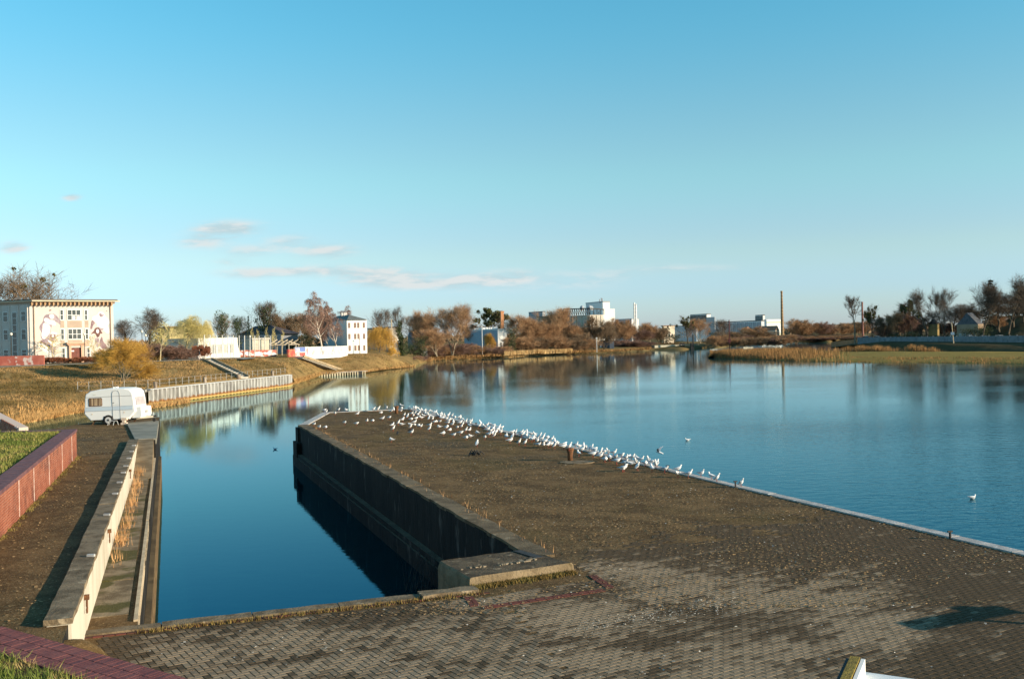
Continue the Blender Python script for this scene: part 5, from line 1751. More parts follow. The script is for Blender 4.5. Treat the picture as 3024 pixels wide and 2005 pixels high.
dq, nq, Lq = fac(T1['c'], T1['r']); wbox(T1['r'], dq, nq, .02, 3.0, 1, D(1806, 912, 560).z, -8, .0).build('annex', M_fwhite, T1['e'])
for x in (1771, 1776, 1779):
    q = D(x, 892, 563); MB().tube([q - up * .5, q + up * rnd.uniform(1.2, 2.4)], .3, 6).build('roof_vent', M_fgrey, T1['e'])
for (zf) in (.35, .55, .75):
    plain_windows(T1['e'], T1['l'], T1['c'], T1['z'] * zf, T1['z'] * zf + 1.2, [(.15, .22), (.45, .52), (.72, .8)], M_fwhite, M_glass, .15)
T2 = block('derelict_silo_works', 'derelict concrete works with open steel frame and conveyor on top', 1664, 1742, 1783, 500, 930, M_fconc, theta=30)
ribs(T2, 'l', 5, M_cream, 2, T2['z'] - .3); ribs(T2, 'r', 3, M_cream, 2, T2['z'] - .3)
ft_ = [D(1664, 913, 512), D(1742, 911, 501), D(1783, 914, 505)]
fr = MB()
fr.bar(ft_[0], ft_[1], .5, .5); fr.bar(ft_[1], ft_[2], .5, .5)
fr.build('top_girder', M_dark, T2['e'])
for k in range(13):
    t = k / 12; q = ft_[0].lerp(ft_[1], t); MB().bar(q, Vector((q.x, q.y, T2['z'])), .3, .3).build('steel_post', M_dark, T2['e'])
    if k < 12:
        q2 = ft_[0].lerp(ft_[1], t + 1 / 12); MB().bar(q, Vector((q2.x, q2.y, T2['z'])), .2, .2).build('brace', M_rust, T2['e'])
for k in range(5):
    q = ft_[1].lerp(ft_[2], k / 4); MB().bar(q, Vector((q.x, q.y, T2['z'])), .3, .3).build('steel_post', M_dark, T2['e'])
for (x, y, s) in ((1719, 909, 2.0), (1741, 908, 2.4), (1746, 909, 1.8)):
    q = D(x, y, 506); MB().lathe(q - up * 1.2, [(s * .5, 0), (s * .6, 1.2), (s * .4, 2.0), (.1, 2.4)], 8).build('hopper', M_fgrey, T2['e'])
for (x0, x1, z0, z1) in ((.1, .24, .55, .8), (.3, .46, .55, .8), (.55, .7, .3, .8), (.1, .24, .2, .42), (.78, .92, .5, .8)):
    dq, nq, Lq = fac(T2['l'], T2['c']); wbox(T2['l'], dq, nq, Lq * x0, Lq * x1, T2['z'] * z0, T2['z'] * z1, -.1, .08).build('dark_bay', M_glass, T2['e'])
dq, nq, Lq = fac(T2['l'], T2['c'])
wbox(T2['l'], dq, nq, -16, Lq + .5, 7.6, 9.2, .3, 2.5).build('yellow_fascia', mat('yellow_fascia', (0.62, 0.50, 0.05), (.55, .44, .05), .5), T2['e'])
wbox(T2['l'], dq, nq, -16, Lq + 3, 2.0, 7.6, .3, 2.3).build('low_white_annex', M_fwhite, T2['e'])
T3 = block('left_works_block', 'square grey works block rising left of the derelict silo works', 1563, 1602, 1612, 540, 921, M_fgrey, theta=25, roof=M_bitum)
T3b = block('long_works_shed', 'long low concrete works shed between scrub trees', 1585, 1640, 1664, 520, 934, M_fconc, theta=30, roof=M_bitum)
ribs(T3b, 'l', 4, M_cream, 2, T3b['z'] - .3)
T4_ = block('half_shaded_warehouse', 'warehouse with a shade-grey flank and sunlit white gable below the steel stack', 1775, 1865, 1887, 600, 942, M_fwhite, theta=20, roof=M_fgrey, parapet=.3)
dq, nq, Lq = fac(T4_['l'], T4_['c']); wbox(T4_['l'], dq, nq, 0, Lq - .1, 2, T4_['z'] - .05, 0, .12).build('shaded_flank', M_fgrey, T4_['e'])  # grey panel paints the shade onto the left flank
stk = empty('steel_stack', D(1875, 975, 585), 'slim white twin-pipe steel stack beside the half-shaded warehouse', 'chimney')
for x in (1872.5, 1877.5):
    t_ = D(x, 894 if x < 1874 else 898, 585); b_q = D(x + 1.8, 975, 585); MB().tube([Vector((t_.x, t_.y, 2)), t_], [.62, .5], 8).build('flue', M_fwhite, stk)
for k in range(6):
    q = D(1875, 900 + k * 11, 585); MB().box(q, (1.9, 1.0, .2)).build('bracing_ring', M_steel, stk)
T5 = block('cream_villa', 'small cream house behind dark conifers', 1955, 1960, 1993, 520, 963, M_cream, theta=22, roof=M_tile, roof_over=.6)
plain_windows(T5['e'], T5['c'], T5['r'], 5.5, 7.0, [(.2, .3), (.45, .55), (.7, .8)], M_white, M_glass)
T6 = block('grey_tenement', 'long blue-grey tenement with rows of small windows', 1992, 2056, 2060, 560, 962, mat('bluegrey_render', (0.36, 0.42, 0.46), (.4, .46, .5), .3), theta=14, roof=M_bitum)
for z in (4.5, 7.0):
    plain_windows(T6['e'], T6['l'], T6['c'], z, z + 1.2, [(.06 + k * .1, .10 + k * .1) for k in range(9)], M_white, M_glass)
T7 = block('dark_topped_works', 'factory block with dark louvred top storey and white corner tower', 2040, 2087, 2100, 640, 928, M_fwhite, theta=18, roof=M_bitum)
dq, nq, Lq = fac(T7['l'], T7['c']); wbox(T7['l'], dq, nq, 0, Lq, T7['z'] - 5, T7['z'] - .4, 0, .3).build('louvre_band', mat('louvre', (0.12, 0.11, 0.10), (0.2, .18, .17), .5), T7['e'])
T8 = block('grey_stair_tower', 'grey panelled factory tower next to the long shed', 2087, 2110, 2114, 625, 936, M_fgrey, theta=16)
for k in range(4):
    plain_windows(T8['e'], T8['l'], T8['c'], T8['z'] - 5.5 - k * 4, T8['z'] - 4.5 - k * 4, [(.2, .5)], M_fgrey, M_glass)
T9 = block('long_factory_hall', 'very long factory hall with shade-grey flank and sunlit white end wall', 2112, 2248, 2262, 600, 948, M_fwhite, theta=13, roof=M_bitum, parapet=.5)
dq, nq, Lq = fac(T9['l'], T9['c']); wbox(T9['l'], dq, nq, 0, Lq - .1, 2, T9['z'] - .5, 0, .12).build('shaded_flank', M_fgrey, T9['e'])  # flank away from the sun coloured grey for its shade
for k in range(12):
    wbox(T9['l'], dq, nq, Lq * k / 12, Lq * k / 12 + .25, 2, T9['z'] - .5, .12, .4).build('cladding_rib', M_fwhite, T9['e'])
for (u0, u1) in ((.72, .80), (.88, .95)):
    wbox(T9['l'], dq, nq, Lq * u0, Lq * u1, T9['z'] * .62, T9['z'] * .72, .12, .2).build('dark_opening', M_bitum, T9['e'])
T10 = block('roof_plant_tower', 'dark plant tower with white side on the long factory roof', 2232, 2253, 2260, 604, 931, M_fwhite, theta=13, roof=M_bitum)
dq, nq, Lq = fac(T10['l'], T10['c']); wbox(T10['l'], dq, nq, 0, Lq, 4, T10['z'] - .3, 0, .2).build('dark_left_face', mat('plant_dark', (0.13, 0.15, 0.15), (.2, .21, .2), .5), T10['e'])  # left flank coloured darker than the white side
T11 = block('white_storage_hall', 'bright white storage hall with yellow stripes beside the tall chimney', 2258, 2264, 2308, 570, 945, M_fwhite, theta=24, roof=M_fwhite, parapet=.3)
dq, nq, Lq = fac(T11['c'], T11['r'])
for zf in (.88, .38):
    wbox(T11['c'], dq, nq, 0, Lq, T11['z'] * zf, T11['z'] * zf + .5, 0, .1).build('yellow_stripe', mat('pale_yellow', (.62, .58, .25)), T11['e'])
T12 = block('tiled_cottage', 'small cottage with brown tiled gable roof before the white hall', 2246, 2290, 2302, 545, 976, M_cream, theta=20)
gable(T12, 2.6, M_tile, along_right=False)
T13 = block('gabled_house', 'cream gabled house among bare scrub', 2186, 2194, 2224, 545, 977, M_cream, theta=24)
gable(T13, 2.4, M_tile, along_right=False)
plain_windows(T13['e'], T13['c'], T13['r'], 4.6, 5.8, [(.2, .32), (.5, .62), (.76, .88)], M_white, M_glass)
T14 = block('roadside_shed', 'white roadside shed by the dock', 2050, 2096, 2118, 560, 1001, M_fwhite, theta=18, zbase=2.0)
# tall chimneys
def chimney(name, label, x_t, y_t, x_b, dist, rt, rb, m, cap=.3, n=14, rings=8):
    t_ = D(x_t, y_t, dist); b_q = Vector((t_.x, t_.y, 2.0))
    e = empty(name, b_q, label, 'chimney')
    h = t_.z - 2
    MB().tube([b_q, t_], [rb, rt], n).build('shaft', m, e)
    MB().lathe(t_ - up * .6, [(rt * 1.02, 0), (rt * 1.22, .2), (rt * 1.22, .9), (rt * .8, .92)], n).build('crown', m, e)
    for k in range(rings):
        z = 2 + h * (k + .5) / rings; r_q = rb + (rt - rb) * (k + .5) / rings
        MB().lathe((t_.x, t_.y, z), [(r_q * 1.005, 0), (r_q * 1.035, .03), (r_q * 1.035, .2), (r_q * 1.005, .23)], n).build('iron_band', M_rust, e)
    return e
M_ch = mat('yellow_brick_chimney', (0.26, 0.165, 0.085), (0.34, 0.23, 0.12), .8, .95)
chimney('tall_chimney', 'very tall tapering brown brick chimney beside the white storage hall', 2308, 861, 2317, 545, .5, .95, M_ch, rings=16)
chimney('red_far_chimney', 'distant red brick chimney behind the right bank trees', 2546, 893, 2547, 640, .55, .75, mat('red_chimney_brick', (0.24, 0.11, 0.09), (.28, .14, .11), .8))
cb2 = D(1482, 922, 420)
sq = empty('square_brick_chimney', (cb2.x, cb2.y, 2), 'stout square orange brick chimney behind mistletoe tree', 'chimney')
M_ob = mat('orange_brick', (0.42, 0.19, 0.09), (.48, .24, .12), .9)
MB().box((cb2.x, cb2.y, (cb2.z + 2) / 2), (1.3, 1.3, cb2.z - 2), .35).build('shaft', M_ob, sq)
MB().box((cb2.x, cb2.y, cb2.z + .2), (1.6, 1.6, .5), .35).build('crown', M_ob, sq)
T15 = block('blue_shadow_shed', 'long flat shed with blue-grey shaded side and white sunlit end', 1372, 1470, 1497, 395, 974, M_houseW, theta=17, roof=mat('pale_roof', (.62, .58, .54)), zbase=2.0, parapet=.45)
dq, nq, Lq = fac(T15['l'], T15['c']); wbox(T15['l'], dq, nq, 0, Lq, 1.5, T15['z'] - .1, 0, .1).build('shaded_flank', mat('shed_shade_blue', (.30, .33, .38), (.34, .37, .42), .4), T15['e'])  # shadow-blue put into the colour of the side facing away from the sun
plain_windows(T15['e'], T15['l'], T15['c'], 3.4, 5.4, [(.1 + k * .12, .16 + k * .12) for k in range(7)], M_white, M_glass)
plain_windows(T15['e'], T15['c'], T15['r'], 3.2, 5.4, [(.25, .4), (.6, .75)], M_white, M_glass)
for k in range(16):
    q = Vector((*T15['l'][:2], 0)).lerp(Vector((*T15['c'][:2], 0)), .12 + k * .05); MB().box((q.x + 1, q.y + 1, T15['z'] + .75), (rnd.uniform(.9, 1.8), 1.0, rnd.uniform(.5, 1.0)), .3).build('roof_unit', M_white, T15['e'])
T16 = block('dark_flat_block', 'grey flat-roofed block behind the yellow willow', 1086, 1150, 1182, 330, 968, mat('warm_grey', (.34, .31, .26), (.4, .36, .3), .5), theta=20, roof=M_bitum, zbase=2.5)  # even warm grey on all walls
plain_windows(T16['e'], T16['c'], T16['r'], 5.5, 7.2, [(.1, .25), (.4, .55), (.7, .85)], M_white, M_glass)
T17 = block('blue_roofed_shed', 'low shed with blue-grey sheet roof beside ivy trees', 1204, 1250, 1262, 340, 992, mat('shed_wall', (.3, .28, .25)), theta=18, zbase=2.3)
gable(T17, 1.9, mat('blue_sheet', (.16, .20, .26), (.2, .24, .3), .4), along_right=False)
T18 = block('white_garage', 'small bright white garage by the willow', 1156, 1162, 1180, 300, 1012, M_houseW, theta=22, zbase=2.6)
T19 = block('cream_quay_shed', 'cream shed near the leaning scrub on the far shore', 1787, 1800, 1806, 470, 962, M_cream, theta=20, zbase=2.0)
T20 = block('dark_boathouse', 'dark blue boathouse with white door at the far shore', 1770, 1800, 1813, 440, 1005, mat('navy_boards', (.035, .05, .075), (.05, .065, .09), .6), theta=16, zbase=1.6)
wbox(T20['l'], *fac(T20['l'], T20['c'])[:2], 1.0, 2.4, 1.6, 3.4, 0, .1).build('door', M_white, T20['e'])
# far quay wall
fq0, fq1 = P(1930, 1033, 0), P(2012, 1030.9, 0)
fq = empty('far_quay_wall', fq0, 'pale concrete quay wall on the far shore', 'quay wall')
for k in range(6):
    a, b = fq0.lerp(fq1, k / 6), fq0.lerp(fq1, (k + .98) / 6)
    MB().bar((a.x, a.y + 2, .9), (b.x, b.y + 2, .9), 4.5, 2.2).build('wall_section', mat('far_quay_concrete', (.40, .36, .26), (.5, .46, .35), .3), fq)
for k in range(9):
    q = fq0.lerp(fq1, k / 8) ; MB().tube([(q.x, q.y + 1, 2.0), (q.x, q.y + 1, 3.0)], .06, 5).build('rail_post', M_rust, fq)
MB().tube([(fq0.x, fq0.y + 1, 2.95), (fq1.x, fq1.y + 1, 2.95)], .05, 5).build('rail', M_rust, fq)
lk = empty('lock_gate', P(2030, 1032, 0), 'dark timber lock gate and walkway beyond the far quay', 'lock gate')
for (x, w_) in ((2018, 2.0), (2047, 1.3)):
    q = P(x, 1031.5, 0); MB().box((q.x, q.y + 3, 1.2), (w_, 2.0, 3.4)).build('gate_pier', M_dark, lk)
q0, q1 = P(2012, 1032, 0), P(2066, 1030, 0); MB().bar((q0.x, q0.y + 3, 2.0), (q1.x, q1.y + 3, 2.0), 1.0, .3).build('gate_walkway', M_wood, lk)
q = D(2047, 1005, 455); MB().tube([(q.x, q.y, 0), (q.x, q.y, 6.6)], .35, 6).build('dolphin_pile', M_dark, lk)

# ----- right bank houses, wall, cars
M_slate = mat('slate_roof', (.10, .105, .115), (.14, .145, .155), .8)
R1_ = block('hillside_house', 'big grey-roofed house on the wooded right slope', 2826, 2888, 2905, 372, 957, mat('tan_render', (.34, .25, .17), (.4, .3, .2), .6), theta=12, zbase=3)
gable(R1_, 4.4, M_slate, along_right=True)
plain_windows(R1_['e'], R1_['l'], R1_['c'], 3.6, 5.0, [(.12, .2), (.35, .43), (.6, .68), (.8, .88)], M_white, mat('pale_curtain_pane', (.35, .33, .3)))  # plain pale grey panes
R2_ = block('dark_roofed_cottage', 'low cottage with nearly black roof among right bank trees', 2742, 2768, 2774, 400, 957, mat('mustard_wall', (.40, .29, .12)), theta=12, zbase=2.8)
gable(R2_, 2.2, M_bitum, along_right=True)
R3_ = block('brown_gabled_house', 'brown gabled house behind mistletoe clumps', 2682, 2716, 2724, 420, 955, mat('brown_render', (.2, .13, .1)), theta=14, zbase=2.8)
gable(R3_, 3.2, M_slate, along_right=False)
# long grey panel wall
pw0 = P(2533, 1008.5, 2.6); pw1 = P(3300, 1011, 2.6)
pw = empty('grey_panel_wall', pw0, 'long blue-grey concrete panel wall along the right bank road', 'wall')
M_panel = mat('grey_panel', (.17, .18, .185), (.22, .23, .235), .35, .9, c3=(.10, .11, .115), scale3=.8, lo3=.6, hi3=.72)
npn = 40
for k in range(npn):
    a, b = pw0.lerp(pw1, k / npn), pw0.lerp(pw1, (k + .985) / npn)
    hgt = 1.75 + .5 * k / npn
    MB().bar((a.x, a.y, 2.0 + hgt / 2), (b.x, b.y, 2.0 + hgt / 2), .14, hgt + 1.0).build('wall_panel', M_panel, pw)
    MB().box((b.x, b.y, 2.5 + hgt / 2 + .05), (.24, .24, hgt + .45)).build('wall_post', M_panel, pw)


def car(loc, rz, colour, label, group='cars parked behind the panel wall'):
    e = empty('parked_car', loc, label, 'car', group)
    M = Matrix.Translation(loc) @ Matrix.Rotation(rz, 4, 'Z')
    def lo(pts, w0, w1):
        mb = MB(); n_ = len(pts)
        vs = [M @ Vector((x, -(w0 + (w1 - w0) * (z > .95)) / 2, z)) for x, z in pts] + [M @ Vector((x, (w0 + (w1 - w0) * (z > .95)) / 2, z)) for x, z in pts]
        mb.add(vs, [tuple(range(n_)), tuple(range(2 * n_ - 1, n_ - 1, -1))] + [(i, n_ + i, n_ + (i + 1) % n_, (i + 1) % n_) for i in range(n_)])
        return mb
    m_ = mat('car_' + colour[0], colour[1], None, rough=.3, spec=.5)
    lo([(-2.1, .35), (2.1, .35), (2.12, .65), (1.2, .9), (-1.95, .95), (-2.12, .7)], 1.72, 1.6).build('body', m_, e)
    lo([(-1.85, .952), (1.05, .952), (.35, 1.42), (-1.2, 1.45)], 1.6, 1.3).build('cabin', M_glass, e)
    lo([(-1.2, 1.452), (.35, 1.422), (.3, 1.47), (-1.15, 1.5)], 1.3, 1.3).build('roof', m_, e)
    for x in (-1.3, 1.3):
        for s in (-1, 1):
            p = M @ Vector((x, s * .78, .31)); ax = (M.to_3x3() @ Vector((0, 1, 0))) * .1
            MB().tube([p - ax, p + ax], .31, 10).build('wheel', M_dark, e)
    return e
CARS = [(2546, 2, ('white', (.7, .7, .68)), 'white car parked at the left end of the panel wall'), (2580, 2, ('silver', (.45, .48, .5)), 'silver car parked below the leaning mistletoe tree'), (2838, 4, ('steel', (.3, .34, .38)), 'grey-blue car behind the panel wall beside the utility pole'),
        (2878, 4, ('black', (.03, .03, .035)), 'black car behind the panel wall below the hillside house'), (2925, 4, ('ash', (.42, .44, .46)), 'pale grey car behind the panel wall below the forked tree')]
wdv = (pw1 - pw0).normalized()
for (x, bk, colr, lab) in CARS:
    # on the road behind the wall
    q = D(x, 1000, 350); kx = q.x / q.y
    t = (kx * pw0.y - pw0.x) / (wdv.x - kx * wdv.y)
    w_p = pw0 + wdv * t
    n_p = Vector((-wdv.y, wdv.x, 0)); n_p = n_p if n_p.x > 0 else -n_p
    car(Vector((w_p.x, w_p.y, 3.3)) + n_p * bk * .9, math.atan2(wdv.y, wdv.x), colr, lab)
rdm = [[pw0 + n_p * .4 + up * .68, pw1 + n_p * .4 + up * .68], [pw0 + n_p * 7.5 + up * .72, pw1 + n_p * 7.5 + up * .72]]
tag(link('right_bank_road', grid_mesh('right_bank_road', rdm, M_asph)), 'asphalt road behind the grey panel wall', 'road', kind='structure')


# ----- poles and lamps
def lamp(px, ytop, ybase, dist, label, arm=False, r=.07, globe=True, zbase=None, m=M_dark, group='path lamps on the left bank', name='street_lamp'):
    t_ = D(px, ytop, dist); zb_ = zbase if zbase is not None else D(px, ybase, dist).z
    e = empty(name, (t_.x, t_.y, zb_), label, 'lamp', group)
    MB().tube([(t_.x, t_.y, zb_ - .3), (t_.x, t_.y, zb_ + 1.0), (t_.x, t_.y, t_.z)], [r * 1.6, r, r * .8], 7).build('post', m, e)
    if globe:
        MB().lathe(t_ - up * .05, [(.05, 0), (.16, .06), (.22, .22), (.19, .38), (.08, .47)], 9).build('globe', mat('milky_globe', (.75, .68, .55), None, rough=.3), e)
    else:
        MB().box(t_ + Vector((.2 if not arm else -.9, 0, 0)), (.7 if not arm else 2.0, .22, .12)).build('lamp_head', M_steel, e)
    return e
lamp(33, 990, 1078, 170, 'globe lamp post beside the red garden wall', zbase=4.9)
lamp(419, 982, 1060, 190, 'globe lamp behind the golden willow shrub', zbase=4.9)
lamp(430, 993, 1060, 200, 'lower globe lamp behind the golden willow shrub', zbase=4.9)
lamp(738, 996, 1052, 214, 'dark lamp post in front of the red graffiti wall', zbase=4.5)
lamp(903, 1024, 1053, 232, 'short dark lamp post before the graffiti wall lettering', zbase=4.3, globe=False)
lamp(991, 985, 1048, 246, 'tall dark lamp post before the white graffiti wall', zbase=4.2, globe=False)
lamp(1062, 1000, 1045, 255, 'slim lamp post in front of the white house', zbase=4.2, globe=False)
lamp(249, 990, 1052, 171, 'dark lamp post beside the portal of the mural building', zbase=4.9)
up_ = empty('utility_pole', D(1157, 1040, 285), 'pale wooden utility pole between willow and ivy tree', 'pole')
t_ = D(1156, 943, 285); MB().tube([(t_.x, t_.y, 2), t_], [.2, .14], 7).build('post', mat('pole_wood', (.42, .32, .2), (.5, .4, .27), 1.0), up_)
MB().box(t_ - up * .6, (1.6, .15, .15)).build('cross_arm', M_dark, up_)
up2 = empty('utility_pole', D(2815, 1010, 322), 'pale utility pole with lamp arm before the right panel wall', 'pole')
t_ = D(2810, 952, 322); b_ = D(2816, 1011, 322); MB().tube([b_ - up * .3, t_], [.17, .12], 7).build('post', mat('pole_wood', (.42, .32, .2)), up2)
MB().box(t_ + Vector((-1.1, 0, 0)), (1.2, .25, .15)).build('lamp_head', M_white, up2)
MB().box(D(2813, 985, 321.8), (1.2, .08, .9)).build('sign_plate', mat('blue_plate', (.12, .2, .28)), up2)
fp = empty('flag_pole', D(1423, 1025, 360), 'slim pale mast in front of the blue-grey shed', 'pole')
t_ = D(1423, 964, 360); MB().tube([(t_.x, t_.y, 1), t_], .12, 6).build('mast', M_fwhite, fp); MB().lathe(t_, [(.12, 0), (.2, .1), (.12, .25)], 6).build('finial', M_fwhite, fp)
dp = empty('day_mark', D(2153, 1018, 420), 'dark red channel mark post behind the spit reeds', 'pole')
t_ = D(2153, 945, 420); MB().tube([(t_.x, t_.y, 0), t_], .22, 6).build('post', mat('maroon_post', (.10, .03, .03)), dp); MB().box(D(2154, 1006, 419.7), (1.2, .15, 1.2)).build('mark_board', mat('maroon_post', (.1, .03, .03)), dp)
sp_ = empty('shore_mast', D(1762, 1035, 400), 'thin white shore mast before the leaning scrub', 'pole')
t_ = D(1762, 998, 400); MB().tube([(t_.x, t_.y, .5), t_], .11, 6).build('mast', M_fwhite, sp_); MB().box(t_, (.5, .1, .4)).build('mark_plate', M_white, sp_)

# ------------------------------------------------------------------ trees
M_bark = mat('grey_bark', (.16, .125, .085), (.24, .19, .13), 1.5, .95)
M_barkd = mat('dark_bark', (.065, .05, .036), (.10, .08, .055), 1.5, .95)
M_birchb = mat('birch_bark', (.62, .53, .43), (.50, .42, .34), 2.5, .9, c3=(.12, .09, .07), scale3=2.2, lo3=.6, hi3=.66)
M_twig = mat('brown_twigs', (.175, .115, .068), (.24, .165, .10), .3, .95)
M_twigd = mat('dark_twigs', (.085, .060, .042), (.125, .09, .062), .3, .95)
M_twigo = mat('orange_twigs', (.31, .175, .090), (.39, .235, .125), .3, .95)
M_twigp = mat('purple_twigs', (.20, .115, .085), (.27, .165, .125), .3, .95)
M_gold = mat('golden_twigs', (.40, .22, .042), (.50, .29, .062), .3, .95)
M_pale = mat('pale_yellow_twigs', (.50, .40, .14), (.58, .48, .20), .3, .95)
M_ivy = mat('ivy_leaves', (.030, .045, .014), (.055, .072, .022), .5, .7)
M_misl = mat('mistletoe', (.060, .062, .016), (.095, .095, .026), .6, .8)
M_needle = mat('dark_needles', (.022, .036, .020), (.036, .052, .028), .6, .8)
M_red = mat('redbrown_twigs', (.25, .095, .05), (.31, .13, .07), .3, .95)


def cones(name, segs, material):
    """segs: list of (p, q, r0, r1) as three-sided spikes in one mesh"""
    n_ = len(segs)
    p = np.array([s[0] for s in segs]); q = np.array([s[1] for s in segs])
    r0 = np.array([s[2] for s in segs])[:, None]
    dv_ = q - p; ln = np.linalg.norm(dv_, axis=1, keepdims=True); dv_ = dv_ / np.maximum(ln, 1e-6)
    ref = np.where(np.abs(dv_[:, 2:3]) > .9, np.array([[1., 0, 0]]), np.array([[0, 0, 1.]]))
    a = np.cross(dv_, ref); a /= np.maximum(np.linalg.norm(a, axis=1, keepdims=True), 1e-6)
    b = np.cross(dv_, a)
    vs = np.zeros((n_, 4, 3), np.float32)
    for k in range(3):
        t = 2 * math.pi * k / 3
        vs[:, k] = p + a * (r0 * math.cos(t)) + b * (r0 * math.sin(t))
    vs[:, 3] = q
    base = np.arange(n_)[:, None] * 4
    fs = np.concatenate([base + np.array([[0, 1, 3]]), base + np.array([[1, 2, 3]]), base + np.array([[2, 0, 3]])], 0)
    return np_mesh(name, vs.reshape(-1, 3), fs, material)


def leafcloud(name, centers, radii, per, size, material, seed=0, flat=1.0):
    r = np.random.RandomState(seed)
    allv = []
    for c, rad_, m_ in zip(centers, radii, per):
        u = r.normal(size=(m_, 3)); u /= np.linalg.norm(u, axis=1, keepdims=True)
        rr_ = r.uniform(.45, 1.0, (m_, 1)) ** .6
        pos = np.array(c) + u * rr_ * np.array(rad_)
        s = size * r.uniform(.6, 1.3, (m_, 1))
        a = r.normal(size=(m_, 3)); a /= np.linalg.norm(a, axis=1, keepdims=True)
        b = r.normal(size=(m_, 3)); b -= a * (a * b).sum(1, keepdims=True); b /= np.maximum(np.linalg.norm(b, axis=1, keepdims=True), 1e-6)
        q = np.stack([pos - a * s - b * s * .6, pos + a * s - b * s * .6, pos + a * s * .7 + b * s * .6, pos - a * s * .7 + b * s * .6], 1)
        allv.append(q.reshape(-1, 3))
    v = np.concatenate(allv)
    return np_mesh(name, v, np.arange(len(v)).reshape(-1, 4), material)


class Tree:
    """bare tree: limbs (tubes) and twigs (spikes)"""
    def __init__(self, seed, **k):
        self.r = random.Random(seed)
        self.k = dict(bare=.28, limbs=9, sub=(6, 6), twigs=9, ang=(28, 58), ratio=.62, upb=.16, jitter=.16, droop=0.0, twl=.10, twr=.0030, rad=.022, stems=1, splay=.0, lean=0.0, topl=.42)
        self.k.update(k)
        self.l = MB(); self.s = []; self.ends = []
        kk = self.k
        for s_ in range(kk['stems']):
            a = self.r.uniform(0, 6.28)
            d_ = Vector((math.cos(a) * kk['splay'] * self.r.uniform(.5, 1), math.sin(a) * kk['splay'] * self.r.uniform(.5, 1), 1)).normalized()
            d_ = (d_ + Vector((kk['lean'], 0, 0))).normalized()
            self.grow(Vector((math.cos(a), math.sin(a), 0)) * (.01 * (kk['stems'] > 1)), d_, .74 if kk['stems'] == 1 else .62, kk['rad'] * (1 if kk['stems'] == 1 else .6), 0)

    def grow(self, p, d_, L, r0, lev):
        k = self.k; R = self.r
        nseg = 6 if lev == 0 else 4 if lev == 1 else 3
        pts, rr_ = [p], [r0]
        q = p; dv_ = d_
        for i in range(nseg):
            dv_ = (dv_ + Vector((R.gauss(0, 1), R.gauss(0, 1), R.gauss(0, .6))) * k['jitter'] * (.5 if lev == 0 else 1) + Vector((0, 0, k['upb'] * (lev > 0) - k['droop'] * max(0, lev - 1)))).normalized()
            q = q + dv_ * (L / nseg); pts.append(q); rr_.append(r0 * (1 - .82 * (i + 1) / nseg))
        if lev <= 1:
            self.l.tube(pts, rr_, 6 if lev == 0 else 4, cap=False)
        else:
            for i in range(nseg):
                self.s.append((pts[i], pts[i + 1], rr_[i], 0))
        def at(t):
            f = t * nseg; i = min(nseg - 1, int(f)); return pts[i].lerp(pts[i + 1], f - i), (pts[i + 1] - pts[i]).normalized()
        if lev < 1 + len(k['sub']):
            cnt = k['limbs'] if lev == 0 else k['sub'][lev - 1]
            lo = k['bare'] if lev == 0 else .25
            for c in range(cnt):
                t = lo + (1 - lo) * (c + R.random()) / cnt
                pp, dd_ = at(min(t, .995))
                a = math.radians(R.uniform(*k['ang'])) * (1.15 - .3 * t if lev == 0 else 1)
                ax = dd_.cross(Vector((0, 0, 1)) if abs(dd_.z) < .95 else Vector((1, 0, 0))).normalized()
                ph = c * 2.4 + R.uniform(-.5, .5)
                nd = (Matrix.Rotation(ph, 3, dd_) @ (Matrix.Rotation(a, 3, ax) @ dd_)).normalized()
                ll = L * k['ratio'] * R.uniform(.7, 1.15) * ((1.25 - .75 * t) if lev == 0 else (1.1 - .4 * t))
                self.grow(pp, nd, ll, max(r0 * .55 * (1 - .6 * t), k['twr']), lev + 1)
        else:
            for c in range(k['twigs']):
                t = .1 + .9 * (c + R.random()) / k['twigs']
                pp, dd_ = at(min(t, .995))
                nd = (dd_ + Vector((R.gauss(0, .6), R.gauss(0, .6), R.gauss(0, .5) + k['upb'] - k['droop'] * 3))).normalized()
                l_ = k['twl'] * R.uniform(.6, 1.3)
                if k['droop'] > .12:
                    p1 = pp + nd * (l_ * .4); p2 = p1 + Vector((nd.x * .25, nd.y * .25, -1)) * (l_ * 1.0)
                    self.s.append((pp, p1, k['twr'], 0)); self.s.append((p1 - (p1 - pp) * .1, p2, k['twr'] * .9, 0))
                else:
                    self.s.append((pp, pp + nd * l_, k['twr'], 0))
            self.ends.append(pts[-1])

    def finish(self, name, mb_, mt):
        allz = [v[2] for v in self.l.v] + [s[1][2] for s in self.s]
        zmax = max(allz)
        xs = [abs(s[1][0]) for s in self.s] + [abs(s[1][1]) for s in self.s]
        w_ = sorted(xs)[int(len(xs) * .97)]
        fx, fz = .5 / w_, 1.0 / zmax          # unit height, unit width
        self.l.v = [(v[0] * fx, v[1] * fx, v[2] * fz) for v in self.l.v]
        sc_ = lambda p: (p[0] * fx, p[1] * fx, p[2] * fz)
        segs = [(sc_(a), sc_(b), r0 * fx, 0) for a, b, r0, _ in self.s]
        self.fx, self.fz = fx, fz
        self.e2 = [sc_(e) for e in self.ends]
        e = empty(name, (0, 0, 0))
        link('trunk', self.l.mesh('trunk', mb_, True), e)
        link('crown', cones('crown', segs, mt), e)
        return e


PROTO = {}
def proto(key, seed, mb_, mt, ext=None, **k):
    t = Tree(seed, **k)
    e = t.finish('tree', mb_, mt)
    if ext:
        ext(t, e)
    PROTO[key] = e
    return e


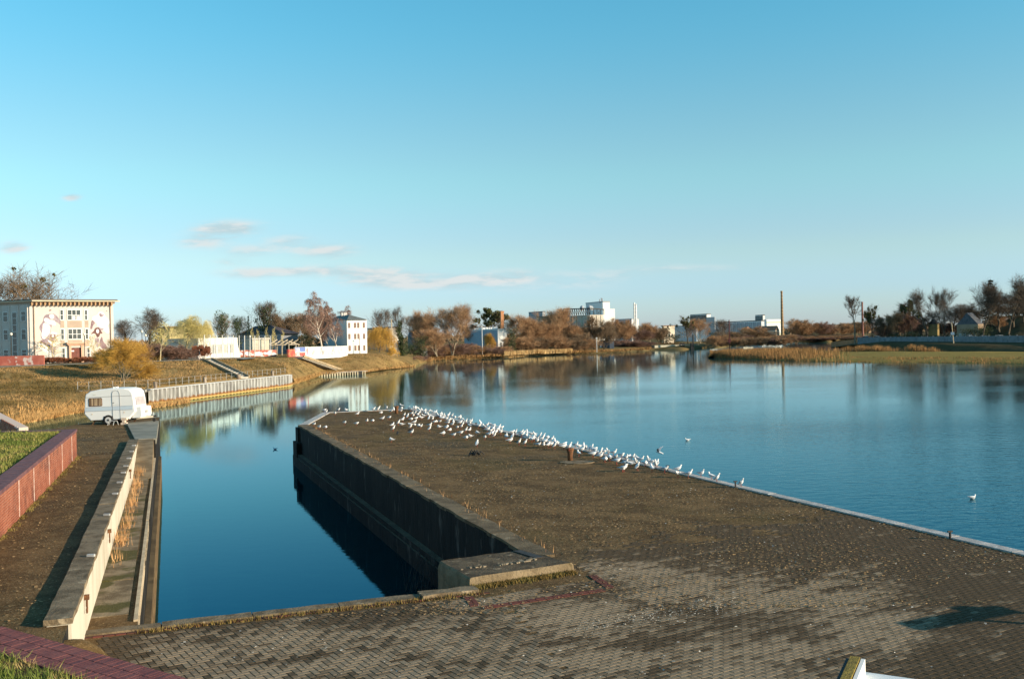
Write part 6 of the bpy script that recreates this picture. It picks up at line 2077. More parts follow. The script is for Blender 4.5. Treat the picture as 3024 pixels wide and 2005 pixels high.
def add_mistletoe(cnt, rmin, rmax, seed, zlo=.35):
    def f(t, e):
        R = random.Random(seed)
        c_ = [p for p in t.e2 if p[2] > zlo]
        for i in range(cnt):
            p = R.choice(c_); s = R.uniform(rmin, rmax)
            link('mistletoe', leafcloud('mistletoe', [p], [(s * 1.0, s * 1.0, s * .8)], [46], s * .30, M_misl, seed + i), e)
    return f


def add_ivy(z1, r, cnt, seed, m=None):
    def f(t, e):
        R = random.Random(seed)
        cs, rs, pr = [], [], []
        for i in range(cnt):
            z = z1 * (i + .5) / cnt
            cs.append((R.gauss(0, r * .35), R.gauss(0, r * .35), z)); rs.append((r * R.uniform(.7, 1.2), r * R.uniform(.7, 1.2), z1 / cnt * 1.4)); pr.append(95)
        link('ivy', leafcloud('ivy', cs, rs, pr, .018, m or M_ivy, seed), e)
    return f


proto('spread', 1, M_bark, M_twig, limbs=10, sub=(7, 6), twigs=7, ang=(30, 60), twr=0.00101, rad=.024)
proto('spread2', 2, M_barkd, M_twigd, limbs=11, sub=(7, 6), twigs=7, ang=(25, 55), bare=.22, twr=0.00092, rad=.022)
proto('fan', 3, M_bark, M_twigd, limbs=12, sub=(6, 5), twigs=7, ang=(14, 34), bare=.16, ratio=.74, upb=.22, twr=0.00104, rad=.022)
proto('tall', 4, M_barkd, M_twigd, limbs=9, sub=(6, 5), twigs=7, ang=(22, 46), bare=.42, ratio=.58, upb=.2, twr=0.00086, rad=.020)
proto('tall2', 5, M_barkd, M_twigd, limbs=10, sub=(5, 5), twigs=7, ang=(20, 42), bare=.36, ratio=.60, upb=.24, twr=0.00079, rad=.018, stems=2, splay=.14)
proto('thin', 6, M_bark, M_twigd, limbs=8, sub=(5, 4), twigs=6, ang=(24, 48), bare=.45, ratio=.5, upb=.2, twr=0.00144, rad=.020)
proto('round', 7, M_bark, M_twigo, limbs=10, sub=(8, 7), twigs=8, ang=(22, 52), bare=.14, ratio=.66, upb=.22, twr=0.00086, rad=.020, stems=2, splay=.26)
proto('round2', 8, M_bark, M_twigo, limbs=9, sub=(8, 7), twigs=8, ang=(22, 55), bare=.10, ratio=.62, upb=.2, twr=0.00092, rad=.018, stems=3, splay=.32)
proto('scrub', 9, M_barkd, M_twig, limbs=7, sub=(6, 5), twigs=8, ang=(16, 44), bare=.08, ratio=.6, upb=.2, twr=0.00134, rad=.014, stems=5, splay=.5)
proto('scrub2', 10, M_barkd, M_twigo, limbs=7, sub=(6, 5), twigs=8, ang=(16, 44), bare=.05, ratio=.6, upb=.16, twr=0.00141, rad=.014, stems=6, splay=.6)
proto('scrub3', 11, M_barkd, M_twigp, limbs=7, sub=(6, 5), twigs=8, ang=(16, 44), bare=.05, ratio=.6, upb=.18, twr=0.00141, rad=.014, stems=6, splay=.55)
proto('leanscrub', 12, M_barkd, M_twig, limbs=6, sub=(6, 5), twigs=8, ang=(14, 38), bare=.12, ratio=.6, upb=.12, twr=0.00162, rad=.016, stems=5, splay=.5, lean=.35)
proto('hedge', 13, M_barkd, M_red, limbs=6, sub=(6, 4), twigs=9, ang=(14, 50), bare=.0, ratio=.55, upb=.14, twr=0.00372, rad=.010, stems=8, splay=.7)
for (kb, sb, mm_) in (('bush', 41, M_twig), ('bush2', 42, M_twigo), ('bush3', 43, M_twigp)):
    proto(kb, sb, M_barkd, mm_, limbs=7, sub=(6, 4), twigs=9, ang=(18, 62), bare=.0, ratio=.62, upb=.05, twr=.0026, rad=.010, stems=10, splay=.85)
proto('golden', 14, M_bark, M_gold, limbs=9, sub=(8, 6), twigs=8, ang=(25, 60), bare=.12, ratio=.64, upb=.10, droop=.05, twr=0.00128, rad=.018, stems=3, splay=.35)
proto('weeping', 15, M_bark, M_pale, limbs=11, sub=(7, 5), twigs=8, ang=(28, 62), bare=.22, ratio=.6, upb=.14, droop=.17, twl=.17, twr=0.00126, rad=.022)
proto('weeping2', 16, M_bark, M_gold, limbs=11, sub=(7, 5), twigs=9, ang=(28, 64), bare=.2, ratio=.6, upb=.12, droop=.2, twl=.22, twr=0.00153, rad=.022)
proto('birch', 17, M_birchb, M_twigp, limbs=18, sub=(5, 4), twigs=6, ang=(30, 56), bare=.24, ratio=.36, upb=.12, droop=.14, twl=.075, twr=0.00109, rad=.013)
proto('young', 18, mat('pale_young_bark', (.42, .34, .2), (.5, .42, .26), 1.0), M_pale, limbs=12, sub=(3,), twigs=5, ang=(35, 55), bare=.28, ratio=.45, upb=.12, twr=0.00322, rad=.014)
proto('mistle', 19, M_barkd, M_twigd, add_mistletoe(34, .035, .075, 190), limbs=10, sub=(5, 5), twigs=5, ang=(24, 52), bare=.28, ratio=.6, upb=.2, twr=0.00096, rad=.020)
proto('mistle_dense', 20, M_barkd, M_twigd, add_mistletoe(58, .045, .09, 290), limbs=10, sub=(5, 4), twigs=4, ang=(20, 50), bare=.25, ratio=.6, upb=.2, twr=0.00108, rad=.022)
proto('mistle_few', 21, M_bark, M_twig, add_mistletoe(10, .016, .030, 390, .5), limbs=13, sub=(7, 6), twigs=7, ang=(14, 36), bare=.14, ratio=.74, upb=.22, twr=0.00091, rad=.022)
proto('ivied', 22, M_barkd, M_twigd, add_ivy(.62, .11, 12, 5), limbs=10, sub=(6, 5), twigs=6, ang=(22, 50), bare=.3, ratio=.56, upb=.2, twr=0.00104, rad=.022)
proto('ivy_mass', 23, M_barkd, M_twigd, add_ivy(.82, .26, 15, 6), limbs=9, sub=(5, 4), twigs=6, ang=(25, 55), bare=.35, ratio=.55, upb=.2, twr=0.00126, rad=.024)
proto('evergreen', 24, M_barkd, M_needle, add_ivy(.95, .34, 15, 7), limbs=6, sub=(4, 3), twigs=4, ang=(25, 55), bare=.3, ratio=.5, upb=.2, twr=0.00200, rad=.02)
# conifer
def conifer(key, seed, tiers, per, slim=1.0):
    R = random.Random(seed)
    e = empty('tree', (0, 0, 0))
    mb = MB(); mb.tube([(0, 0, 0), (0, 0, .5), (0, 0, 1.0)], [.02, .012, .002], 6)
    link('trunk', mb.mesh('trunk', M_barkd), e)
    segs = []
    for i in range(tiers):
        z = .10 + .88 * i / tiers; rr_ = .5 * (1 - (z - .1) / .92) ** .85 * R.uniform(.82, 1.1)
        for j in range(per):
            a = R.uniform(0, 6.283); L_ = rr_ * R.uniform(.65, 1.1)
            p = Vector((0, 0, z)); q = Vector((math.cos(a) * L_, math.sin(a) * L_, z - .10 * L_ - .02))
            segs.append((p, q, .006, 0))
            for m_ in range(15):
                t = .2 + .8 * m_ / 15; b = p.lerp(q, t)
                d_ = Vector((math.cos(a + R.uniform(-1.2, 1.2)), math.sin(a + R.uniform(-1.2, 1.2)), R.uniform(-.9, .1)))
                segs.append((b, b + d_ * .055 * R.uniform(.6, 1.3), .009, 0))
    link('crown', cones('crown', segs, M_needle), e)
    PROTO[key] = e
conifer('spruce', 31, 17, 9)
conifer('cypress', 32, 20, 8)

USED = {}
def plant(key, name, label, px, ytop, wpx, dist, zbase, group=None, rot=None, cat='tree', dz=0.0, ratio=None):
    src = PROTO[key]
    o_ = copy_tree(src)
    o_.name = name
    top = D(px, ytop, dist)
    h = top.z - zbase
    wd = wpx * dist / FPX
    o_.location = (top.x, top.y, zbase - .05)
    o_.scale = (wd, wd, max(h, .3))
    o_.rotation_euler = (0, 0, rnd.uniform(0, 6.28) if rot is None else rot)
    for k_ in list(o_.keys()):
        del o_[k_]
    tag(o_, label, cat, group)
    return o_


ZL = 4.7
# --- left bank
plant('mistle_few', 'bare_tree', 'big bare tree with mistletoe balls rising behind the mural building', 80, 768, 300, 215, ZL)
plant('mistle_few', 'bare_tree', 'bare mistletoe tree further left behind the mural building', -60, 790, 190, 222, ZL, rot=2)
plant('spread2', 'bare_tree', 'dark bare tree at the right side of the mural building', 372, 932, 95, 225, ZL)
plant('spread2', 'bare_tree', 'broad dark bare tree between mural building and pale willow', 438, 897, 112, 215, ZL)
plant('evergreen', 'ivy_thicket', 'dark ivy thicket under the broad dark tree', 462, 940, 70, 222, ZL, cat='thicket')
plant('golden', 'golden_willow', 'golden-orange willow shrub on the slope above the caravan', 362, 985, 140, 140, 2.4, rot=.5)
plant('golden', 'golden_willow', 'low golden willow thicket to the left of the slope willow', 306, 1022, 80, 150, 3.2, rot=2.2)
plant('golden', 'golden_willow', 'low golden willow thicket to the right of the slope willow', 440, 1070, 70, 143, 2.3, rot=4.0)
plant('weeping', 'weeping_willow', 'pale yellow willow beside the yellow house', 548, 922, 165, 190, ZL, rot=1.0)
plant('weeping', 'weeping_willow', 'smaller pale weeping willow hanging beside the white pavilion', 618, 938, 62, 200, ZL, rot=2.0)
plant('young', 'young_tree', 'slender pale young tree before the purple shrubs', 470, 945, 74, 176, ZL)
plant('young', 'young_tree', 'leafless young tree in front of the mural', 155, 985, 96, 170, ZL, rot=1.1)
plant('young', 'young_tree', 'thin young tree in front of the mural dancer', 283, 985, 46, 171, ZL, rot=2.1)
for i, (x, yt, w_) in enumerate(((395, 1010, 90), (450, 1003, 90), (500, 1012, 85), (545, 1024, 70))):
    plant('bush3', 'purple_shrub', 'purple-brown bare shrub on the path side between the willows', x, yt, w_ * 1.2, 181 + i, ZL, 'purple shrubs along the crest path', cat='shrub')
for i, (x, yt, w_) in enumerate(((582, 1014, 48), (603, 1015, 50))):
    plant('hedge', 'red_hedge', 'dense red-brown hedge shrub beside the white pavilion', x, yt, w_, 186, ZL, 'red-brown hedge beside the pavilion', cat='shrub')
for i in range(14):
    x = 74 + i * 20
    plant('hedge', 'low_hedge', 'low rust-brown hedge shrub in front of the mural building', x, 1053 - i * .2 + rnd.uniform(-2, 2), 44, 166.5 + i * .45, 4.85, 'low hedge before the mural building', cat='shrub')
plant('evergreen', 'ivy_tree', 'small dark ivy-grown tree behind the pavilion', 652, 915, 48, 250, ZL)
plant('spread', 'bare_tree', 'small bare tree behind the white pavilion roof', 645, 918, 70, 262, ZL)
plant('evergreen', 'ivy_tree', 'narrow ivy column left of the dark roofed hall', 698, 930, 30, 268, ZL)
plant('spread', 'bare_tree', 'bare tree with thin crown left of the cypress', 712, 925, 70, 285, ZL)
plant('cypress', 'cypress_tree', 'narrow dark cypress above the dark roofed hall', 733, 924, 24, 275, ZL)
plant('ivy_mass', 'ivy_tree', 'large ivy-covered tree with bare top behind the dark roofed hall', 780, 878, 78, 282, ZL)
plant('fan', 'bare_tree', 'airy bare crown above the ivy-covered tree', 778, 882, 82, 290, ZL)
plant('evergreen', 'ivy_tree', 'dark ivy clump right of the large ivy-covered tree', 808, 925, 42, 285, ZL)
for i, (x, yt, w_) in enumerate(((842, 918, 80), (876, 913, 85), (912, 917, 80), (945, 921, 70), (820, 935, 60))):
    plant('spread' if i % 2 else 'scrub', 'bare_tree', 'brown bare tree in the grove behind the dark roofed hall', x, yt, w_ * 1.1, 288 + i * 3, ZL, 'brown grove behind the dark roofed hall')
plant('spruce', 'spruce_tree', 'dark spruce behind the tall birch', 946, 893, 48, 262, ZL)
plant('evergreen', 'ivy_thicket', 'dark evergreen thicket behind the white graffiti wall', 905, 985, 70, 258, ZL, cat='thicket')
plant('evergreen', 'ivy_thicket', 'dark evergreen thicket between spruce and white wall', 865, 998, 56, 262, ZL, cat='thicket')
plant('birch', 'birch_tree', 'tallest white-stemmed birch beside the spruce', 950, 858, 100, 247, 4.3)
plant('birch', 'birch_tree', 'white-stemmed birch before the shaded side of the white house', 993, 885, 80, 250, 4.3, rot=1)
plant('birch', 'birch_tree', 'small birch close to the white house corner', 968, 912, 50, 251, 4.3, rot=2)
plant('birch', 'birch_tree', 'pinkish birch crown behind the white house roof', 1012, 900, 70, 275, 4.3, rot=3)
for i, x in enumerate((748, 756, 790, 803, 812, 832)):
    plant('young', 'pollard_tree', 'greenish pollarded tree behind the mesh fence', x, 962 + (i * 7) % 14, 16, 226 + i, 4.5, 'pollarded stems behind the mesh fence')
# --- between house and bay
ZM = 2.4
plant('fan', 'bare_tree', 'fan-shaped bare tree behind the yellow willow', 1118, 902, 84, 320, ZM)
plant('weeping2', 'yellow_willow', 'drooping yellow willow right beside the white house', 1118, 957, 88, 282, 3.4)
plant('weeping2', 'yellow_willow', 'small yellow willow bush below the utility pole', 1158, 1022, 36, 278, 2.6, rot=2)
plant('ivied', 'ivy_tree', 'tall bare tree with ivy-wrapped trunk right of the utility pole', 1180, 890, 66, 300, ZM)
plant('evergreen', 'ivy_thicket', 'dark green ivy column below the tall ivy tree', 1190, 985, 34, 300, ZM, cat='thicket')
plant('evergreen', 'ivy_thicket', 'dark evergreen bush under the large orange willow', 1243, 992, 52, 322, 1.6, cat='thicket')
plant('evergreen', 'ivy_thicket', 'low dark evergreen bush behind the shore', 1212, 1012, 46, 318, 1.6, cat='thicket')
plant('round', 'orange_willow', 'largest round orange-brown willow on the far shore', 1332, 882, 150, 345, 1.6)
plant('round2', 'orange_willow', 'orange-brown willow left of the largest one', 1258, 905, 100, 350, 1.6)
plant('fan', 'bare_tree', 'small grey tree at the left of the orange willows', 1232, 920, 56, 352, 1.8)
plant('round2', 'orange_willow', 'low dense willow between the two orange willows', 1290, 960, 110, 338, 1.4, rot=1)
for i, (x, yt, w_) in enumerate(((1262, 1015, 80), (1310, 1020, 70), (1350, 1005, 90), (1395, 1012, 80), (1440, 1020, 80), (1480, 1018, 60))):
    plant('bush3' if i % 2 == 0 else 'bush2', 'shore_shrub', 'red-brown bare shrub on the far waterline below the orange willows', x, yt, w_ * 1.25, 346 + i * 5, .7, 'red-brown shrubs on the far waterline', cat='shrub')
for i, (x, yt, w_) in enumerate(((1196, 1046, 50), (1222, 1050, 56), (1246, 1046, 60))):
    plant('bush2' if i % 2 else 'bush3', 'shore_shrub', 'rusty shrub where the embankment tip meets the far shore', x, yt, w_, 300 + i * 10, .3, 'rusty shrubs at the embankment tip', cat='shrub')
plant('mistle_dense', 'mistletoe_tree', 'tree covered in dark mistletoe clumps above the blue-grey shed', 1450, 900, 108, 430, 2.2)
plant('weeping2', 'pollard_willow', 'round yellow pollard willow in front of the blue-grey shed', 1443, 978, 44, 372, 1.6)
plant('evergreen', 'ivy_tree', 'pointed green ivy tree right of the blue-grey shed', 1512, 966, 38, 380, 1.4)
plant('scrub', 'bare_tree', 'grey scrub tree behind the blue-grey shed roof', 1395, 950, 90, 440, 2.2)
for i, (x, yt, w_, k_) in enumerate(((1528, 918, 90, 'round'), (1565, 932, 90, 'round2'), (1600, 945, 80, 'scrub2'), (1632, 893, 105, 'round'), (1662, 905, 50, 'fan'), (1690, 948, 80, 'round2'), (1722, 955, 80, 'scrub2'))):
    plant(k_, 'scrub_tree', 'tawny bare tree in the dense row before the derelict works', x, yt, w_ * 1.15, 398 + i * 5, 1.4, 'tawny trees before the derelict works')
for i, (x, yt, w_) in enumerate(((1540, 985, 80), (1585, 990, 80), (1630, 985, 90), (1680, 992, 80), (1725, 995, 70), (1705, 975, 80))):
    plant('bush' if i % 2 else 'bush2', 'shore_shrub', 'brown undergrowth shrub before the derelict works', x, yt, w_ * 1.3, 388 + i * 6, 1.1, 'brown undergrowth before the works', cat='shrub')
plant('leanscrub', 'leaning_tree', 'leaning many-stemmed tree in front of the derelict works', 1752, 925, 110, 425, 1.2, rot=0)
plant('leanscrub', 'leaning_tree', 'second leaning tree with dark stems beside the navy boathouse', 1782, 960, 80, 428, 1.2, rot=.4)
for i, (x, yt, w_, k_) in enumerate(((1826, 932, 70, 'round2'), (1852, 955, 60, 'scrub2'), (1885, 968, 70, 'scrub3'), (1922, 945, 60, 'round2'), (1948, 962, 50, 'scrub'))):
    plant(k_, 'scrub_tree', 'russet bare tree between navy boathouse and far quay', x, yt, w_ * 1.2, 470 + i * 5, 1.6, 'russet trees between boathouse and quay')
for i, (x, yt, w_) in enumerate(((1850, 1000, 90), (1890, 1005, 80), (1828, 1000, 60))):
    plant('bush3', 'shore_shrub', 'purple-brown shrub left of the far quay', x, yt, w_ * 1.2, 462 + i * 4, 1.0, 'purple shrubs left of the far quay', cat='shrub')
plant('spruce', 'spruce_tree', 'dark conifer with stepped outline beside the cream house', 1972, 958, 36, 500, 2.0)
plant('evergreen', 'dark_yew', 'dark rounded yew in front of the cream house', 1958, 962, 30, 505, 2.0)
plant('evergreen', 'dark_yew', 'broad black-green bush behind the far quay', 1992, 985, 42, 498, 2.0)
plant('mistle', 'mistletoe_tree', 'bare tree with a few mistletoe balls beside the far quay', 2030, 922, 58, 500, 1.8)
plant('round', 'scrub_tree', 'broad tawny tree right of the far lock gate', 2068, 932, 78, 505, 1.8)
plant('evergreen', 'dark_yew', 'dark bush below the grey stair tower', 2105, 978, 26, 490, 1.8)
for i, (x, yt, w_, k_) in enumerate(((2140, 938, 50, 'fan'), (2126, 985, 60, 'scrub2'), (2160, 975, 60, 'scrub'), (2185, 985, 60, 'scrub3'), (2225, 958, 60, 'round2'), (2250, 975, 60, 'scrub'), (2275, 985, 60, 'scrub2'), (2300, 988, 60, 'scrub3'), (2328, 985, 50, 'scrub2'))):
    plant(k_, 'scrub_tree', 'bare scrub tree in the belt before the long factory hall', x, yt, w_ * 1.5, 466 + i * 5, 1.2, 'scrub belt before the factory hall')
for i, (x, yt, w_, k_) in enumerate(((2352, 935, 60, 'round2'), (2390, 948, 60, 'scrub2'), (2425, 945, 50, 'scrub3'), (2372, 972, 60, 'scrub'), (2450, 965, 56, 'scrub2'), (2480, 950, 60, 'round2'), (2505, 948, 60, 'scrub'), (2540, 942, 60, 'round2'), (2410, 985, 70, 'scrub'), (2472, 985, 60, 'scrub3'))):
    plant(k_, 'scrub_tree', 'brown bare tree in the distant belt right of the tall chimney', x, yt, w_ * 1.25, 620 + i * 4, 1.6, 'distant belt right of the chimney')
for i in range(16):
    x = 2335 + i * 13.5
    plant(('bush3', 'bush2', 'bush')[i % 3], 'belt_shrub', 'low brown undergrowth shrub below the distant belt right of the tall chimney', x, 985 + (i * 7) % 11, 62, 596 + (i * 5) % 14, 1.0, 'undergrowth of the distant belt', cat='shrub')
for i in range(13):
    x = 2112 + i * 17
    plant(('bush2', 'bush3', 'bush')[i % 3], 'belt_shrub', 'low brown undergrowth shrub before the long factory hall', x, 988 + (i * 5) % 9, 66, 455 + (i * 5) % 12, .8, 'undergrowth before the factory hall', cat='shrub')
# --- right bank
def rplant(key, name, label, px, ytop, wpx, back, group=None, cat='tree', rot=None):
    g_ = right_ground(px, back)
    return plant(key, name, label, px, ytop, wpx, g_.y, g_.z, group, rot, cat)
plant('thin', 'bare_tree', 'slender leaning tree at the end of the grey panel wall', 2522, 862, 62, 398, 1.8)
rplant('mistle', 'mistletoe_tree', 'mistletoe tree behind the left end of the panel wall', 2574, 888, 58, 8)
rplant('mistle', 'mistletoe_tree', 'second mistletoe tree stem close to the first behind the panel wall', 2560, 905, 36, 12)
for i, (x, yt, w_, k_) in enumerate(((2612, 925, 60, 'scrub'), (2640, 908, 70, 'round2'), (2668, 915, 60, 'scrub3'), (2655, 885, 40, 'thin'), (2620, 965, 60, 'scrub3'))):
    rplant(k_, 'bank_tree', 'brown bank tree right of the mistletoe trees', x, yt, w_ * 1.15, 16 + i * 3, 'brown trees right of the mistletoe trees')
rplant('mistle_dense', 'mistletoe_tree', 'tree with heavy mistletoe clumps before the brown gabled house', 2690, 876, 52, 24)
rplant('tall', 'bare_tree', 'tall dark bare tree with broad crown beside the dark cottage', 2735, 836, 100, 10)
rplant('tall2', 'bare_tree', 'tall bare tree with wide crown right of the dark cottage', 2789, 832, 82, 12)
rplant('tall2', 'bare_tree', 'forked tall bare tree below the hillside house', 2895, 812, 120, 10)
rplant('spruce', 'spruce_tree', 'big dark spruce behind the forked tree', 2924, 815, 78, 48)
rplant('tall', 'bare_tree', 'tallest bare tree at the right of the spruce', 2975, 793, 110, 14)
rplant('tall', 'bare_tree', 'tall bare tree at the far right of the wooded slope', 3050, 815, 110, 22)
for i, (x, yt, w_, k_) in enumerate(((2705, 930, 70, 'scrub'), (2760, 905, 70, 'spread2'), (2815, 890, 80, 'spread2'), (2850, 885, 80, 'spread2'), (2780, 945, 80, 'scrub3'), (2870, 905, 70, 'scrub'))):
    rplant(k_, 'wood_tree', 'dark bare wood tree behind the tall bank trees', x, yt, w_ * 1.2, 46 + i * 5, 'dark wood behind the bank trees')
for i, (x, yt, w_, k_) in enumerate(((2950, 860, 90, 'spread2'), (2990, 850, 90, 'spread2'), (3020, 845, 90, 'spread2'), (3060, 850, 90, 'spread2'), (2985, 900, 90, 'scrub'), (3030, 905, 90, 'scrub'), (3070, 880, 90, 'spread2'), (3005, 870, 80, 'ivy_mass'), (2965, 930, 90, 'scrub'), (3005, 940, 90, 'scrub3'), (3045, 935, 90, 'scrub'), (2930, 950, 70, 'scrub3'))):
    rplant(k_, 'slope_tree', 'dark tree of the dense wood on the right slope', x, yt, w_ * 1.2, 30 + i * 7, 'dense wood on the right slope')
for i, (x, yt, w_) in enumerate(((2640, 985, 44), (2680, 988, 52), (2720, 986, 50), (2760, 988, 50), (2690, 978, 40))):
    rplant('evergreen', 'dark_hedge', 'black-green hedge bush behind the grey panel wall', x, yt, w_ * 1.2, 12, 'hedge bushes behind the panel wall', cat='shrub')
for i, (x, yt, w_) in enumerate(((2870, 968, 60), (2905, 962, 50))):
    rplant('evergreen', 'dark_hedge', 'large dark bush below the hillside house', x, yt, w_ * 1.2, 16, 'large bushes below the hillside house', cat='shrub')
rplant('scrub2', 'bank_shrub', 'rusty brown shrub on the mound right of the forked tree', 2948, 925, 70, 34, cat='shrub')
# a far wood closing the horizon
for e in list(PROTO.values()):
    for c_ in list(e.children):
        bpy.data.objects.remove(c_)
    bpy.data.objects.remove(e)
far_pts = []
for _ in range(12000):
    x = rnd.uniform(-400, 3500); ds = rnd.uniform(900, 1300)
    q = D(x, 990, ds)
    h = 7 + 4 * noise.noise(Vector((x * .013, 0, 0))) + 3 * noise.noise(Vector((x * .06, 1, 0)))
    far_pts.append((q.x, q.y, 2.6 + rnd.random() ** .6 * h))
v = []
for p in far_pts:
    s = rnd.uniform(.8, 2.0); a = rnd.uniform(0, 3.14)
    v += [(p[0] - math.cos(a) * s, p[1] - math.sin(a) * s, p[2] - s), (p[0] + math.cos(a) * s, p[1] + math.sin(a) * s, p[2] - s * .6), (p[0] + rnd.uniform(-.5, .5), p[1], p[2] + s)]
tag(link('far_wood', np_mesh('far_wood', v, np.arange(len(v)).reshape(-1, 3), M_twig)), 'distant brown woods closing the horizon', 'wood', kind='stuff')

# ------------------------------------------------------------------ caravan
wheel_p = P(321, 1254, ZR)
CV_A = rad(-2.4)
Mc = Matrix.Translation((wheel_p.x, wheel_p.y, ZR)) @ Matrix.Rotation(CV_A, 4, 'Z') @ Matrix.Rotation(rad(-1.6), 4, 'Y') @ Matrix.Diagonal((.79, .86, .90, 1))
# local frame: x to the front (right), y away from the camera, z up; near wheel at x=0, y=0.05
cv = empty('caravan', (wheel_p.x, wheel_p.y, ZR), 'small white touring caravan with pale blue stripe parked at the quay end', 'caravan')
W_C = 1.95
M_cw = mat('caravan_white', (.80, .79, .76), (.76, .75, .72), .8, .45, spec=.4)
M_cb = mat('caravan_blue', (.52, .60, .66), (.5, .57, .63), 1.0, .5)
M_seam = mat('seam_grey', (.30, .29, .28), None, rough=.6)
side = [(-1.37, .30), (1.55, .30), (2.05, .78), (1.98, 1.55), (1.90, 1.98), (1.72, 2.19), (1.3, 2.29), (.3, 2.33), (-.6, 2.30), (-1.3, 2.20), (-1.64, 2.02), (-1.72, 1.7), (-1.80, .85), (-1.80, .72)]
def sidepoly(grow_=0.0):
    return side
def loft_side(pts, y0, y1, rnd_=.10):
    """body with softly rounded flanks"""
    mb = MB(); n_ = len(pts)
    cx_ = sum(p[0] for p in pts) / n_; cz_ = sum(p[1] for p in pts) / n_
    rings = []
    for (y, s) in ((y0, .955), (y0 + .03, .985), (y0 + .09, 1.0), (y1 - .09, 1.0), (y1 - .03, .985), (y1, .955)):
        rings.append([Mc @ Vector((cx_ + (x - cx_) * s, y, cz_ + (z - cz_) * s)) for x, z in pts])
    for r in rings: mb.v += [tuple(p) for p in r]
    for i in range(5):
        for j in range(n_):
            mb.f.append((i * n_ + j, i * n_ + (j + 1) % n_, (i + 1) * n_ + (j + 1) % n_, (i + 1) * n_ + j)); mb.mi.append(0)
    mb.f.append(tuple(range(n_))[::-1]); mb.mi.append(0); mb.f.append(tuple(range(5 * n_, 6 * n_))); mb.mi.append(0)
    return mb
body = loft_side(side, 0.0, W_C).build('body', M_cw, cv)
def cbox(x0, x1, z0, z1, y0, y1, m, name, parent=cv):
    mb = MB(); pts = [Vector(p) for p in ((x0, y0, z0), (x1, y0, z0), (x1, y1, z0), (x0, y1, z0), (x0, y0, z1), (x1, y0, z1), (x1, y1, z1), (x0, y1, z1))]
    mb.add([Mc @ p for p in pts], MB.BF); return mb.build(name, m, parent)
def cpoly(pts, y0, y1, m, name, parent=cv):
    mb = MB(); n_ = len(pts)
    mb.add([Mc @ Vector((x, y0, z)) for x, z in pts] + [Mc @ Vector((x, y1, z)) for x, z in pts], [tuple(range(n_)), tuple(range(2 * n_ - 1, n_ - 1, -1))] + [(i, n_ + i, n_ + (i + 1) % n_, (i + 1) % n_) for i in range(n_)])
    return mb.build(name, m, parent)
def rrect(x0, x1, z0, z1, r, k=4):
    out = []
    for (cx_, cz_, a0) in ((x1 - r, z1 - r, 0), (x0 + r, z1 - r, 90), (x0 + r, z0 + r, 180), (x1 - r, z0 + r, 270)):
        for i in range(k + 1):
            a = rad(a0 + 90 * i / k); out.append((cx_ + r * math.cos(a), cz_ + r * math.sin(a)))
    return out
cbox(-1.71, 1.86, .92, 1.165, -.012, .02, M_cb, 'stripe')
cbox(-1.71, 1.86, 1.165, 1.18, -.016, .02, M_seam, 'stripe_trim'); cbox(-1.71, 1.86, .905, .92, -.016, .02, M_seam, 'stripe_trim')
cbox(-1.68, 1.80, 1.80, 1.825, -.014, .02, M_seam, 'roof_seam')
wdw = cpoly(rrect(-1.42, -.40, 1.22, 1.76, .09), -.02, .02, mat('window_rubber', (.10, .05, .04)), 'side_window')
cpoly(rrect(-1.38, -.44, 1.26, 1.72, .07), -.030, .015, mat('curtained_pane', (.16, .10, .06), (.50, .36, .22), 6.0, .3, lo=.42, hi=.58, stretch=(1.6, 1.6, .05)), 'curtained_pane', wdw)
dpts = [(.36, .34), (.92, .34), (.92, 1.93), (.88, 2.07), (.79, 2.16), (.64, 2.19), (.49, 2.16), (.40, 2.07), (.36, 1.93)]
door_t = MB()
for i in range(len(dpts)):
    a, b = dpts[i], dpts[(i + 1) % len(dpts)]
    door_t.bar(Mc @ Vector((a[0], -.012, a[1])), Mc @ Vector((b[0], -.012, b[1])), .02, .018)
dr_ = cpoly(dpts, -.010, .02, M_cw, 'door')
door_t.build('door_trim', M_seam, dr_)
cbox(.36, .92, 1.26, 1.275, -.014, .0, M_seam, 'door_split', dr_)
cbox(.36, .92, .92, 1.165, -.016, .0, M_cb, 'door_stripe', dr_)
cbox(.44, .50, 1.38, 1.42, -.05, -.01, M_dark, 'door_handle', dr_)
for x in (-1.2, 1.2):
    cbox(x - .03, x + .03, .70 + .03 * (x > 0), .74 + .03 * (x > 0), -.03, .0, mat('amber_marker', (.5, .3, .08)), 'marker_lamp')
# front face with window and locker
def fq(t0, t1, off=.012):
    return t0
fw0, fw1 = Vector((2.03, 0, 1.08)), Vector((1.90, 0, 1.80))
fn_ = Vector((fw1.z - fw0.z, 0, -(fw1.x - fw0.x))).normalized()
def fpanel(y0, y1, t0, t1, o0, o1, m, name, parent=cv):
    a, b = fw0.lerp(fw1, t0), fw0.lerp(fw1, t1)
    mb = MB(); vs = []
    for o_ in (o0, o1):
        for (p, y) in ((a, y0), (a, y1), (b, y1), (b, y0)):
            vs.append(Mc @ (Vector((p.x, y, p.z)) + fn_ * o_))
    mb.add(vs, [(0, 3, 2, 1), (4, 5, 6, 7), (0, 1, 5, 4), (1, 2, 6, 5), (2, 3, 7, 6), (3, 0, 4, 7)]); return mb.build(name, m, parent)
fw_ = fpanel(.20, 1.75, .12, .86, -.02, .035, M_seam, 'front_window')
fpanel(.25, 1.70, .16, .82, .03, .045, mat('milky_pane', (.34, .30, .30), (.42, .37, .37), 2.0, .25), 'front_pane', fw_)
cpoly([(1.72, .36), (2.34, .36), (2.42, .50), (2.40, 1.02), (2.05, 1.06), (1.9, .8)], .12, W_C - .12, M_cw, 'gas_locker')
cbox(2.395, 2.43, .62, .80, .7, 1.2, M_seam, 'locker_catch')
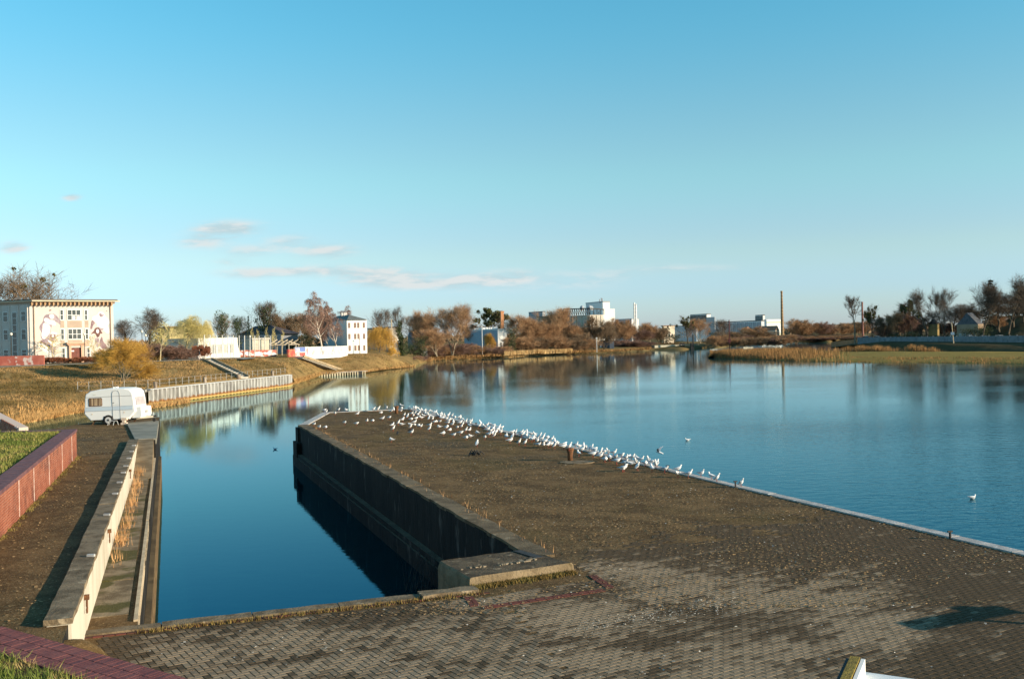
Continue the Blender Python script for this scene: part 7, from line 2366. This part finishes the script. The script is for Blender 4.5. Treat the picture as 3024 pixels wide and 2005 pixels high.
# wheel arch, wheels
cpoly([(-.42, .28), (.42, .28), (.34, .56), (-.34, .56)], -.014, .08, M_dark, 'wheel_arch')
for y in (-.045, W_C - .13):
    c_ = Vector((0, y, .30))
    mb = MB(); mb.tube([Mc @ (c_ + Vector((0, k, 0))) for k in (0, .03, .14, .17)], [.26, .30, .30, .26], 20)
    wh = mb.build('wheel', mat('tyre_rubber', (.025, .024, .023)), cv)
    mb = MB(); mb.tube([Mc @ (c_ + Vector((0, k, 0))) for k in (-.012, .03)], [.18, .185], 18); mb.build('rim', mat('rim_grey', (.55, .54, .52)), wh)
    mb = MB(); mb.tube([Mc @ (c_ + Vector((0, k, 0))) for k in (-.03, .0)], [.06, .065], 10); mb.build('hub', M_dark, wh)
# chassis, drawbar, steadies, rear bits
for y in (.35, W_C - .35):
    mb = MB(); mb.bar(Mc @ Vector((-1.3, y, .27)), Mc @ Vector((1.9, y, .27)), .06, .10); mb.build('chassis_rail', M_dark, cv)
    mb = MB(); mb.bar(Mc @ Vector((1.6, y, .30)), Mc @ Vector((2.95, W_C / 2 + (y - W_C / 2) * .08, .34)), .06, .09); mb.build('drawbar', mat('cream_drawbar', (.52, .46, .36)), cv)
mb = MB(); mb.tube([Mc @ Vector((2.9, W_C / 2, .30)), Mc @ Vector((2.92, W_C / 2, .62))], .035, 8); mb.build('jockey_post', M_steel, cv)
mb = MB(); mb.tube([Mc @ Vector((2.98, W_C / 2 - .04, .12)), Mc @ Vector((2.98, W_C / 2 + .04, .12))], .10, 12); mb.build('jockey_wheel', M_dark, cv)
mb = MB(); mb.bar(Mc @ Vector((2.9, W_C / 2, .36)), Mc @ Vector((3.15, W_C / 2, .38)), .1, .1); mb.build('coupling', M_dark, cv)
for x in (-1.1, 1.35):
    mb = MB(); mb.bar(Mc @ Vector((x, .25, .28)), Mc @ Vector((x - .25, .2, .02)), .05, .05); mb.build('corner_steady', M_rust, cv)
    mb = MB(); mb.bar(Mc @ Vector((x, W_C - .25, .28)), Mc @ Vector((x - .25, W_C - .2, .02)), .05, .05); mb.build('corner_steady', M_rust, cv)
cbox(-1.05, -.85, 1.95, 1.99, -.02, .03, mat('roof_badge', (.62, .60, .5)), 'badge')
cbox(.2, .45, 2.33, 2.40, .6, .9, M_cw, 'roof_vent'); cbox(.42, .46, 2.32, 2.42, .1, .14, M_cw, 'roof_light')
# step, stacked blocks and plank beside it
stp = empty('folding_step', Mc @ Vector((.5, -.5, 0)), 'grey metal folding step below the caravan door', 'step')
mb = MB()
fx0 = lambda x, y, z: Vector((Mc @ Vector((x, y, 0)))[:2] + (ZR + z,))
for (a, b) in (((.18, -.35, 0), (.26, -.3, .24)), ((.26, -.3, .24), (.78, -.3, .24)), ((.78, -.3, .24), (.9, -.35, 0)), ((.60, -.55, 0), (.66, -.5, .24)), ((.18, -.55, 0), (.26, -.5, .24))):
    mb.tube([fx0(*a), fx0(*b)], .018, 5)
mb.build('step_frame', M_steel, stp)
mb = MB(); mb.add([fx0(*p) for p in ((.26, -.52, .245), (.78, -.52, .245), (.78, -.3, .245), (.26, -.3, .245), (.26, -.52, .265), (.78, -.52, .265), (.78, -.3, .265), (.26, -.3, .265))], MB.BF); mb.build('step_tread', M_steel, stp)
M_blk = mat('pale_block', (.58, .46, .36), (.64, .54, .44), 3.0)
k_ = 0
for (x, z) in ((1.12, .0), (1.34, .0), (1.22, .135), (1.14, .27), (1.36, .27)):
    mb = MB(); mb.add([fx0(x + a, y, z + b + .002) for (a, y, b) in ((-.1, -.25, 0), (.1, -.25, 0), (.1, 0.0, 0), (-.1, 0.0, 0), (-.1, -.25, .125), (.1, -.25, .125), (.1, 0.0, .125), (-.1, 0.0, .125))], MB.BF)
    tag(mb.build('support_block', M_blk), 'pale building block stacked under the caravan chassis', 'block', 'stacked blocks under the caravan')
mb = MB(); mb.bar(fx0(1.55, -.55, .03), fx0(2.7, -.2, .03), .16, .04)
tag(mb.build('timber_plank', mat('pale_plank', (.52, .42, .28), (.6, .5, .34), 2.0)), 'pale plank lying under the caravan drawbar', 'plank')

# ------------------------------------------------------------------ gulls
M_gw = mat('gull_white', (.80, .79, .77), (.74, .73, .71), 8, .8)
M_gg = mat('gull_grey', (.34, .36, .385), (.42, .44, .465), 8, .8)
M_gr = mat('gull_red', (.26, .05, .03), None, rough=.6)
M_gb = mat('gull_black', (.02, .02, .02), None, rough=.6)
def gull_proto(pose):
    e = empty('gull', (0, 0, 0))
    if pose == 'stand':
        spine = [(-.17, .155, .006), (-.13, .16, .022), (-.07, .165, .045), (0, .17, .062), (.06, .19, .058), (.095, .225, .036), (.105, .26, .029), (.118, .285, .033), (.14, .288, .025), (.155, .285, .010)]
    elif pose == 'hunch':
        spine = [(-.18, .17, .006), (-.13, .17, .024), (-.07, .165, .050), (0, .165, .066), (.06, .18, .060), (.095, .205, .042), (.115, .225, .034), (.14, .23, .026), (.152, .228, .010)]
    elif pose == 'sleep':
        spine = [(-.17, .14, .006), (-.12, .14, .026), (-.06, .14, .054), (0, .142, .070), (.055, .155, .064), (.08, .185, .045), (.06, .21, .034), (.03, .215, .026), (.012, .21, .010)]
    elif pose == 'upright':
        spine = [(-.11, .09, .006), (-.09, .12, .022), (-.05, .155, .046), (-.01, .19, .058), (.025, .23, .048), (.045, .27, .032), (.055, .30, .028), (.068, .32, .032), (.09, .322, .024), (.104, .318, .010)]
    else:
        spine = [(-.19, .09, .006), (-.15, .085, .024), (-.08, .06, .052), (0, .045, .066), (.07, .06, .056), (.10, .095, .035), (.11, .13, .028), (.125, .15, .032), (.147, .15, .024), (.16, .146, .01)]
    mb = MB(); mb.tube([(x, 0, z) for x, z, r in spine], [r for x, z, r in spine], 10)
    mb.v = [(x, y * 1.12, z) for x, y, z in mb.v]
    link('body', mb.mesh('body', M_gw, True), e)
    hx, hz = spine[-1][0], spine[-1][1]
    dx = 1 if pose != 'sleep' else -1
    mb = MB(); mb.tube([(hx - .005 * dx, 0, hz), (hx + .03 * dx, 0, hz - .006)], [.007, .002], 5); link('beak', mb.mesh('beak', M_gr), e)
    for s in (-1, 1):
        mb = MB()
        ws = spine[:6]
        mb.tube([(spine[5][0] - .01, s * .040, spine[5][1] - .025), (spine[4][0] - .01, s * .056, spine[4][1] + .005), (spine[3][0] - .01, s * .060, spine[3][1] + .015), (spine[2][0], s * .044, spine[2][1] + .012), (spine[1][0] - .02, s * .018, spine[1][1] + .010), (spine[0][0] - .06, s * .006, spine[0][1] + .012)], [.012, .026, .030, .024, .014, .003], 6)
        mb.v = [(x, s * .02 + y * .75, z) for x, y, z in mb.v]
        link('wing', mb.mesh('wing', M_gg, True), e)
    if pose != 'swim':
        for s in (-1, 1):
            zb_ = spine[3][1] - spine[3][2] * .8
            mb = MB(); mb.tube([(spine[3][0], s * .022, zb_ + .01), (spine[3][0] - .005, s * .024, .008)], .0065, 5); mb.box((spine[3][0] + .014, s * .024, .004), (.05, .03, .006)); link('leg', mb.mesh('leg', M_gr), e)
    mb = MB(); mb.lathe((hx - .028 * dx, 0, hz + .012), [(.001, -.016), (.012, -.008), (.012, .008), (.001, .016)], 5); mb.v = [(x, y * 2.55, z) for x, y, z in mb.v]; link('ear_spot', mb.mesh('ear_spot', M_gb), e)
    return e
GP = {p: gull_proto(p) for p in ('stand', 'hunch', 'sleep', 'upright', 'swim')}
def gull(px, py, z=Z, pose=None, face=None, label='white gull with grey wings standing in the flock along the pier edge', group='gulls in the flock on the pier', s=None):
    pose = pose or rnd.choice(['stand', 'stand', 'hunch', 'hunch', 'sleep', 'upright', 'upright'])
    o_ = copy_tree(GP[pose]); o_.name = 'gull'
    p = P(px, py, z)
    o_.location = p
    a = rnd.choice([rnd.gauss(-.35, .5), rnd.gauss(-.35, .5), rnd.uniform(0, 6.28)]) if face is None else face
    o_.rotation_euler = (0, 0, a)
    s = s or rnd.uniform(1.0, 1.15)
    o_.scale = (s, s, s)
    if group == 'gulls in the flock on the pier':
        label, group = {'stand': ('white gull standing with raised head in the flock along the pier edge', 'standing gulls in the pier flock'),
                        'hunch': ('hunched white gull with drawn-in neck in the flock along the pier edge', 'hunched gulls in the pier flock'),
                        'sleep': ('sleeping white gull with head tucked back in the flock along the pier edge', 'sleeping gulls in the pier flock'),
                        'upright': ('slim upright white gull with stretched body in the flock along the pier edge', 'upright gulls in the pier flock')}[pose]
    elif group == 'gulls scattered on the pier end':
        label, group = {'stand': ('white gull standing alone with raised head on the mossy pier end', 'standing gulls on the pier end'),
                        'hunch': ('hunched white gull alone on the mossy pier end', 'hunched gulls on the pier end'),
                        'sleep': ('sleeping white gull alone on the mossy pier end', 'sleeping gulls on the pier end'),
                        'upright': ('upright slim gull alone on the mossy pier end', 'upright gulls on the pier end')}[pose]
    tag(o_, label, 'gull', group)
    return o_
# feet positions read off the photo, two enlargements
Z6 = [(90, 180), (25, 205), (225, 200), (240, 140), (245, 95), (385, 135), (430, 160), (470, 135), (500, 140), (540, 130), (520, 160), (590, 180), (620, 200), (660, 205), (690, 205), (780, 205), (755, 200), (850, 215), (880, 220), (910, 235), (940, 260), (965, 290), (990, 300), (1010, 265), (1040, 300), (1075, 290), (1090, 320), (1020, 330), (1160, 290), (1190, 280), (1240, 300), (1220, 370), (1300, 325), (1385, 330), (1420, 350), (1480, 390), (1530, 420), (1590, 405), (1640, 415), (1600, 455), (1815, 455), (1780, 510), (1890, 530), (1940, 485), (2010, 480), (2065, 500), (2110, 520), (2060, 560), (2190, 545), (2235, 540), (2170, 570),
      (300, 285), (265, 380), (365, 315), (435, 360), (535, 350), (480, 300), (590, 320), (640, 335), (685, 300), (440, 255), (510, 250), (560, 270), (600, 250), (770, 285), (720, 240), (740, 270), (790, 355), (865, 370), (855, 310), (815, 290), (900, 425), (940, 420), (1005, 415), (1165, 440), (1130, 360), (1060, 340), (1180, 395), (60, 490), (180, 450), (245, 475), (80, 570), (420, 480), (500, 430), (510, 490), (580, 490), (620, 515), (425, 525), (435, 645), (800, 495), (805, 565), (990, 515), (1150, 510), (1130, 545), (1210, 580), (1075, 650), (1280, 690), (1280, 430), (1250, 475), (1410, 440), (1470, 470), (1355, 535), (1430, 520), (1605, 505), (1600, 590), (1530, 600), (1420, 650), (1530, 740), (1610, 705), (1755, 640), (1905, 735), (1980, 680), (1955, 585), (2010, 605), (2125, 620), (2055, 660), (2100, 700), (2220, 635), (2340, 735), (1750, 880), (40, 785)]
for (x, y) in Z6:
    gull(1150 + x / 6.757, 1190 + y / 6.757)
Z7 = [(30, 250), (20, 330), (60, 215), (65, 380), (75, 310), (145, 235), (175, 240), (175, 325), (265, 290), (290, 350), (270, 400), (375, 410), (330, 470), (370, 320), (430, 335), (520, 330), (555, 345), (530, 365), (610, 370), (630, 340), (495, 505), (595, 430), (600, 515), (650, 430), (700, 350), (710, 450), (740, 440), (765, 360), (780, 400), (755, 425), (855, 400), (880, 440), (920, 400), (930, 490), (810, 490), (825, 540), (915, 555), (980, 410), (1050, 445), (1115, 500), (1160, 505), (1040, 535), (1000, 545), (1115, 560), (1285, 530), (1270, 580), (1475, 555), (1540, 570), (1585, 630), (1535, 700), (1660, 610), (1620, 590), (1725, 610), (1760, 615), (1800, 630), (1850, 680), (1780, 715), (1810, 640), (1970, 670), (1915, 690), (1900, 750), (2040, 680), (2075, 780), (2140, 690), (2170, 760), (1990, 795), (2195, 840), (2280, 735), (2350, 780), (2330, 880), (2300, 965)]
for (x, y) in Z7:
    if x < 300 and y < 420 and rnd.random() < .5: continue       # already placed from the other enlargement
    gull(1450 + x / 5.9125, 1230 + y / 5.9125)
Z5 = [(855, 450), (920, 470), (965, 475), (1020, 480), (1060, 505), (1010, 530), (955, 545), (1030, 580), (1110, 535), (1145, 510), (1185, 525), (1225, 560), (1185, 600), (1240, 555), (1320, 605), (1460, 655), (1465, 600), (1575, 660), (1710, 655), (1825, 685), (1885, 710), (2145, 765), (885, 590), (870, 595), (805, 515), (680, 490)]
for (x, y) in Z5:
    gull(1600 + x / 3.638, 1230 + y / 3.638)
Z3 = [(708, 300), (728, 325), (892, 295), (995, 293), (850, 343), (1148, 350), (570, 490), (640, 530), (722, 525), (975, 470), (1132, 483), (1270, 450), (1345, 440), (1475, 415), (1565, 400), (1355, 290), (1430, 280), (1460, 330), (1410, 295), (1530, 270)]
for i, (x, y) in enumerate(Z3):
    gull(800 + x / 4.48, 1150 + y / 4.48, label='white gull standing apart on the mossy end of the pier', group='gulls scattered on the pier end')
# on the bollard, on the water, in the air
gull(1682, 1331.5, Z + .575, 'upright', -.3, 'white gull perched upright on the rusty bollard', None)
gull(2872, 1472, 0.0, 'swim', .3, 'lone gull swimming on the open river beside the pier', None, 1.15)
gull(2030, 1301, 0.0, 'swim', 3.4, 'swimming gull trailing a wake beyond the flying gull', None, 1.2)
gull(812, 1327, 0.0, 'swim', 2.9, 'small gull swimming in the basin mouth by the pier corner', None, 1.0)
# flying gull
fl = D(1948, 1336, 52)
fg = empty('flying_gull', fl, 'gull in flight with raised wings above the river beside the flock', 'gull')
def FL(x, y, z):
    a = 2.75; s = 1.15
    return fl + Vector((x * math.cos(a) - y * math.sin(a), x * math.sin(a) + y * math.cos(a), z)) * s
sp_ = [(-.18, -.05, .006), (-.12, -.035, .025), (-.04, -.01, .048), (.05, .015, .048), (.11, .03, .034), (.145, .04, .03), (.17, .04, .012)]
mb = MB(); mb.tube([FL(x, 0, z) for x, z, r in sp_], [r * 1.15 for x, z, r in sp_], 9); mb.build('body', M_gw, fg, True)
mb = MB(); mb.tube([FL(.168, 0, .04), FL(.20, 0, .033)], [.009, .002], 5); mb.build('beak', M_gb, fg)
for s in (-1, 1):
    mb = MB()
    pr = [(.06, .04, .03, .09), (.05, .18, .14, .10), (.02, .30, .20, .085), (-.06, .45, .235, .012)]
    vs = []
    for (x, y, z, c_) in pr:
        vs += [FL(x + c_ * .4, s * y, z + .004), FL(x - c_ * .6, s * y, z), FL(x - c_ * .6, s * y, z - .006), FL(x + c_ * .4, s * y, z - .008)]
    fs = []
    for i in range(3):
        for j in range(4):
            fs.append((i * 4 + j, i * 4 + (j + 1) % 4, (i + 1) * 4 + (j + 1) % 4, (i + 1) * 4 + j))
    fs += [(0, 1, 2, 3), (15, 14, 13, 12)]
    mb.add(vs, fs); mb.build('wing', M_gg, fg)
for e in GP.values():
    for c_ in list(e.children): bpy.data.objects.remove(c_)
    bpy.data.objects.remove(e)
# two dark crows in the flock
def crow(px, py, a, label):
    e = empty('crow', P(px, py, Z), label, 'crow')
    b = P(px, py, Z)
    sp2 = [(-.2, .13, .008), (-.14, .14, .03), (-.05, .15, .06), (.03, .17, .066), (.09, .205, .045), (.12, .24, .036), (.15, .245, .03), (.19, .235, .006)]
    tr = lambda x, y, z: b + Vector((x * math.cos(a) - y * math.sin(a), x * math.sin(a) + y * math.cos(a), z))
    mb = MB(); mb.tube([tr(x, 0, z) for x, z, r in sp2], [r for x, z, r in sp2], 9); mb.build('body', M_gb, e, True)
    for s in (-1, 1):
        mb = MB(); mb.tube([tr(.01, s * .025, .1), tr(0, s * .025, 0)], .008, 5); mb.build('leg', M_gb, e)
crow(1174, 1287, 1.6, 'black crow standing on the moss apart from the gulls')
crow(1212, 1277, .4, 'black crow standing right behind a white gull')

# ------------------------------------------------------------------ bollards and ironwork on the pier
def bollard(px, py, hgt, r, label):
    b = P(px, py, Z)
    e = empty('rusty_bollard', b, label, 'bollard')
    MB().lathe(b, [(r * .72, -.05), (r * .72, hgt * .55), (r * .85, hgt * .8), (r * 1.02, hgt * .93)], 14).build('post', M_rust, e, True)
    MB().lathe(b + up * hgt * .93, [(r * 1.03, 0), (r * 1.12, .02), (r * 1.12, .055), (r * .95, .075), (r * .2, .085)], 14).build('cap', M_rust, e, True)
bollard(1684, 1361, .53, .165, 'tall rusty iron bollard with gulls perched on it')
bollard(1171, 1221, .52, .165, 'rusty iron bollard among the gulls at the pier end')
pd_ = MB()
c_ = P(1705, 1366, Z)
pd_.prism([(c_.x + math.cos(t) * .75 * (1 + .1 * math.sin(3 * t)), c_.y + math.sin(t) * .55) for t in [i * 2 * math.pi / 14 for i in range(14)]], Z - .02, Z + .035)
tag(pd_.build('bollard_footing', M_conctop), 'mossy concrete footing patch round the tall bollard', 'footing')
for (px, py, h_, lab) in ((2172, 1438, .20, 'black T-shaped mooring handle beside the last gull on the coping'), (2806, 1590, .19, 'small T-shaped mooring handle on the empty coping'), (1972, 1389, .19, 'black mooring handle on the coping amid the thinning flock'), (1406, 1257, .18, 'dark mooring handle on the coping amid the dense flock')):
    b = P(px, py, Z + .04)
    e = empty('mooring_cleat', b, lab, 'cleat')
    MB().tube([b, b + up * h_], .03, 6).build('stem', M_dark, e); MB().bar(b + up * h_ + Vector((-.07, -.02, 0)), b + up * h_ + Vector((.07, .02, 0)), .04, .04).build('crossbar', M_dark, e)
# dark driftwood lump
dw = MB()
b = P(1408, 1346, Z)
for i in range(7):
    a = b + Vector((rnd.uniform(-.32, .3), rnd.uniform(-.12, .12), 0)); h_ = .10 + .18 * math.exp(-((i - 3) / 2.4) ** 2)
    dw.tube([a + Vector((-.14, 0, .02)), a + Vector((0, .03, h_)), a + Vector((.16, .02, .05))], [.03, .05, .02], 6)
tag(dw.build('driftwood', M_dark), 'dark lump of driftwood lying alone on the pier', 'driftwood')

# ------------------------------------------------------------------ signboard below the viewpoint and the unseen table whose shadow falls on the paving
wb = empty('white_board', P(2600, 2100, Z), 'white sheet-metal board with lichen-covered edge beam below the viewpoint', 'board')
ZW = 4.9
w_a, w_b = P(2541, 1981, ZW), P(2725, 2007, ZW)
wd1 = (w_b - w_a).normalized(); wd2 = P(2512, 2010, ZW) - w_a
wd2 = Vector((-wd1.y, wd1.x, 0)); wd2 = wd2 if wd2.y < 0 else -wd2
mb = MB(); e1 = w_a + wd1 * 2.2
mb.add([w_a, e1, e1 + wd2 * 1.3, w_a + wd2 * 1.3] + [v - up * .03 for v in (w_a, e1, e1 + wd2 * 1.3, w_a + wd2 * 1.3)], [(3, 2, 1, 0), (4, 5, 6, 7), (0, 1, 5, 4), (1, 2, 6, 5), (2, 3, 7, 6), (3, 0, 4, 7)])
mb.build('white_sheet', mat('cool_white_sheet', (.70, .72, .72), (.66, .68, .68), 2.0, .5), wb)
p0, p1 = P(2526, 1956, ZW + .1), P(2490, 2040, ZW + .1)
ed_ = (p1 - p0).normalized(); en_ = Vector((ed_.y, -ed_.x, 0))
mb = MB(); mb.bar(p0 + up * -.02, p1 + ed_ * .6 + up * -.02, .085, .16); mb.build('edge_beam', mat('lichen_timber', (.16, .12, .03), (.26, .19, .04), 14, .95, .6, 40, c3=(.07, .05, .03), scale3=22), wb)
sgn = 1 if (w_a - p0).dot(en_) > 0 else -1
mb = MB(); mb.bar(p0 + en_ * .07 * sgn + up * -.03, p1 + ed_ * .6 + en_ * .07 * sgn + up * -.03, .035, .15); mb.build('white_flashing', M_white, wb)
mb = MB(); mb.bar(p0 - en_ * .065 * sgn + up * -.03, p1 + ed_ * .6 - en_ * .065 * sgn + up * -.03, .03, .13); mb.build('dark_trim', M_dark, wb)
for (u_, v_) in ((.1, .3), (2.0, .3), (.1, 1.1), (2.0, 1.1)):
    q = w_a + wd1 * u_ + wd2 * v_
    mb = MB(); mb.box((q.x, q.y, (ZW + Z) / 2 - .03), (.1, .1, ZW - Z - .06)); mb.build('leg', M_wood, wb)
# off to the right: an unseen two-legged table, inferred from its shadow reaching into view
shA, shB = P(2683, 1850, Z), P(2968, 1798, Z)
hs = 1.0
sh_v = Vector((-sun_dir.x, -sun_dir.y, 0)) / math.tan(SUN_EL) / Vector((sun_dir.x, sun_dir.y)).length
sh_v = Vector((-math.sin(SUN_AZ), -math.cos(SUN_AZ), 0)) / math.tan(SUN_EL)
nb_ = empty('timber_table', shB - sh_v * hs, 'narrow timber table at the quay whose shadow crosses the grey pavers', 'table')
bA, bB = shA - sh_v * hs, shB - sh_v * hs
mb = MB(); mb.bar(bA + up * (hs - .0), bB + up * (hs - .0), .50, .05); mb.build('table_top', M_wood, nb_)
mb = MB(); mb.box(bA.lerp(bB, .9) + up * (hs + .10), (.34, .26, .14), .4); mb.build('top_crate', M_wood, nb_)
for t in (.45, .88):
    q = bA.lerp(bB, t); mb = MB(); mb.bar(q, q + up * (hs - .05), .11, .11); mb.build('leg', M_wood, nb_)

# ------------------------------------------------------------------ walker and dog on the crest path
def skin_body(name, joints, edges, m, parent, sub=2):
    me_ = bpy.data.meshes.new(name); me_.from_pydata([j[0] for j in joints], edges, [])
    ob = bpy.data.objects.new(name, me_); COL.objects.link(ob)
    md = ob.modifiers.new('skin', 'SKIN')
    for v, j in zip(me_.skin_vertices[0].data, joints):
        v.radius = j[1] if isinstance(j[1], tuple) else (j[1], j[1])
    me_.skin_vertices[0].data[0].use_root = True
    sb_ = ob.modifiers.new('sub', 'SUBSURF'); sb_.levels = sb_.render_levels = sub
    bpy.context.view_layer.update()
    m2 = bpy.data.meshes.new_from_object(ob.evaluated_get(bpy.context.evaluated_depsgraph_get()))
    bpy.data.objects.remove(ob)
    m2.materials.clear(); m2.materials.append(m)
    m2.polygons.foreach_set('use_smooth', [True] * len(m2.polygons))
    return m2
wp = P(585, 1064.5, 4.95); wp = Vector((wp.x, wp.y + .9, 4.98))
pe = empty('person', wp, 'person in dark jacket and pale trousers walking on the crest path', 'person')
a_p = rad(190)
def W(x, y, z):      # x forward
    return tuple(wp + Vector((x * math.cos(a_p) - y * math.sin(a_p), x * math.sin(a_p) + y * math.cos(a_p), z)))
J = [(W(0, 0, .93), .14), (W(0.01, 0, 1.15), (.15, .11)), (W(.02, 0, 1.38), (.18, .11)), (W(.03, 0, 1.50), .06), (W(.05, 0, 1.56), .05),
     (W(.02, .19, 1.42), .065), (W(-.04, .24, 1.15), .05), (W(.08, .24, .93), .04), (W(.10, .235, .86), .03),
     (W(.02, -.19, 1.42), .065), (W(.06, -.24, 1.15), .05), (W(.2, -.22, .98), .04), (W(.24, -.21, .93), .03)]
E_ = [(0, 1), (1, 2), (2, 3), (3, 4), (2, 5), (5, 6), (6, 7), (7, 8), (2, 9), (9, 10), (10, 11), (11, 12)]
link('jacket', skin_body('jacket', J, E_, mat('dark_jacket', (.03, .03, .035)), pe), pe)
J = [(W(0, 0, .95), .13), (W(.02, .09, .88), .09), (W(.10, .10, .50), .065), (W(.02, .10, .10), .045), (W(.10, .10, .04), .04), (W(.18, .10, .03), .03),
     (W(.0, -.09, .88), .09), (W(-.08, -.10, .50), .065), (W(-.26, -.10, .14), .045), (W(-.22, -.10, .05), .035), (W(-.12, -.10, .03), .03)]
E_ = [(0, 1), (1, 2), (2, 3), (3, 4), (4, 5), (0, 6), (6, 7), (7, 8), (8, 9), (9, 10)]
link('trousers', skin_body('trousers', J, E_, mat('pale_trousers', (.50, .40, .36)), pe), pe)
J = [(W(.06, 0, 1.56), .05), (W(.07, 0, 1.64), (.085, .075)), (W(.07, 0, 1.71), (.095, .08)), (W(.07, 0, 1.77), .05)]
link('head', skin_body('head', J, [(0, 1), (1, 2), (2, 3)], mat('skin_tone', (.50, .28, .20)), pe), pe)
J = [(W(.05, 0, 1.73), .10), (W(.05, 0, 1.79), .07)]
link('cap', skin_body('cap', J, [(0, 1)], mat('pale_cap', (.62, .52, .42)), pe), pe)
dg = Vector((wp.x + .75, wp.y - .1, 4.98))
de = empty('dog', dg, 'small pale dog walking beside the person on the crest path', 'dog')
def Q(x, y, z): return tuple(dg + Vector((-x, y, z)))
J = [(Q(0, 0, .36), (.11, .13)), (Q(.2, 0, .38), (.11, .14)), (Q(.32, 0, .46), .08), (Q(.40, 0, .56), .075), (Q(.50, 0, .54), .04), (Q(-.22, 0, .38), (.09, .11)), (Q(-.34, 0, .46), .025), (Q(-.42, 0, .56), .018),
     (Q(.2, .08, .26), .05), (Q(.19, .08, .12), .03), (Q(.22, .08, .02), .028), (Q(.2, -.08, .26), .05), (Q(.26, -.08, .12), .03), (Q(.29, -.08, .02), .028),
     (Q(-.2, .08, .26), .06), (Q(-.27, .08, .13), .032), (Q(-.24, .08, .02), .028), (Q(-.2, -.08, .26), .06), (Q(-.2, -.08, .13), .032), (Q(-.16, -.08, .02), .028)]
E_ = [(0, 1), (1, 2), (2, 3), (3, 4), (0, 5), (5, 6), (6, 7), (1, 8), (8, 9), (9, 10), (1, 11), (11, 12), (12, 13), (5, 14), (14, 15), (15, 16), (5, 17), (17, 18), (18, 19)]
link('body', skin_body('body', J, E_, mat('pale_fur', (.60, .52, .42)), de), de)
for s in (-1, 1):
    mb = MB(); mb.add([Vector(Q(.38, s * .04, .62)), Vector(Q(.36, s * .09, .58)), Vector(Q(.34, s * .05, .50)), Vector(Q(.35, s * .035, .60))], [(0, 1, 2), (0, 2, 3), (0, 3, 1), (1, 3, 2)]); mb.build('ear', mat('fur_brown', (.4, .3, .2)), de)
